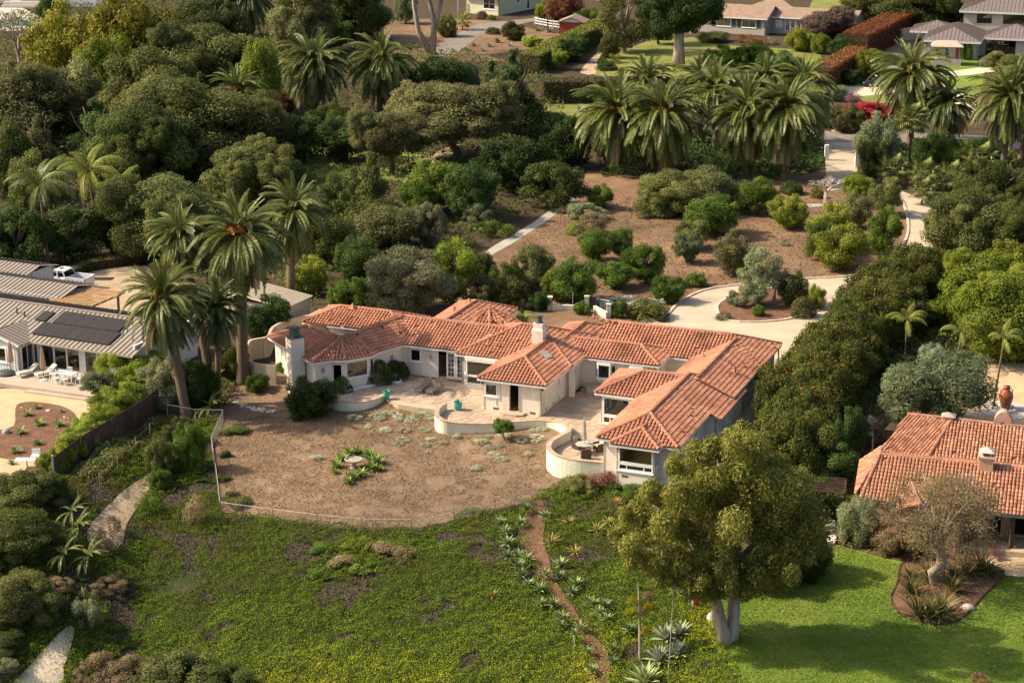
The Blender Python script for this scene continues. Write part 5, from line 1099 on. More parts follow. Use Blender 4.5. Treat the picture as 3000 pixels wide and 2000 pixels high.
def fruit_mesh(seed):
    rng = random.Random(seed); m = MB()
    for _ in range(46):
        a = rng.uniform(0, 6.28); d = Vector((math.cos(a) * .5, math.sin(a) * .5, rng.uniform(.1, .8))).normalized(); q = d * rng.uniform(.4, .75); e = q + Vector((0, 0, -rng.uniform(.2, .5))) + d * .15; w = Vector((-d.y, d.x, 0)) * .035; m.tint = rng.random()
        m.add([-w, w, q + w, q - w, e + w * 2.2, e - w * 2.2], [(0, 1, 2, 3), (3, 2, 4, 5)])
    return m.mesh('fruit_cluster', 'fruit')
FRUIT = [fruit_mesh(i) for i in range(2)]
pr = random.Random(5)
def palm(cx, cy, bx, by, rpx, label, mat='frond', counts=(9, 22, 28, 28, 22), dead=16, fruit=3, tr=.34, group='feather palms'):
    """feather palm: crown heart seen at (cx, cy), foot at (bx, by), crown radius rpx pixels"""
    P = G(bx, by); s = ppm(P); L = rpx / s * 1.12 * pr.uniform(.92, 1.06); h = ztop(P, cy) - P[2]; lean = ((cx - bx) / s, 0)
    t = thing('palm_tree', label, 'palm', P, group)
    palm_trunk(h - .25, tr * 1.15, tr * .9, lean).build('trunk', 'bark_palm', t, True, True)
    c = Vector((lean[0], lean[1], h - .25)); g = 2.39996; k = 0
    tl = Matrix.Rotation(pr.gauss(0, .06), 4, 'X') @ Matrix.Rotation(pr.gauss(0, .07), 4, 'Y')
    for cls, n in zip('abcdef', (*counts, 16)):
        for i in range(int(n * pr.uniform(.85, 1.55))):
            az = k * g + pr.uniform(-.2, .2); k += 1; sc = L * pr.uniform(.86, 1.1) * {'a': .84, 'e': .92, 'f': .86}.get(cls, 1)
            child('frond', pr.choice(FR[cls]), t, Matrix.Translation(c + Vector((0, 0, {'a': .35, 'b': .25, 'c': .1, 'd': -.1, 'e': -.35, 'f': -.5}[cls]))) @ tl @ Matrix.Rotation(az, 4, 'Z') @ Matrix.Rotation(pr.gauss(0, .12), 4, 'X') @ Matrix.Rotation(pr.gauss(0, .1), 4, 'Y') @ Matrix.Diagonal((sc, sc, sc, 1)), mat if cls not in 'ef' or pr.random() < .72 else 'frond_dead')
    for i in range(int(dead * pr.uniform(.5, 2.0))):
        az = i * g; sc = L * pr.uniform(.6, .95); child('frond', pr.choice(FR['e']), t, Matrix.Translation(c + Vector((0, 0, -.55))) @ Matrix.Rotation(az, 4, 'Z') @ Matrix.Rotation(.45, 4, 'Y') @ Matrix.Diagonal((sc, sc, sc, 1)), 'frond_dead')
    for i in range(fruit):
        az = -2.9 + i * .75 + pr.uniform(-.3, .3); child('fruit_cluster', FRUIT[i % 2], t, Matrix.Translation(c + Vector((math.cos(az) * .8, math.sin(az) * .8, .75))) @ Matrix.Diagonal((L * .22, L * .22, L * .18, 1)))
    return t
palm(497, 880, 545, 1222, 135, 'leaning feather palm in front of the left neighbour house', tr=.36)
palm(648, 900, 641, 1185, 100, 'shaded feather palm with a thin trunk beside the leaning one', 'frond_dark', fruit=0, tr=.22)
palm(722, 690, 712, 1122, 150, 'tallest feather palm behind the curved side wall', tr=.42)
palm(868, 622, 850, 930, 120, 'feather palm right behind the tallest palm', fruit=0)
palm(548, 690, 615, 1110, 105, 'feather palm with orange fruit behind the leaning palm')
palm(923, 190, 930, 345, 118, 'left of the two orange-fruited palms in the top woodland')
palm(1119, 185, 1112, 330, 105, 'right of the two orange-fruited palms in the top woodland', fruit=5)
palm(698, 268, 700, 400, 85, 'small orange-fruited palm rising out of the oaks', counts=(9, 16, 14, 8, 2), dead=0)
palm(725, -5, 728, 110, 100, 'palm cut by the top edge of the picture', 'frond_dark', fruit=0)
palm(1805, 335, 1818, 505, 132, 'front left palm of the big palm cluster', fruit=2)
palm(1937, 335, 1934, 520, 138, 'front second palm of the big palm cluster')
palm(2180, 335, 2186, 520, 134, 'front third palm of the big palm cluster')
palm(2300, 325, 2294, 525, 138, 'front right palm of the big palm cluster', fruit=1)
palm(1893, 245, 1895, 420, 100, 'back left palm of the big palm cluster', fruit=0)
palm(2093, 262, 2095, 440, 105, 'back middle palm of the big palm cluster', fruit=0)
palm(2238, 238, 2236, 420, 95, 'back right palm of the big palm cluster', fruit=0)
palm(2345, 250, 2340, 430, 95, 'rearmost palm at the right of the big cluster', fruit=0)
palm(2050, 240, 2050, 410, 85, 'rearmost palm in the middle of the big cluster', fruit=0)
palm(2663, 225, 2668, 420, 125, 'big orange-fruited palm above the road', fruit=6)
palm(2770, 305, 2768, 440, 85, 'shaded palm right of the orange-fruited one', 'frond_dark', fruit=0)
palm(2945, 290, 2938, 495, 125, 'tall palm near the right edge', fruit=1)
palm(3010, 250, 2990, 478, 110, 'palm cut by the right edge of the picture', fruit=0)
def queen(cx, cy, bx, by, rpx, label, n=15, mat='frond', tr=.16, cat='palm', meshes=QF, base_=False):
    P = G(bx, by); s = ppm(P); L = rpx / s * 1.25; h = ztop(P, cy) - P[2]; lean = ((cx - bx) / s, 0); t = thing('palm_tree', label, cat, P, 'slender palms')
    palm_trunk(h, tr, tr * .75, lean, 8).build('trunk', 'bark_palm', t, True, True)
    if base_: MB().tube([(lean[0], 0, h - .1), (lean[0], 0, h + .9)], [tr * .85, tr * .6], 8).build('crownshaft', 'frond_bright', t, local=True); h += .8
    for i in range(n):
        sc = L * pr.uniform(.8, 1.1); child('frond', meshes[i % len(meshes)], t, Matrix.Translation((lean[0], 0, h)) @ Matrix.Rotation(i * 2.39996 + pr.uniform(-.2, .2), 4, 'Z') @ Matrix.Rotation(pr.gauss(0, .15), 4, 'X') @ Matrix.Diagonal((sc, sc, sc, 1)), mat if pr.random() < .85 else 'frond_bright')
queen(272, 505, 290, 720, 110, 'queen palm with fronds blown to the right', 16, 'frond_bright')
queen(132, 545, 143, 790, 105, 'queen palm nearest the left edge', 16)
queen(358, 560, 365, 735, 80, 'queen palm half hidden beside the blown one', 9, 'frond_bright')
for x, y, bx, by, r, l in ((2651, 965, 2651, 1050, 62, 'left king palm above the silvery olive'), (2808, 1000, 2795, 1085, 60, 'middle king palm above the silvery olive'), (2925, 1020, 2910, 1195, 62, 'right king palm leaning beside the glazed urn')):
    queen(x, y, bx, by, r, l, 9, 'frond_bright', .1, base_=True)
def fan_mesh(seed):
    rng = random.Random(seed); m = MB(); m.tint = .8; m.bar((0, 0, 0), (.55, 0, .05), .02, .02)
    for i in range(15):
        a = math.radians(-118 + 236 * i / 14); d = Vector((math.cos(a), math.sin(a), 0)); l = .46 * (1 - .15 * abs(a) / 2); b = Vector((.55, 0, .05)); s = Vector((-d.y, d.x, 0)) * .035; m.tint = rng.uniform(.2, 1)
        m.add([b, b + d * l * .6 + s + Vector((0, 0, .02)), b + d * l + Vector((0, 0, -.1)), b + d * l * .6 - s + Vector((0, 0, -.01))], [(0, 1, 2, 3)])
    return m.mesh('fan_leaf', 'frond')
FAN = [fan_mesh(i) for i in range(3)]
def fan_palm(cx, cy, by, rpx, label, n=26, trunk=True, mat='frond'):
    P = G(cx, by); s = ppm(P); L = rpx / s; h = max(.4, ztop(P, cy) - P[2]); t = thing('fan_palm', label, 'palm', P, 'fan palms')
    palm_trunk(h, .16 if h > 2 else .12, .14 if h > 2 else .1, n=7).build('trunk', 'bark_palm', t, True, True)
    for i in range(n):
        el = math.radians(70 - 115 * (i / n) ** .8); child('fan_leaf', FAN[i % 3], t, Matrix.Translation((0, 0, h)) @ Matrix.Rotation(i * 2.39996, 4, 'Z') @ Matrix.Rotation(-el, 4, 'Y') @ Matrix.Diagonal((L, L, L, 1)), mat if el > -.5 else 'frond_dead')
fan_palm(2663, 352, 495, 62, 'tallest fan palm beside the upper drive', 34)
for x, y, b, r, l in ((2606, 445, 500, 58, 'fan palm clump left of the tall fan palm'), (2612, 500, 545, 60, 'fan palm clump nearest the drive'), (2702, 510, 560, 58, 'fan palm below the tall fan palm trunk'), (2783, 515, 560, 55, 'fan palm in front of the right oaks'), (2868, 470, 525, 66, 'fan palm nearest the right palms'), (2700, 560, 600, 50, 'low fan palm at the drive bend'), (1355, 62, 88, 32, 'short fan palm in the top dirt yard'), (1520, 340, 400, 30, 'spiky palm beside the hedge lawn')):
    fan_palm(x, y, b, r, l, 20, mat='frond' if x > 1400 else 'frond_bright')
for x, y, b, r, l in ((215, 1500, 1560, 50, 'upper little palm beside the bluff path'), (232, 1545, 1600, 55, 'little palm with dry skirt beside the bluff path'), (190, 1625, 1680, 60, 'lower left little palm beside the bluff path'), (262, 1630, 1680, 58, 'lower right little palm beside the bluff path'), (625, 1126, 1160, 45, 'small green palm at the leaning palm foot, upper'), (617, 1190, 1222, 50, 'small green palm at the leaning palm foot, lower')):
    queen(x, y, x, b, r, l, 13, 'frond_bright' if y < 1300 else 'frond', .07, meshes=[FR['b'][0], FR['c'][0], FR['d'][0], FR['a'][1], FR['e'][0]])
P = G(1535, 985); t = thing('tree_fern', 'bright tree fern beside the chimney roof', 'tree fern', P); h = ztop(P, 925) - P[2]
MB().tube([(0, 0, -.1), (0, 0, h)], .12, 7).build('trunk', 'bark', t, local=True)
for i in range(14): child('frond', QF[1 if i % 2 else 2], t, Matrix.Translation((0, 0, h)) @ Matrix.Rotation(i * 2.4, 4, 'Z') @ Matrix.Diagonal((1.7, 1.7, 1.5, 1)), 'frond_bright')

# ------------------------------------------------------------------ rosettes: agaves, yuccas, flax
def blade(m, base, az, el, L, w, bend=.3, seg=4, fold=.15, tint=.5):
    m.tint = tint; p = Vector(base); pts = []; a = el; d0 = Vector((math.cos(az), math.sin(az), 0)); sd = Vector((-math.sin(az), math.cos(az), 0))
    for i in range(seg + 1):
        t = i / seg; ww = w * (.55 + 1.3 * t * (1 - t) * 1.4 if t < .5 else (1 - t) * 1.9) ; ww = max(ww, .004)
        up = Vector((-d0.x * math.sin(a), -d0.y * math.sin(a), math.cos(a))); pts.append((p - sd * ww / 2 + up * ww * fold, p.copy(), p + sd * ww / 2 + up * ww * fold)); p = p + (d0 * math.cos(a) + Vector((0, 0, math.sin(a)))) * (L / seg); a -= bend / seg
    vs = [q for r in pts for q in r]; m.add(vs, [(3 * i + j, 3 * i + j + 1, 3 * i + j + 4, 3 * i + j + 3) for i in range(seg) for j in (0, 1)])
def rosette(name, seed, n, L, w, el0, el1, bend, mat, stem=0.0, seg=3):
    rng = random.Random(seed); m = MB()
    for i in range(n):
        t = i / n; blade(m, (0, 0, stem), i * 2.39996 + rng.uniform(-.15, .15), math.radians(el0 + (el1 - el0) * t) + rng.gauss(0, .08), L * rng.uniform(.85, 1.1) * (.75 + .35 * math.sin(3.14 * t)), w, bend, seg, .16, rng.random())
    return m.mesh(name, mat)
AGA = [rosette('rosette', i, 26, .62, .15, 78, 5, .25, 'agave') for i in range(3)]
AGY = [rosette('rosette', 10 + i, 34, .85, .10, 82, 0, .7, 'agave_yellow') for i in range(2)]
SWORD = [rosette('rosette', 20 + i, 46, 1.15, .075, 85, 12, .75, 'phormium', seg=4) for i in range(3)]
SUC = [rosette('rosette', 30 + i, 22, .35, .12, 75, 5, .2, 'succulent') for i in range(2)]
AGB = rosette('rosette', 40, 1, 1, .17, 0, 0, .25, 'agave_blue')
rr = random.Random(8)
def ros(px, py, wpx, meshes, unitw, name, label, cat, group=None, mat=None, stem=None, lift=0.0):
    P = G(px, py); sc = wpx / ppm(P) / unitw; t = thing(name, label, cat, P, group, rr.uniform(0, 6.28)); h = 0.0
    if stem: h = stem; MB().tube([(0, 0, -.2), (.05, 0, h * .6), (0, 0, h)], [.07, .055, .06], 6).build('stem', 'bark_pale', t, local=True)
    o = child('rosette', rr.choice(meshes), t, Matrix.Translation((0, 0, h + .05 + lift)) @ Matrix.Diagonal((sc, sc, sc, 1)), mat); return t
t8 = lambda x, y: (1000 + x / 2.352, 1334 + y / 2.352)
na = {'left': 0, 'right': 0}
for i, (x, y) in enumerate(sorted([(1095, 500), (1130, 565), (1275, 405), (1395, 455), (1225, 500), (1140, 645), (1140, 735), (1215, 725), (1215, 805), (1270, 755), (1240, 865), (1510, 795), (1410, 860), (1500, 875), (1290, 930), (1365, 960), (1620, 925), (1590, 985), (1370, 1060), (1455, 1065), (1720, 1065), (1810, 1075), (1770, 1125), (1825, 1170), (1515, 1165), (1510, 1220), (1985, 1245), (1690, 1395), (1870, 1375), (1870, 1465), (1725, 1520), (1640, 1230)], key=lambda p: p[1])):
    sd = 'left' if x < 1330 + (y - 500) * .36 else 'right'; na[sd] += 1
    ros(*t8(x, y), rr.uniform(46, 62), AGA, 1.15, 'agave', 'green agave rosette on the %s of the slope path, %s from the top' % (sd, ORD[na[sd] - 1]), 'agave', 'agaves along the slope path', lift=.3)
ros(*t8(1605, 1330), 40, AGA, 1.15, 'agave', 'green agave on a bare curved stem beside the slope path', 'agave', stem=.9)
for x, y, w, l in ((1560, 500, 56, 'yellow-striped agave beside the upper slope path'), (1440, 640, 70, 'biggest yellow-striped agave right of the slope path'), (1760, 550, 56, 'yellow-striped agave near the eucalyptus edge'), (1840, 500, 46, 'yellow-striped agave against the eucalyptus'), (1895, 360, 46, 'topmost yellow-striped agave below the house'), (1610, 700, 50, 'withered yellow agave right of the slope path'), (1050, 1000, 46, 'lone small yellow agave in the middle of the slope')):
    ros(*t8(x, y), w * 1.1, AGY, 1.5, 'agave', l, 'agave', lift=.25)
def big_agave(px, py, wpx, label, mat, n=34, el=(85, 8), bend=.3):
    P = G(px, py); L = wpx / ppm(P) / 1.25; P = P + np.array([0, 0, .2]); t = thing('agave', label, 'agave', P, None, rr.uniform(0, 6))
    for i in range(n):
        k = i / n; e = math.radians(el[0] + (el[1] - el[0]) * k) + rr.gauss(0, .07); child('leaf', AGB, t, Matrix.Rotation(i * 2.39996, 4, 'Z') @ Matrix.Rotation(-e, 4, 'Y') @ Matrix.Diagonal((L * rr.uniform(.8, 1.1), L, L, 1)), mat)
big_agave(*t8(2230, 1290), 100, 'blue agave beside the flagpole, upper', 'agave_blue'); big_agave(*t8(2330, 1260), 90, 'blue agave at the eucalyptus root', 'agave_blue')
big_agave(*t8(2190, 1440), 105, 'blue agave left of the flagpole', 'agave_blue'); big_agave(*t8(2310, 1400), 100, 'blue agave right of the flagpole', 'agave_blue'); big_agave(*t8(2090, 1600), 130, 'big green agave at the bottom edge', 'agave', 38)
t4 = lambda x, y: (x / 2.351, 667 + y / 2.351)
for x, y, w, l in ((185, 1300, 46, 'green agave at the back of the gravel bed'), (405, 1370, 54, 'green agave at the right of the gravel bed'), (140, 1425, 50, 'green agave in the middle of the gravel bed'), (110, 1555, 50, 'low green agave at the front of the gravel bed'), (80, 1630, 36, 'agave at the front corner of the gravel yard'), (265, 1620, 30, 'small agave beside the board fence')):
    ros(*t4(x, y), w, AGA, 1.15, 'agave', l, 'agave')
for x, y, w, l in ((270, 1365, 46, 'lime succulent in the middle of the gravel bed'), (255, 1250, 32, 'lime succulent at the back of the gravel bed'), (258, 1500, 40, 'lime succulent at the front of the gravel bed'), (430, 1275, 22, 'small grassy tuft by the gravel bed stones')):
    ros(*t4(x, y), w, SUC, .62, 'succulent', l, 'succulent')
for i, (x, y, w) in enumerate(((985, 1362, 30), (1000, 1340, 30), (1022, 1325, 32), (1050, 1325, 34), (1080, 1335, 36), (1100, 1352, 40), (1090, 1370, 32), (1055, 1388, 34), (1030, 1398, 34), (1020, 1410, 28), (982, 1380, 20), (1110, 1372, 24))):
    ros(x, y + 8, w * 1.7, SUC, .62, 'succulent', 'bright succulent round the stone birdbath, ' + ('leftmost', 'left rear', 'rear, left of centre', 'rear centre', 'rear right', 'far right', 'front of the far right one', 'front right', 'front centre', 'foremost', 'small one at front left', 'small one at far right')[i], 'succulent', 'succulents round the birdbath')
t9 = lambda x, y: (2000 + x / 2.352, 1334 + y / 2.352); z2 = lambda x, y: (1000 + x / 2.351, y / 2.351)
for x, y, w, l in ((1130, 600, 78, 'striped flax beside the stone path'), (1480, 680, 70, 'flax clump at the middle of the porch bed'), (1630, 700, 60, 'flax clump behind the lawn bed'), (1330, 650, 60, 'dark flax clump in the porch bed'), (1560, 860, 60, 'tall flax at the left of the lawn bed'), (1700, 870, 74, 'flax clump against the pale trunk in the lawn bed'), (1570, 960, 70, 'green flax at the left tip of the lawn bed'), (1860, 950, 70, 'lone flax on the mulch of the lawn bed'), (1620, 1120, 90, 'dark flax at the front left of the lawn bed'), (1780, 1110, 90, 'dark flax at the front of the lawn bed'), (1860, 850, 60, 'flax behind the lone flax'), (2050, 800, 80, 'dark flax at the back right of the lawn bed'), (1960, 830, 70, 'flax in the middle of the back row'), (2110, 830, 60, 'flax at the right end of the back row'), (1700, 1140, 80, 'low dark flax at the very front of the lawn bed')):
    ros(*t9(x, y), w * 1.5, SWORD, 1.6, 'flax', l, 'flax plant')
for x, y, w, l in ((770, 360, 30, 'grey agave beside the leaning trunks'), (865, 350, 26, 'agave second from the leaning trunks'), (910, 320, 30, 'agave in the middle of the dirt yard'), (1020, 325, 30, 'low agave in the middle of the dirt yard'), (1075, 295, 34, 'large agave in the dirt yard'), (975, 355, 24, 'grey agave at the front of the dirt yard'), (1160, 320, 24, 'upright agave in the dirt yard'), (1295, 320, 28, 'agave below the red shed'), (1210, 350, 24, 'small agave right front of the dirt yard'), (1350, 215, 30, 'agave clump by the white rail fence'), (1430, 225, 40, 'broad agave clump by the red shed'), (1640, 770, 40, 'agave clump on the hedge lawn'), (1220, 770, 50, 'spiky rosette clump beside the dark evergreen')):
    ros(*z2(x, y), w, AGA if y != 770 else AGY, 1.15, 'agave', l, 'agave', mat='agave' if x % 2 else 'agave_blue')
P = G(2090, 522); t = thing('banana_clump', 'banana plants with broad bright leaves between the palms', 'banana plant', P)
for i in range(26):
    m = MB(); q = (rr.uniform(-2.6, 2.6), rr.uniform(-.8, .8), 0); blade(m, (0, 0, 0), 0, math.radians(rr.uniform(45, 85)), rr.uniform(2.2, 3.6), .62, .9, 5, .12, rr.random()); child('leaf', m.mesh('leaf', 'succulent'), t, Matrix.Translation(q) @ Matrix.Rotation(rr.uniform(0, 6.28), 4, 'Z'))
# bare trees
def bare(cx, top, base, w, label, mat='twig', k=0):
    P = G(cx, base); s = ppm(P); h = ztop(P, top) - P[2]; t = thing('bare_tree', label, 'bare tree', P, None, rr.uniform(0, 6)); child('branches', BARE[k], t, Matrix.Diagonal((w / 2 / s, w / 2 / s, h, 1)), mat)
bare(2420, 508, 594, 122, 'leafless white-stemmed tree in the orchard', 'bark_white'); bare(2268, 775, 890, 95, 'leafless grey shrub on the oval island', k=1)
bare(60, 20, 240, 120, 'bare grey tree beside the pool', k=1); bare(1640, 600, 655, 30, 'bare young tree by the orchard path'); bare(1838, 580, 622, 26, 'bare sapling on the orchard soil'); bare(1480, 470, 540, 60, 'bare tree in the dark grove', k=1)
bare(2748, 1390, 1700, 300, 'bare branches of the thin lawn tree', k=0)
# the thin brown-leaved tree on the lawn bed
t = T('wisp', 'wispy', 2745, 1372, 1715, 350, 'thin rusty-leaved tree with a pale trunk in the lawn bed', cb=.33, bark='bark_pale')
# pairs of tall leaning grey trunks at the top
P = G(1262, 160); t = thing('tree', 'leaning pale eucalyptus trunks rising out of the picture top', 'tree', P); s = ppm(P)
for pts, r in (([(0, 0, 0), (-2, 0, 4), (-2.6, 0, 8), (-3.4, 1, 15)], (.55, .42, .34, .2)), ([(.3, 0, 0), (.6, 0, 5), (-.2, 0, 9), (-.4, 0, 16)], (.6, .45, .36, .2)), ([(.4, 0, 3), (1.4, 0, 7), (2.6, 0, 12), (3.2, 0, 17)], (.45, .36, .3, .16))): MB().tube(pts, r, 8).build('trunk', 'bark_pale', t, True, True)
child('crown', LG[0], t, Matrix.Translation((0, 0, 10.5)) @ Matrix.Diagonal((.9, .9, .9, 1)), 'oak')
m = MB(); P = G(800, 140); t = thing('dead_tree', 'curved bare pale trunk above the lime-green tree', 'dead tree', P); MB().tube([(0, 0, -.2), (.4, 0, 1.4), (1.8, 0, 3.4), (2.0, 0, 5), (1.4, 0, 7)], [.24, .2, .18, .16, .1], 7).build('trunk', 'bark_white', t, True, True)

# ------------------------------------------------------------------ hedges
def hedge(pts, w, h, mat, label, leaf=.16, dens=60, name='hedge', core='shade_soil', seed=1, top=None):
    """clipped hedge along a plan line: dense core and leaves over every face"""
    rng = np.random.default_rng(seed); P = [np.array(p[:2], float) for p in pts]; t = thing(name, label, 'hedge', (*P[0], float(terr(*P[0])))); m = MB(); VV, FF, TT = [], [], []; nv = 0
    for a, b in zip(P, P[1:]):
        L = np.linalg.norm(b - a); d = (b - a) / L; nrm = np.array([-d[1], d[0]]); za, zb = float(terr(*a)), float(terr(*b)); m.bar((*a, za + h * .48), (*b, zb + h * .48), w * .86, h * .93)
        for kind, area in (('t', L * w), ('l', L * h), ('r', L * h), ('e', w * h), ('s', w * h)):
            n = int(area * dens); s = rng.random(n) * L; q = (rng.random(n) - .5) * w; z = rng.random(n) * h; bump = rng.normal(size=n) * .07
            if kind == 't': z = np.full(n, h) + bump; N = np.tile([0, 0, 1.0], (n, 1))
            elif kind in 'lr': sg = 1 if kind == 'l' else -1; q = np.full(n, sg * w / 2) + bump; N = np.tile([nrm[0] * sg, nrm[1] * sg, .2], (n, 1))
            else: s = np.full(n, 0. if kind == 'e' else L); N = np.tile([-d[0], -d[1], 0.] if kind == 'e' else [d[0], d[1], 0.], (n, 1))
            Q = np.stack([a[0] + d[0] * s + nrm[0] * q, a[1] + d[1] * s + nrm[1] * q, za + (zb - za) * s / L + z], 1); V, Fq = leaves(rng, Q, N, leaf, .6, .7); VV.append(V); FF.append(Fq + nv); nv += len(V)
            mt = mat if not (top and kind == 't') else mat; TT.append(np.clip(rng.normal(.45, .22, n) + (.25 if kind == 't' else 0), 0, 1))  # leaves on the top face tinted lighter, painting the lit top
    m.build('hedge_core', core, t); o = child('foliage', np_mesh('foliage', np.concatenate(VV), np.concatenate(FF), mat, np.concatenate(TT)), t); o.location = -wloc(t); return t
def gp(*p): return G(*p)[:2]
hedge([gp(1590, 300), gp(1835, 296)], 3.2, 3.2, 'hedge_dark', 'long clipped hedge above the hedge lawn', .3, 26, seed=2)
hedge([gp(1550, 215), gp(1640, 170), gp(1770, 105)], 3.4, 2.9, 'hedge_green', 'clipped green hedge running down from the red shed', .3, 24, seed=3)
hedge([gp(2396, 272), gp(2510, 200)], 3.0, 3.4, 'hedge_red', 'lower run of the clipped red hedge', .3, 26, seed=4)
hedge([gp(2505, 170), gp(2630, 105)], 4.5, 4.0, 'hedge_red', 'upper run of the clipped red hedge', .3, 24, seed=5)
hedge([gp(170, 830), gp(260, 790), gp(430, 765)], 1.2, .9, 'oak_dark', 'low clipped hedge behind the parked pickup', .18, 50, seed=6)
for i, (x, b, tp) in enumerate(((2729, 165, 112), (2756, 168, 113), (2778, 170, 115), (2799, 172, 116), (2819, 176, 119), (2838, 177, 121))):
    P = G(x, b); h = ztop(P, tp) - P[2]; t = thing('column_cypress', 'slim columnar cypress at the grey house wall, %s from the left' % ORD[i], 'cypress', P, 'row of slim cypresses at the grey house'); child('crown', TIGHT[i % 2], t, Matrix.Diagonal((.42, .42, h / 1.8, 1)), 'citrus'); child('trunk', TR[0], t, Matrix.Diagonal((.5, .5, h * .5, 1)))
# yellow-green shrub row along the board fence
for i, (x, b, w, tp) in enumerate(((430, 1125, 125, 1040), (400, 1160, 110, 1075), (365, 1195, 100, 1120), (330, 1225, 100, 1155), (295, 1255, 95, 1190), (262, 1285, 90, 1220), (232, 1315, 85, 1250), (205, 1340, 80, 1280), (178, 1365, 70, 1300), (150, 1390, 62, 1322), (425, 1060, 90, 1030))):
    S('md', 'lime' if i % 3 == 0 else 'bright', x, tp - 8, b, w * 1.2, 'yellow-green shrub behind the dark board fence, %s from the patio end' % ORD[i] if i < 10 else 'yellow-green shrub at the patio end, behind the board fence row', group='shrub row behind the board fence')
# the tall red-flowering hedge right of the house
hp = [gp(2670, 840), gp(2600, 900), gp(2540, 970), gp(2490, 1040), gp(2430, 1100), gp(2370, 1180), gp(2310, 1260), gp(2290, 1350), gp(2270, 1420)]
P0 = G(2460, 1030); t = thing('flowering_hedge', 'tall unclipped hedge with red flowers along the right of the house', 'hedge', P0)
bl = blob_crown('blossoms', 99, 3.0, 60, 150, .2, .8, br=(.24, .4), core=.6, shell=(1.02, 1.2))
rh = random.Random(3)
for a, b in zip(hp, hp[1:]):
    n = max(2, int(np.linalg.norm(b - a) / 1.7))
    for i in range(n):
        for sd in (-.8, .4, 1.7):
            q = a + (b - a) * (i + rh.random() * .5) / n; q = q + np.array([sd + rh.uniform(-.3, .5), rh.uniform(-.6, .6)]); r = rh.uniform(1.9, 2.7); h = rh.uniform(3.3, 4.6) + (.4 if sd > 0 else 0); z = float(terr(*q)); k = rh.randrange(4)
            M = Matrix.Translation(Vector((q[0], q[1], z - .2)) - Vector(P0)) @ Matrix.Rotation(rh.uniform(0, 6.28), 4, 'Z') @ Matrix.Diagonal((r / 3, r / 3, h / 4.9, 1)); child('crown', MD[k], t, M, 'flower_hedge')
            if rh.random() < .45: child('blossoms', bl, t, M, 'red_flower')

# ------------------------------------------------------------------ the big eucalyptus in front
P = G(2118, 1885); s = ppm(P); euc = thing('eucalyptus_tree', 'big eucalyptus with twin pale trunks at the lawn edge', 'tree', P)
def lp(px, py, dy=0.0):
    d = ray(px, py); y = P[1] + dy; k = y / d[1]; return Vector((d[0] * k - P[0], dy, CAM_H + d[2] * k - P[2]))
MB().tube([lp(2128, 1900), lp(2118, 1850), lp(2100, 1770), lp(2086, 1700), lp(2060, 1640), lp(2010, 1560)], [.50, .40, .34, .30, .24, .14], 12).build('trunk', 'bark_pale', euc, True, True)
MB().tube([lp(2138, 1900, .4), lp(2146, 1850, .4), lp(2150, 1770, .5), lp(2155, 1680, .6), lp(2160, 1580, .7), lp(2180, 1450, 1)], [.52, .42, .36, .32, .26, .15], 12).build('trunk', 'bark_pale', euc, True, True)
for a, b, c in (((2086, 1700), (1980, 1640), (1880, 1600)), ((2060, 1640), (1960, 1520), (1880, 1440)), ((2155, 1650), (2240, 1560), (2320, 1520)), ((2160, 1580), (2120, 1440), (2100, 1340)), ((2170, 1500), (2260, 1420), (2280, 1380)), ((2150, 1690), (2220, 1660), (2290, 1650))):
    MB().tube([lp(*a), lp(*b, .6), lp(*c, .9)], [.22, .14, .05], 6).build('branch', 'bark_pale', euc, True, True)
cl = [(2030, 1335, 55), (2095, 1315, 65), (2160, 1295, 70), (2215, 1335, 75), (2275, 1390, 80), (1975, 1375, 60), (2040, 1395, 80), (2130, 1385, 90), (2220, 1420, 90), (2310, 1455, 85), (2365, 1500, 65), (1905, 1450, 55), (1955, 1450, 70), (2010, 1475, 85), (2090, 1475, 90), (2180, 1485, 90), (2270, 1515, 90), (2345, 1555, 80), (2390, 1580, 55), (1840, 1505, 50), (1890, 1530, 70), (1965, 1555, 85), (2050, 1555, 85), (2140, 1565, 85), (2230, 1585, 85), (2320, 1625, 75), (1810, 1565, 40), (1870, 1605, 62), (1950, 1640, 75), (2030, 1645, 70), (2110, 1655, 65), (2200, 1665, 70), (2280, 1680, 65), (2060, 1715, 45), (2200, 1722, 50), (1990, 1700, 45), (1930, 1700, 38), (2370, 1620, 50), (2050, 1690, 60), (2120, 1705, 55), (2170, 1700, 55), (2240, 1715, 60), (2010, 1735, 40), (2090, 1740, 35), (2310, 1690, 55), (1900, 1655, 50), (1850, 1660, 36), (2105, 1540, 70), (2110, 1610, 65), (2130, 1670, 55), (2070, 1590, 60), (2100, 1440, 70), (2140, 1720, 40), (2060, 1745, 30), (2190, 1745, 35)]
rng = np.random.default_rng(44); PP, DD, tt = [], [], []
for x, y, r in cl:
    for dy in (-1.3, .9):
        for _ in range(3 if dy < 0 else 2):
            c = np.array(lp(x + rng.normal() * r * .28, y + rng.normal() * r * .25, dy + rng.normal() * .9)); R = r / s * rng.uniform(.32, .58); n = int(1450 * R * R) + 30; D = unit(rng.normal(size=(n, 3)) + np.array([0, 0, .25])); PP.append(c + D * (R * rng.uniform(.5, 1.12, n))[:, None] * np.array([1, 1, 1.15])); DD.append(D); tt.append(np.clip(rng.normal(rng.uniform(.3, .65), .2, n), 0, 1))
PP, DD, tt = np.concatenate(PP), np.concatenate(DD), np.concatenate(tt); V, Fq = leaves(rng, PP, DD, .21, .3, .6, 1.1); child('crown', np_mesh('crown', V, Fq, 'eucalypt', tt), euc)

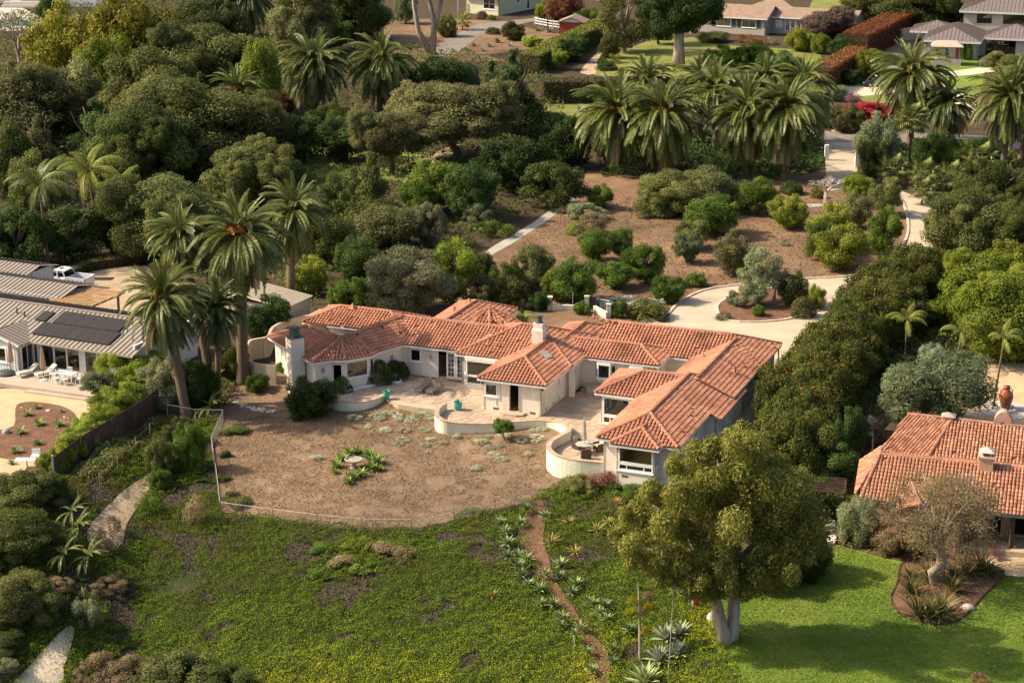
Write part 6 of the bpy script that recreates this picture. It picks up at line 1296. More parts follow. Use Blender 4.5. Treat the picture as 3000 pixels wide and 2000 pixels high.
# ------------------------------------------------------------------ ground cover
def lattice(x, y, sc, seed):
    r = np.random.default_rng(seed).random((64, 64)); x = x / sc; y = y / sc; i = np.floor(x).astype(int); j = np.floor(y).astype(int); fx = x - i; fy = y - j; fx = fx * fx * (3 - 2 * fx); fy = fy * fy * (3 - 2 * fy); g = lambda a, b: r[a % 64, b % 64]
    return (g(i, j) * (1 - fx) + g(i + 1, j) * fx) * (1 - fy) + (g(i, j + 1) * (1 - fx) + g(i + 1, j + 1) * fx) * fy
def scatter(poly, n, seed, holes=()):
    rng = np.random.default_rng(seed); poly = np.array(poly); lo, hi = poly.min(0), poly.max(0); q = lo + (hi - lo) * rng.random((n * 4, 2)); k = inpoly(q[:, 0], q[:, 1], poly)
    jx, jy = rng.normal(size=len(q)) * .3, rng.normal(size=len(q)) * .3
    for h in holes: k &= ~inpoly(q[:, 0] + jx, q[:, 1] + jy, np.array(h))
    return q[k][:n], rng
paths = [smooth_loop(PX((440, 1385), (360, 1440), (290, 1510), (255, 1560), (270, 1610), (320, 1625), (365, 1590), (400, 1490), (455, 1395)), 2), smooth_loop(PX((198, 1842), (214, 1845), (203, 1900), (182, 1955), (162, 2020), (40, 2020), (92, 1955), (140, 1900)), 2), smooth_loop(PX((1565, 1480), (1590, 1465), (1600, 1520), (1595, 1580), (1620, 1650), (1635, 1700), (1690, 1780), (1730, 1850), (1775, 1910), (1775, 2010), (1735, 2010), (1735, 1920), (1695, 1850), (1645, 1790), (1600, 1720), (1560, 1660), (1530, 1580), (1545, 1520)), 2), smooth_loop(PX((430, 1735), (500, 1695), (570, 1670), (585, 1690), (580, 1715), (520, 1740), (450, 1750)), 2)]
slope = PX((-60, 1420), (150, 1400), (300, 1400), (440, 1300), (500, 1230), (640, 1240), (625, 1310), (648, 1508), (1050, 1553), (1245, 1550), (1555, 1472), (1620, 1425), (1830, 1440), (1960, 1440), (2060, 1640), (2100, 1880), (2190, 2020), (2180, 2120), (-80, 2120))
q, rng = scatter(slope, 330000, 12, paths); X, Y = q[:, 0], q[:, 1]
px_ = lattice(X, Y, 2.4, 1) * .55 + lattice(X, Y, .8, 2) * .45; mound = .26 * lattice(X, Y, 1.4, 3) + .30 * lattice(X, Y, .42, 4)
near = np.clip((120 - Y) / 11, 0, 1); tint = .37 + .42 * near + .30 * (lattice(X, Y, 2.3, 5) - .5) + rng.normal(size=len(X)) * .085
bare_ = px_ > .635 + .15 * near; tint[bare_] = np.abs(rng.normal(.05, .06, bare_.sum())); mid = (px_ > .585) & ~bare_; tint[mid] -= .14
Q = np.stack([X, Y, terr(X, Y) + .05 + mound * (1 - .6 * bare_) + rng.random(len(X)) * .09], 1)
V, Fq = leaves(rng, Q, np.tile([-.2, -.2, .8], (len(X), 1)), .125, .5, 1.0); o = link(bpy.data.objects.new('iceplant_ground_cover', np_mesh('iceplant', V, Fq, 'iceplant', np.clip(tint, 0, 1))))
tag(o, 'green and brown iceplant carpeting the bluff slope', 'ground cover', kind='stuff')
yard = PX((650, 1235), (900, 1200), (1250, 1170), (1280, 1230), (1600, 1300), (1620, 1400), (1555, 1462), (1240, 1540), (1050, 1543), (655, 1498), (640, 1400))
q, rng = scatter(yard, 30000, 13); X, Y = q[:, 0], q[:, 1]; dens = lattice(X, Y, .9, 7) > .3; X, Y = X[dens], Y[dens]
V, Fq = leaves(rng, np.stack([X, Y, terr(X, Y) + .06 + .05 * lattice(X, Y, .5, 8)], 1), np.tile([0, 0, .8], (len(X), 1)), .13, .4, .9)
tag(link(bpy.data.objects.new('dry_grass', np_mesh('dry_grass', V, Fq, 'grass_tuft', np.clip(lattice(X, Y, 1.7, 9) * .6 + rng.random(len(X)) * .4, 0, 1)))), 'short dead grass on the fenced front yard', 'grass', kind='stuff')
def turf(name, label, poly, n, mat, seed, holes=(), size=.13):
    q, rng = scatter(poly, n, seed, holes); X, Y = q[:, 0], q[:, 1]; V, Fq = leaves(rng, np.stack([X, Y, terr(X, Y) + .08], 1), np.tile([0, 0, .9], (len(X), 1)), size, .35, .7)
    tag(link(bpy.data.objects.new(name, np_mesh(name, V, Fq, mat, np.clip(lattice(X, Y, 2.6, seed) * .75 + lattice(X, Y, .7, seed + 3) * .3 + rng.random(len(X)) * .2 - .15, 0, 1)))), label, 'grass', kind='stuff')
f('turf', [(0.0, (0.105, 0.175, 0.028)), (0.5, (0.175, 0.25, 0.042)), (1.0, (0.31, 0.325, 0.08))], 0.3, 0.8, 0.0, 0.03)
turf('grass', 'mown green grass on the lower right lawn', PX((2190, 2010), (2095, 1890), (2105, 1760), (2155, 1685), (2330, 1685), (2425, 1595), (2500, 1615), (2640, 1655), (2700, 1650), (2930, 1645), (3010, 1690), (3010, 2010)), 60000, 'turf', 15, [bed])
# silvery mounds beside the terrace walls, green patches in the yard
sr = random.Random(21)
for i in range(74):
    if i < 40: x, y = sr.gauss(1400, 190), sr.gauss(1290, 34)
    else: x, y = sr.gauss(1180, 90), sr.gauss(1225, 25)
    Pq = G(x, y)
    if inpoly(np.array([Pq[0]]), np.array([Pq[1]]), np.array(patio))[0] or x < 900 or x > 1610: continue
    if min(np.linalg.norm(Pq[:2] - np.array(a[:2])) for a in arc1 + arc2) < .5: continue
    S('sprig', 'silver', x, y - sr.uniform(9, 18), y, sr.uniform(24, 52), 'silvery grey mound plant on the dry yard below the terrace', group='silver mounds on the dry yard')
for x, y, w, l in ((690, 1260, 90, 'green ground cover patch inside the upper fence corner'), (700, 1470, 80, 'green ground cover patch inside the lower fence corner'), (680, 1450, 50, 'green ground cover tuft along the fence'), (1500, 1490, 60, 'low green cover at the right end of the fence'), (1380, 1500, 80, 'low green cover along the right fence run'), (660, 1330, 40, 'dark cover along the left fence run'), (655, 1400, 40, 'dark cover along the middle of the left fence run')):
    S('sh', 'oak', x, y - 14, y + 8, w, l)

# undergrowth between the woodland trees
def undergrowth(label, poly, n, mat, seed, hgt=1.2, size=.42):
    q, rng = scatter(poly, n, seed); X, Y = q[:, 0], q[:, 1]; m_ = lattice(X, Y, 3.5, seed) * lattice(X, Y, 1.3, seed + 1) * 2; V, Fq = leaves(rng, np.stack([X, Y, terr(X, Y) + .1 + hgt * m_ * rng.random(len(X)) ** .5], 1), np.tile([0, -.3, .8], (len(X), 1)), size, .55, .9)
    tag(link(bpy.data.objects.new('undergrowth', np_mesh('undergrowth', V, Fq, mat, np.clip(rng.random(len(X)) * .6 + .4 * m_, 0, 1)))), label, 'undergrowth', kind='stuff')
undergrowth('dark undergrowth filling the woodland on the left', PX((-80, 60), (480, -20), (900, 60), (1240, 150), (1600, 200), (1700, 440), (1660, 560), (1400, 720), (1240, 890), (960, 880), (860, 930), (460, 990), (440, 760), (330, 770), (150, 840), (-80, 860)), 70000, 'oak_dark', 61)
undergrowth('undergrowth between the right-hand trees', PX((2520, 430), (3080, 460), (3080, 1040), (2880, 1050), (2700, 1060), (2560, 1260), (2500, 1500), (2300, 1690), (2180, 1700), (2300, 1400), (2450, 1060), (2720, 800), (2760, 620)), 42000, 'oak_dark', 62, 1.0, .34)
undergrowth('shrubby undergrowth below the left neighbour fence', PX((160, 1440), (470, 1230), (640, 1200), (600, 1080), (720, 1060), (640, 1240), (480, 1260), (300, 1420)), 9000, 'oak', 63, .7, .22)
undergrowth('dark leaves added as shade beneath the palm cluster', PX((1760, 520), (1740, 430), (1850, 400), (2400, 400), (2415, 500), (2340, 528), (1900, 530)), 16000, 'evergreen', 64, 2.2, .4)  # leaf layer added to darken the ground where the palms should shade it

q, rng = scatter(PX((2200, 1990), (2120, 1890), (2180, 1710), (2430, 1610), (2640, 1660), (2930, 1700), (3000, 1990)), 700, 71, [bed]); V, Fq = leaves(rng, np.stack([q[:, 0], q[:, 1], terr(q[:, 0], q[:, 1]) + .13], 1), np.tile([0, 0, 1.0], (len(q), 1)), .15, .5, .3)
tag(link(bpy.data.objects.new('fallen_leaves', np_mesh('fallen_leaves', V, Fq, 'dry', rng.random(len(q))))), 'pale fallen leaves scattered over the lower right lawn', 'leaves', kind='stuff')
q, rng = scatter(PX((1300, 880), (1700, 580), (2420, 520), (2650, 600), (2560, 790), (2060, 850), (1980, 900)), 9000, 72); V, Fq = leaves(rng, np.stack([q[:, 0], q[:, 1], terr(q[:, 0], q[:, 1]) + .06], 1), np.tile([0, 0, 1.0], (len(q), 1)), .24, .5, .5)
tag(link(bpy.data.objects.new('orchard_litter', np_mesh('orchard_litter', V, Fq, 'dry', np.clip(lattice(q[:, 0], q[:, 1], 3, 4) * .6 + rng.random(len(q)) * .4 - .2, 0, 1)))), 'dry grass and leaf litter on the orchard soil', 'litter', kind='stuff')
# ------------------------------------------------------------------ neighbouring houses
def frame(ox, oy, deg):
    a = math.radians(deg); c, s = math.cos(a), math.sin(a)
    return lambda u, v, z=0.0: (ox + u * c - v * s, oy + u * s + v * c, z)
def clip_x(poly, x, keep_less):
    out = []; n = len(poly)
    for i in range(n):
        p, q = poly[i], poly[(i + 1) % n]; dp, dq = (p[0] - x) * (1 if keep_less else -1), (q[0] - x) * (1 if keep_less else -1)
        if dp <= 0: out.append(p)
        if dp * dq < 0: t = dp / (dp - dq); out.append(p + (q - p) * t)
    return out
def seam_roof(parent, pts, mat, w=0.45, rib='seam_dark', th=.05, name='roof_panel'):
    """standing-seam roof plane: single panels with a raised seam, pts[0]->pts[1] is the eave"""
    P = [np.array(p, float) for p in pts]; e = P[1] - P[0]; e /= np.linalg.norm(e); nr = sum((np.cross(P[i] - P[0], P[i + 1] - P[0]) for i in range(1, len(P) - 1)), np.zeros(3)); nr /= np.linalg.norm(nr); nr = nr if nr[2] > 0 else -nr; up = np.cross(nr, e); up = up if up[2] > 0 else -up
    A = [np.array([(p - P[0]) @ e, (p - P[0]) @ up]) for p in P]; a0, a1 = min(p[0] for p in A), max(p[0] for p in A); n = max(1, round((a1 - a0) / w)); ribs = MB()
    for k in range(n):
        x0, x1 = a0 + (a1 - a0) * k / n, a0 + (a1 - a0) * (k + 1) / n; q = clip_x(clip_x(A, x1 - .004, True), x0 + .004, False)
        if len(q) < 3: continue
        W_ = [P[0] + e * p[0] + up * p[1] for p in q]; MB().slab(W_, th).build(name, mat, parent)
        ys = [p[1] for p in q if abs(p[0] - x1) < .01]
        if len(ys) >= 2: b0 = P[0] + e * x1 + up * min(ys) + nr * .02; b1 = P[0] + e * x1 + up * max(ys) + nr * .02; ribs.bar(b0, b1, .05, .05, nr)
    if ribs.v: ribs.build('roof_seams', rib, parent)
def shell(parent, F_, pts, z0, z1, mat, holes={}, **k):
    """walls round a plan outline given counter-clockwise"""
    for i in range(len(pts)):
        wall(parent, F_(*pts[i])[:2], F_(*pts[(i + 1) % len(pts)])[:2], z0, z1, holes.get(i, ()), mat, **k)
# left neighbour: low house with standing-seam roof
L = frame(-38.88, 154.28, -24.54)
lh = thing('ranch_house', 'low white house with a standing-seam roof carrying black solar panels', 'house', L(2, 4))
sl_ = lambda v: 2.6 + .264 * v
seam_roof(lh, [L(-.2, 0, 2.6), L(9.8, 0, 2.6), L(9.8, 5.3, 4), L(-7.5, 5.3, 4), L(-7.5, 4.2, 3.7), L(-2.7, 2.6, 3.3)][:2] + [L(9.8, 5.3, 4), L(-2.7, 5.3, 4), L(-2.7, 2.9, 3.37)], 'seam_roof')
seam_roof(lh, [L(-14, 0, 2.6), L(-5.2, 0, 2.6), L(-2.7, 2.9, 3.37), L(-2.7, 5.3, 4), L(-14, 5.3, 4)], 'seam_roof'); seam_roof(lh, [L(9.8, 10.6, 2.6), L(-14, 10.6, 2.6), L(-14, 5.3, 4), L(9.8, 5.3, 4)], 'seam_roof')
seam_roof(lh, [L(-.2, -1.5, 2.6), L(-.2, 0, 2.6), L(-2.7, 2.9, 3.38), L(-2.7, -1.5, 3.38)], 'seam_roof'); seam_roof(lh, [L(-5.2, 0, 2.6), L(-5.2, -1.5, 2.6), L(-2.7, -1.5, 3.38), L(-2.7, 2.9, 3.38)], 'seam_roof')
MB().bar(L(-.2, -.03, 2.52), L(9.8, -.03, 2.52), .1, .1).build('gutter', 'seam_roof', lh); MB().bar(L(-14, 5.3, 4.03), L(9.8, 5.3, 4.03), .25, .06).build('ridge_cap', 'seam_roof', lh)
for a, b in (((-.18, -1.52, 2.56), (-2.7, -1.52, 3.34)), ((-2.7, -1.52, 3.34), (-5.22, -1.52, 2.56))): MB().bar(L(*a), L(*b), .06, .16).build('barge_board', 'white_paint', lh)
def panel(u0, u1, v0, v1): MB().slab([L(u0, v0, sl_(v0) + .14), L(u1, v0, sl_(v0) + .14), L(u1, v1, sl_(v1) + .14), L(u0, v1, sl_(v1) + .14)], .05).build('solar_panel', 'solar', lh)
for i in range(7): panel(-.8 + i * 1.09, -.8 + i * 1.09 + 1.07, .95, 2.75)
for i in range(6): panel(-.1 + i * 1.09, -.1 + i * 1.09 + 1.07, 2.85, 4.65)
panel(-1.9, -.85, 2.9, 4.3)
for u, v in ((-4.2, 3.6), (-3.2, 3.3)): MB().tube([L(u, v, sl_(v)), L(u, v, sl_(v) + .45)], .07, 8).build('vent_pipe', 'rust', lh)
ZL = .28
g = (L(-.3, .9)[:2], L(9.4, .9)[:2]); wall(lh, *g, -.6, 2.75, [(.45, 4.25, ZL, 2.45), (4.75, 7.2, ZL, 2.45)], 'board_white')
for s0, s1 in ((.45, 1.71), (1.72, 2.98), (2.99, 4.25), (4.75, 5.97), (5.98, 7.2)): window(lh, *g, s0, s1, ZL, 2.45, fr=.06, gl='dark_glass', sill=False, name='glass_door')
wall(lh, L(9.4, .9)[:2], L(9.4, 9.7)[:2], -.6, 3.2, (), 'board_white'); wall(lh, L(-.5, -1.2)[:2], L(-.5, .9)[:2], -.6, 2.6, [(.4, 1.9, ZL, 2.3)], 'board_white'); window(lh, L(-.5, -1.2)[:2], L(-.5, .9)[:2], .4, 1.9, ZL, 2.3, cols=2, fr=.06, gl='dark_glass', sill=False, name='glass_door')
g = (L(-4.9, -1.2)[:2], L(-.5, -1.2)[:2]); wall(lh, *g, -.6, 2.62, [(1.2, 3.2, .95, 2.2)], 'board_white'); window(lh, *g, 1.2, 3.2, .95, 2.2, fr=.1, gl='dark_glass')
for i in range(15): MB().bar(L(-4.75 + i * .3, -1.212, -.2), L(-4.75 + i * .3, -1.212, .95 if 1.1 < i * .3 + .15 < 3.3 else 2.7), .03, .03, (0, 1, 0)).build('batten', 'board_white', lh)
MB().add([L(-.5, -1.2, 2.6), L(-4.9, -1.2, 2.6), L(-2.7, -1.2, 3.3)], [(0, 1, 2)]).build('gable', 'board_white', lh); wall(lh, L(-13, .9)[:2], L(-4.9, .9)[:2], -.6, 2.7, (), 'board_white'); wall(lh, L(-4.9, .9)[:2], L(-4.9, -1.2)[:2], -.6, 2.6, (), 'board_white')
MB().prism([L(*p)[:2] for p in ((-.3, 1.1), (9.3, 1.1), (9.3, 9.5), (-.3, 9.5))], .2, ZL - .02).build('floor', 'wood_floor', lh); wall(lh, L(9.3, 6)[:2], L(-5, 6)[:2], 0, 3.6, (), 'room_wall')
for (u0, u1, v0, v1, z) in ((-20, -5.4, 10.9, 16.5, 2.7), (-24, -13, 15.5, 21, 2.6)):
    vm = (v0 + v1) / 2; seam_roof(lh, [L(u0, v0, z), L(u1, v0, z), L(u1, vm, z + .6), L(u0, vm, z + .6)], 'seam_roof'); seam_roof(lh, [L(u1, v1, z), L(u0, v1, z), L(u0, vm, z + .6), L(u1, vm, z + .6)], 'seam_roof')
    shell(lh, L, [(u0 + .4, v0 + .4), (u1 - .4, v0 + .4), (u1 - .4, v1 - .4), (u0 + .4, v1 - .4)], -.3, z + .1, 'board_white')
pt_ = MB(); pt_.prism([L(*p)[:2] for p in ((-13, -3.4), (-6, -4.0), (0, -4.1), (9.6, -3.7), (9.6, 1.0), (-13, 1.0))], -.6, .27); o = pt_.build('patio_slab', 'patio_tan'); tag(o, kind='structure')
MB().prism([L(*p)[:2] for p in ((2.5, -4.5), (9.9, -4.1), (9.9, -3.6), (2.5, -3.9))], -.6, .1).build('patio_step', 'patio_tan', o)
# cedar pergola
pg = thing('pergola', 'cedar slatted pergola behind the solar-panelled roof', 'pergola', L(-3.9, 12.8))
for u in (-5.5, -2.1):
    for v in (10.8, 14.8): MB().box(-.1, .1, -.1, .1, -.1, 2.4, Matrix.Translation(L(u, v))).build('post', 'cedar', pg)
    MB().bar(L(u, 10.3, 2.48), L(u, 15.3, 2.48), .08, .2).build('beam', 'cedar', pg)
for i in range(5): MB().bar(L(-6.0 , 10.5 + i * 1.15, 2.66), L(-1.6, 10.5 + i * 1.15, 2.66), .06, .15).build('rafter', 'cedar', pg)
for i in range(17): MB().bar(L(-5.95 + i * .268, 10.25, 2.765), L(-5.95 + i * .268, 15.35, 2.765), .1, .05).build('slat', 'cedar', pg)
# shed
D = frame(-19.52, 164.82, 63.6); sd = thing('metal_shed', 'beige metal shed with ribbed roof behind the curved wall', 'shed', D(2, 3))
seam_roof(sd, [D(-.3, -.2, 2.5), D(4.2, -.2, 2.5), D(4.2, 6.6, 3.3), D(-.3, 6.6, 3.3)], 'beige_metal', .4)
shell(sd, D, [(0, 0), (3.9, 0), (3.9, 6.3), (0, 6.3)], -.3, 2.48, 'beige_metal')
for i in range(12): MB().bar(D(.16 + i * .33, -.015, -.2), D(.16 + i * .33, -.015, 2.35), .05, .03, (0, 1, 0)).build('wall_rib', 'beige_metal', sd)
# right neighbour: old barrel tile roofs, porch, clay chimneys
R = frame(25.15, 127.9, -16.27); rh_ = thing('tiled_house', 'neighbour house with weathered orange barrel tiles and shaded porch', 'house', R(6, 0, -1.4))
r2 = Roof(rh_, 'tile_old', 14, 300, .24, .40, .10, .01)
r2.plane([R(-.7, -4.9, 1.05), R(18, -4.9, 1.05), R(18, 0, 2.55), R(0, 0, 2.55)], own=True); r2.plane([R(-1.4, 1.5, 1.5), R(-.7, -4.9, 1.05), R(0, 0, 2.55), R(.3, 1.5, 2.3)])
r2.plane([R(18, 3, 1.7), R(0, 3, 1.7), R(0, 0, 2.55), R(18, 0, 2.55)]); r2.plane([R(-.3, 2.4, 1.9), R(3.0, 1.2, 1.9), R(4.2, 6.6, 3.15), R(1.1, 7.3, 3.15)]); r2.plane([R(3.0, 1.2, 1.9), R(18, 1.2, 1.9), R(18, 6.2, 3.15), R(4.2, 6.6, 3.15)])
r2.plane([R(18, 9.5, 1.9), R(1.1, 9.8, 1.9), R(1.1, 7.3, 3.15), R(18, 6.2, 3.15)])
r2.plane([R(1.9, -3.0, 1.5), R(1.9, -6.2, 1.0), R(3.9, -6.2, 1.85), R(3.9, -2.6, 2.1)]); r2.plane([R(5.9, -6.2, 1.0), R(5.9, -3.0, 1.5), R(3.9, -2.6, 2.1), R(3.9, -6.2, 1.85)])
r2.ridge(R(0, 0, 2.55), R(18, 0, 2.55), .3); r2.ridge(R(1.1, 7.3, 3.15), R(18, 6.2, 3.15), .8); r2.ridge(R(3.0, 1.2, 2.0), R(4.2, 6.6, 3.2), .2); r2.ridge(R(-.7, -4.9, 1.1), R(0, 0, 2.6), .1); r2.finish()
ZR = -1.4
shell(rh_, R, [(-.2, -3.2), (1.9, -3.2), (1.9, -5.8), (5.9, -5.8), (5.9, -2.6), (17.5, -2.6), (17.5, 9), (1.2, 9), (1.2, 3), (-.2, 3)], -2.2, 1.5, 'adobe', {2: [(1.2, 2.8, -1.3, .8)], 4: [(1.5, 2.5, -1.3, .7), (3.2, 5.4, -1.2, .7), (6.2, 7.4, -1.3, .7)]})
MB().add([R(1.9, -5.82, 1.5), R(5.9, -5.82, 1.5), R(3.9, -5.82, 1.85)], [(0, 1, 2)]).build('gable', 'adobe', rh_)
for u in (6.6, 9.2, 11.8, 14.4): MB().box(-.13, .13, -.13, .13, -2, 1.0, Matrix.Translation(R(u, -4.7))).build('porch_post', 'brown_board', rh_)
MB().bar(R(6, -4.75, .98), R(18, -4.75, .98), .2, .2).build('porch_beam', 'brown_board', rh_)
MB().prism([R(*p)[:2] for p in ((5.9, -5.3), (17, -5.3), (17, -2.6), (5.9, -2.6))], -2, -1.32).build('porch_floor', 'flagstone', rh_)
MB().bar(R(-.7, -4.98, .98), R(18, -4.98, .98), .12, .12).build('gutter', 'copper_green', rh_)
M = Matrix.Translation(R(7.1, -.4)) @ Matrix.Rotation(math.radians(-16), 4, 'Z'); m = MB(); m.box(-.45, .45, -.4, .4, 1.6, 3.3, M); c_ = m.build('chimney', 'adobe', rh_); m = MB(); m.box(-.55, .55, -.5, .5, 3.302, 3.42, M); m.box(-.3, -.2, -.3, .3, 3.42, 3.7, M); m.box(.2, .3, -.3, .3, 3.42, 3.7, M); m.add([tuple(M @ Vector(p)) for p in ((-.5, -.5, 3.7), (.5, -.5, 3.7), (.5, .5, 3.7), (-.5, .5, 3.7), (0, 0, 4.0))], [(0, 1, 4), (1, 2, 4), (2, 3, 4), (3, 0, 4)]); m.build('chimney_cap', 'kerb_stone', c_).location = (0, 0, 0)
M = Matrix.Translation(R(4.0, 6.9)) @ Matrix.Rotation(math.radians(-16), 4, 'Z'); m = MB(); m.box(-.38, .38, -.35, .35, 2.6, 3.5, M); c_ = m.build('cupola', 'adobe', rh_); m = MB(); m.add([tuple(M @ Vector(p)) for p in ((-.5, -.47, 3.5), (.5, -.47, 3.5), (.5, .47, 3.5), (-.5, .47, 3.5), (0, 0, 3.75))], [(0, 1, 4), (1, 2, 4), (2, 3, 4), (3, 0, 4), (3, 2, 1, 0)]); m.build('cupola_roof', 'weathered_wood', c_).location = (0, 0, 0)
# arched clay chimney tower behind it
M = Matrix.Translation((34.6, 132.6, 0)) @ Matrix.Rotation(math.radians(-16), 4, 'Z'); ov = thing('clay_oven_tower', 'arched clay chimney tower rising behind the tiled house', 'oven tower', (34.6, 132.6, -1)); m = MB(); N = 10
out = [(-.62, -1.5), (-.62, 3.2)] + [(-.62 + .62 * (1 - math.cos(math.pi / 2 * i / 5)), 3.2 + .95 * math.sin(math.pi / 2 * i / 5)) for i in range(1, 6)] + [(.62 * math.cos(math.pi / 2 * i / 5), 3.2 + .95 * math.sin(math.pi / 2 * (5 - i) / 5) if False else 3.2 + .95 * math.cos(math.pi / 2 * i / 5)) for i in range(0)] + [(.62 - .62 * (1 - math.cos(math.pi / 2 * i / 5)), 3.2 + .95 * math.sin(math.pi / 2 * i / 5)) for i in range(4, -1, -1)] + [(.62, -1.5)]
inn_ = [(-.26, 2.2), (-.26, 3.0), (-.15, 3.3), (0, 3.42), (.15, 3.3), (.26, 3.0), (.26, 2.2)]
no, ni = len(out), len(inn_); vs = [tuple(M @ Vector((x, y, z))) for y in (-.42, .42) for x, z in out]; m.add(vs, [(i, (i + 1) % no, no + (i + 1) % no, no + i) for i in range(no)] + [tuple(range(2 * no - 1, no - 1, -1))])
front = [Vector((*p, 0)).xy for p in out] + [Vector((*p, 0)).xy for p in inn_]; r_ = delaunay_2d_cdt([Vector(p) for p in out + inn_], [], [list(range(no)), list(range(no, no + ni))], 0, 1e-5)
fs = [q for q in r_[2] if not inpoly(np.array([np.mean([r_[0][i].x for i in q])]), np.array([np.mean([r_[0][i].y for i in q])]), inn_)[0] and inpoly(np.array([np.mean([r_[0][i].x for i in q])]), np.array([np.mean([r_[0][i].y for i in q])]), out)[0]]
m.add([tuple(M @ Vector((v.x, -.42, v.y))) for v in r_[0]], [tuple(q) for q in fs]); m.add([tuple(M @ Vector((x, y, z))) for y in (-.42, .2) for x, z in inn_], [(i, i + 1, ni + i + 1, ni + i) for i in range(ni - 1)]); m.build('tower', 'adobe', ov)
MB().lathe([(.12, 2.2), (.2, 2.4), (.2, 2.75), (.12, 2.85)], 10, (34.55, 132.45, 0)).build('flue_pot', 'terracotta', ov)
# glazed urn on a stone ring
P = G(2945, 1200); u_ = thing('urn', 'tall glazed brown urn on a ring of stones in the gravel court', 'urn', P); MB().lathe([(.28, .1), (.42, .45), (.55, .95), (.5, 1.3), (.26, 1.55), (.22, 1.75), (.3, 1.85)], 18, (0, 0, .05)).build('urn_body', 'urn_glaze', u_, True, True)
for s_ in (-1, 1): MB().tube([(s_ * .22, 0, 1.75), (s_ * .48, 0, 1.6), (s_ * .42, 0, 1.32)], .04, 6).build('handle', 'urn_glaze', u_, local=True)
drape('stone_circle', [P[:2] + np.array([math.cos(a) * 2.0, math.sin(a) * 2.0]) for a in np.linspace(0, 6.283, 24)[:-1]], 'concrete', .08)
def rock(x, y, z, sx, sy, sz, seed):
    rng = random.Random(seed); m = MB(); pr_ = [(max(.02, math.sin(math.pi * i / 6)) , -math.cos(math.pi * i / 6)) for i in range(7)]; m.lathe(pr_, 9); m.v = [(v[0] * sx * rng.uniform(.82, 1.15), v[1] * sy * rng.uniform(.82, 1.15), v[2] * sz * rng.uniform(.85, 1.1)) for v in m.v]; return m
def stone(px, py, w, label, mat='stone', seed=1, group=None, hz=.6, name='boulder'):
    P = G(px, py); r = w / ppm(P) / 2; o = rock(0, 0, 0, r, r * .8, r * hz, seed).build(name, mat, None, True); o.location = (P[0], P[1], P[2] + r * hz * .45); o.rotation_euler = (0, 0, seed); return tag(o, label, 'boulder' if name == 'boulder' else 'stone', group)
for i in range(10): a = i * .63; q = P + np.array([math.cos(a) * .75, math.sin(a) * .75, 0]); o = rock(0, 0, 0, .2, .17, .15, i).build('stone', 'white_rock', None, True); o.location = (q[0], q[1], q[2] + .12); tag(o, 'pale stone set round the foot of the glazed urn', 'stone', 'stones round the urn')
stone(*t9(1965, 1060), 42, 'big pale boulder at the edge of the lawn bed', seed=3); stone(*t9(195, 1200), 26, 'pale boulder at the eucalyptus foot', 'stone', 4); stone(*t9(205, 1140), 40, 'tall boulder behind the eucalyptus trunk', 'stone', 5, hz=1.0); stone(*t4(335, 1268), 20, 'grey boulder at the back of the gravel bed', seed=6); stone(*t4(150, 1245), 12, 'small pale stone behind the gravel bed agave', seed=7); stone(*t4(445, 1310), 12, 'small pale stone at the right of the gravel bed', 'white_rock', 8); stone(*t4(470, 1318), 10, 'smallest pale stone at the right of the gravel bed', 'white_rock', 9); stone(*t4(45, 1420), 28, 'round grey-green barrel cactus at the left edge', 'grey_stucco', 10, hz=.85)
wr = random.Random(31)
for i in range(34):
    k = i / 33; x = 672 + 135 * k + wr.uniform(-3, 3); y = 1174 + 32 * math.sin(k * 1.57) + wr.uniform(-4, 5); stone(x, y, wr.uniform(9, 17), 'white rock of the side yard border, %s from the palm end' % ORD[i], 'white_rock', 40 + i, 'white rocks of the side border', name='border_rock')
# ------------------------------------------------------------------ houses along the top
H2 = frame(34.38, 348.0, -23.7); sh_ = thing('shingle_house', 'grey house with brown shingle roof and dark shutters at the top', 'house', H2(6, 4))
def plain_gable(parent, F_, u0, u1, v0, v1, ze, zr, mat, th=.12):
    vm = (v0 + v1) / 2; MB().slab([F_(u0, v0, ze), F_(u1, v0, ze), F_(u1, vm, zr), F_(u0, vm, zr)], th).build('roof', mat, parent); MB().slab([F_(u1, v1, ze), F_(u0, v1, ze), F_(u0, vm, zr), F_(u1, vm, zr)], th).build('roof', mat, parent)
    MB().bar(F_(u0, v0 - .05, ze - .08), F_(u1, v0 - .05, ze - .08), .1, .16).build('gutter', 'white_paint', parent)
    for u in (u0 + .35, u1 - .35): MB().add([F_(u, v0 + .4, ze), F_(u, v1 - .4, ze), F_(u, vm, zr - .1)], [(0, 1, 2)]).build('gable', 'siding', parent)
plain_gable(sh_, H2, -3, 10.4, 0, 9.6, 2.9, 4.6, 'shingle'); plain_gable(sh_, H2, 9, 25, 3.4, 11, 2.9, 4.3, 'shingle'); MB().slab([H2(2, 9, 2.9), H2(14, 9, 2.9), H2(8, 14, 5.2)], .1).build('roof', 'shingle', sh_)
g = (H2(-2.5, .5)[:2], H2(10, .5)[:2]); wall(sh_, *g, -.3, 2.9, [(3.6, 6.3, 1.2, 2.6), (8.2, 10.8, 1.2, 2.6)], 'siding')
for s0, s1 in ((3.6, 6.3), (8.2, 10.8)):
    window(sh_, *g, s0, s1, 1.2, 2.6, cols=2, gl='dark_glass', fr=.12)
    for s in (s0 - .8, s1 + .1): MB().bar(H2(s - 2.5, .46, 1.9), H2(s - 1.8, .46, 1.9), .06, 1.4).build('shutter', 'shutter', sh_)
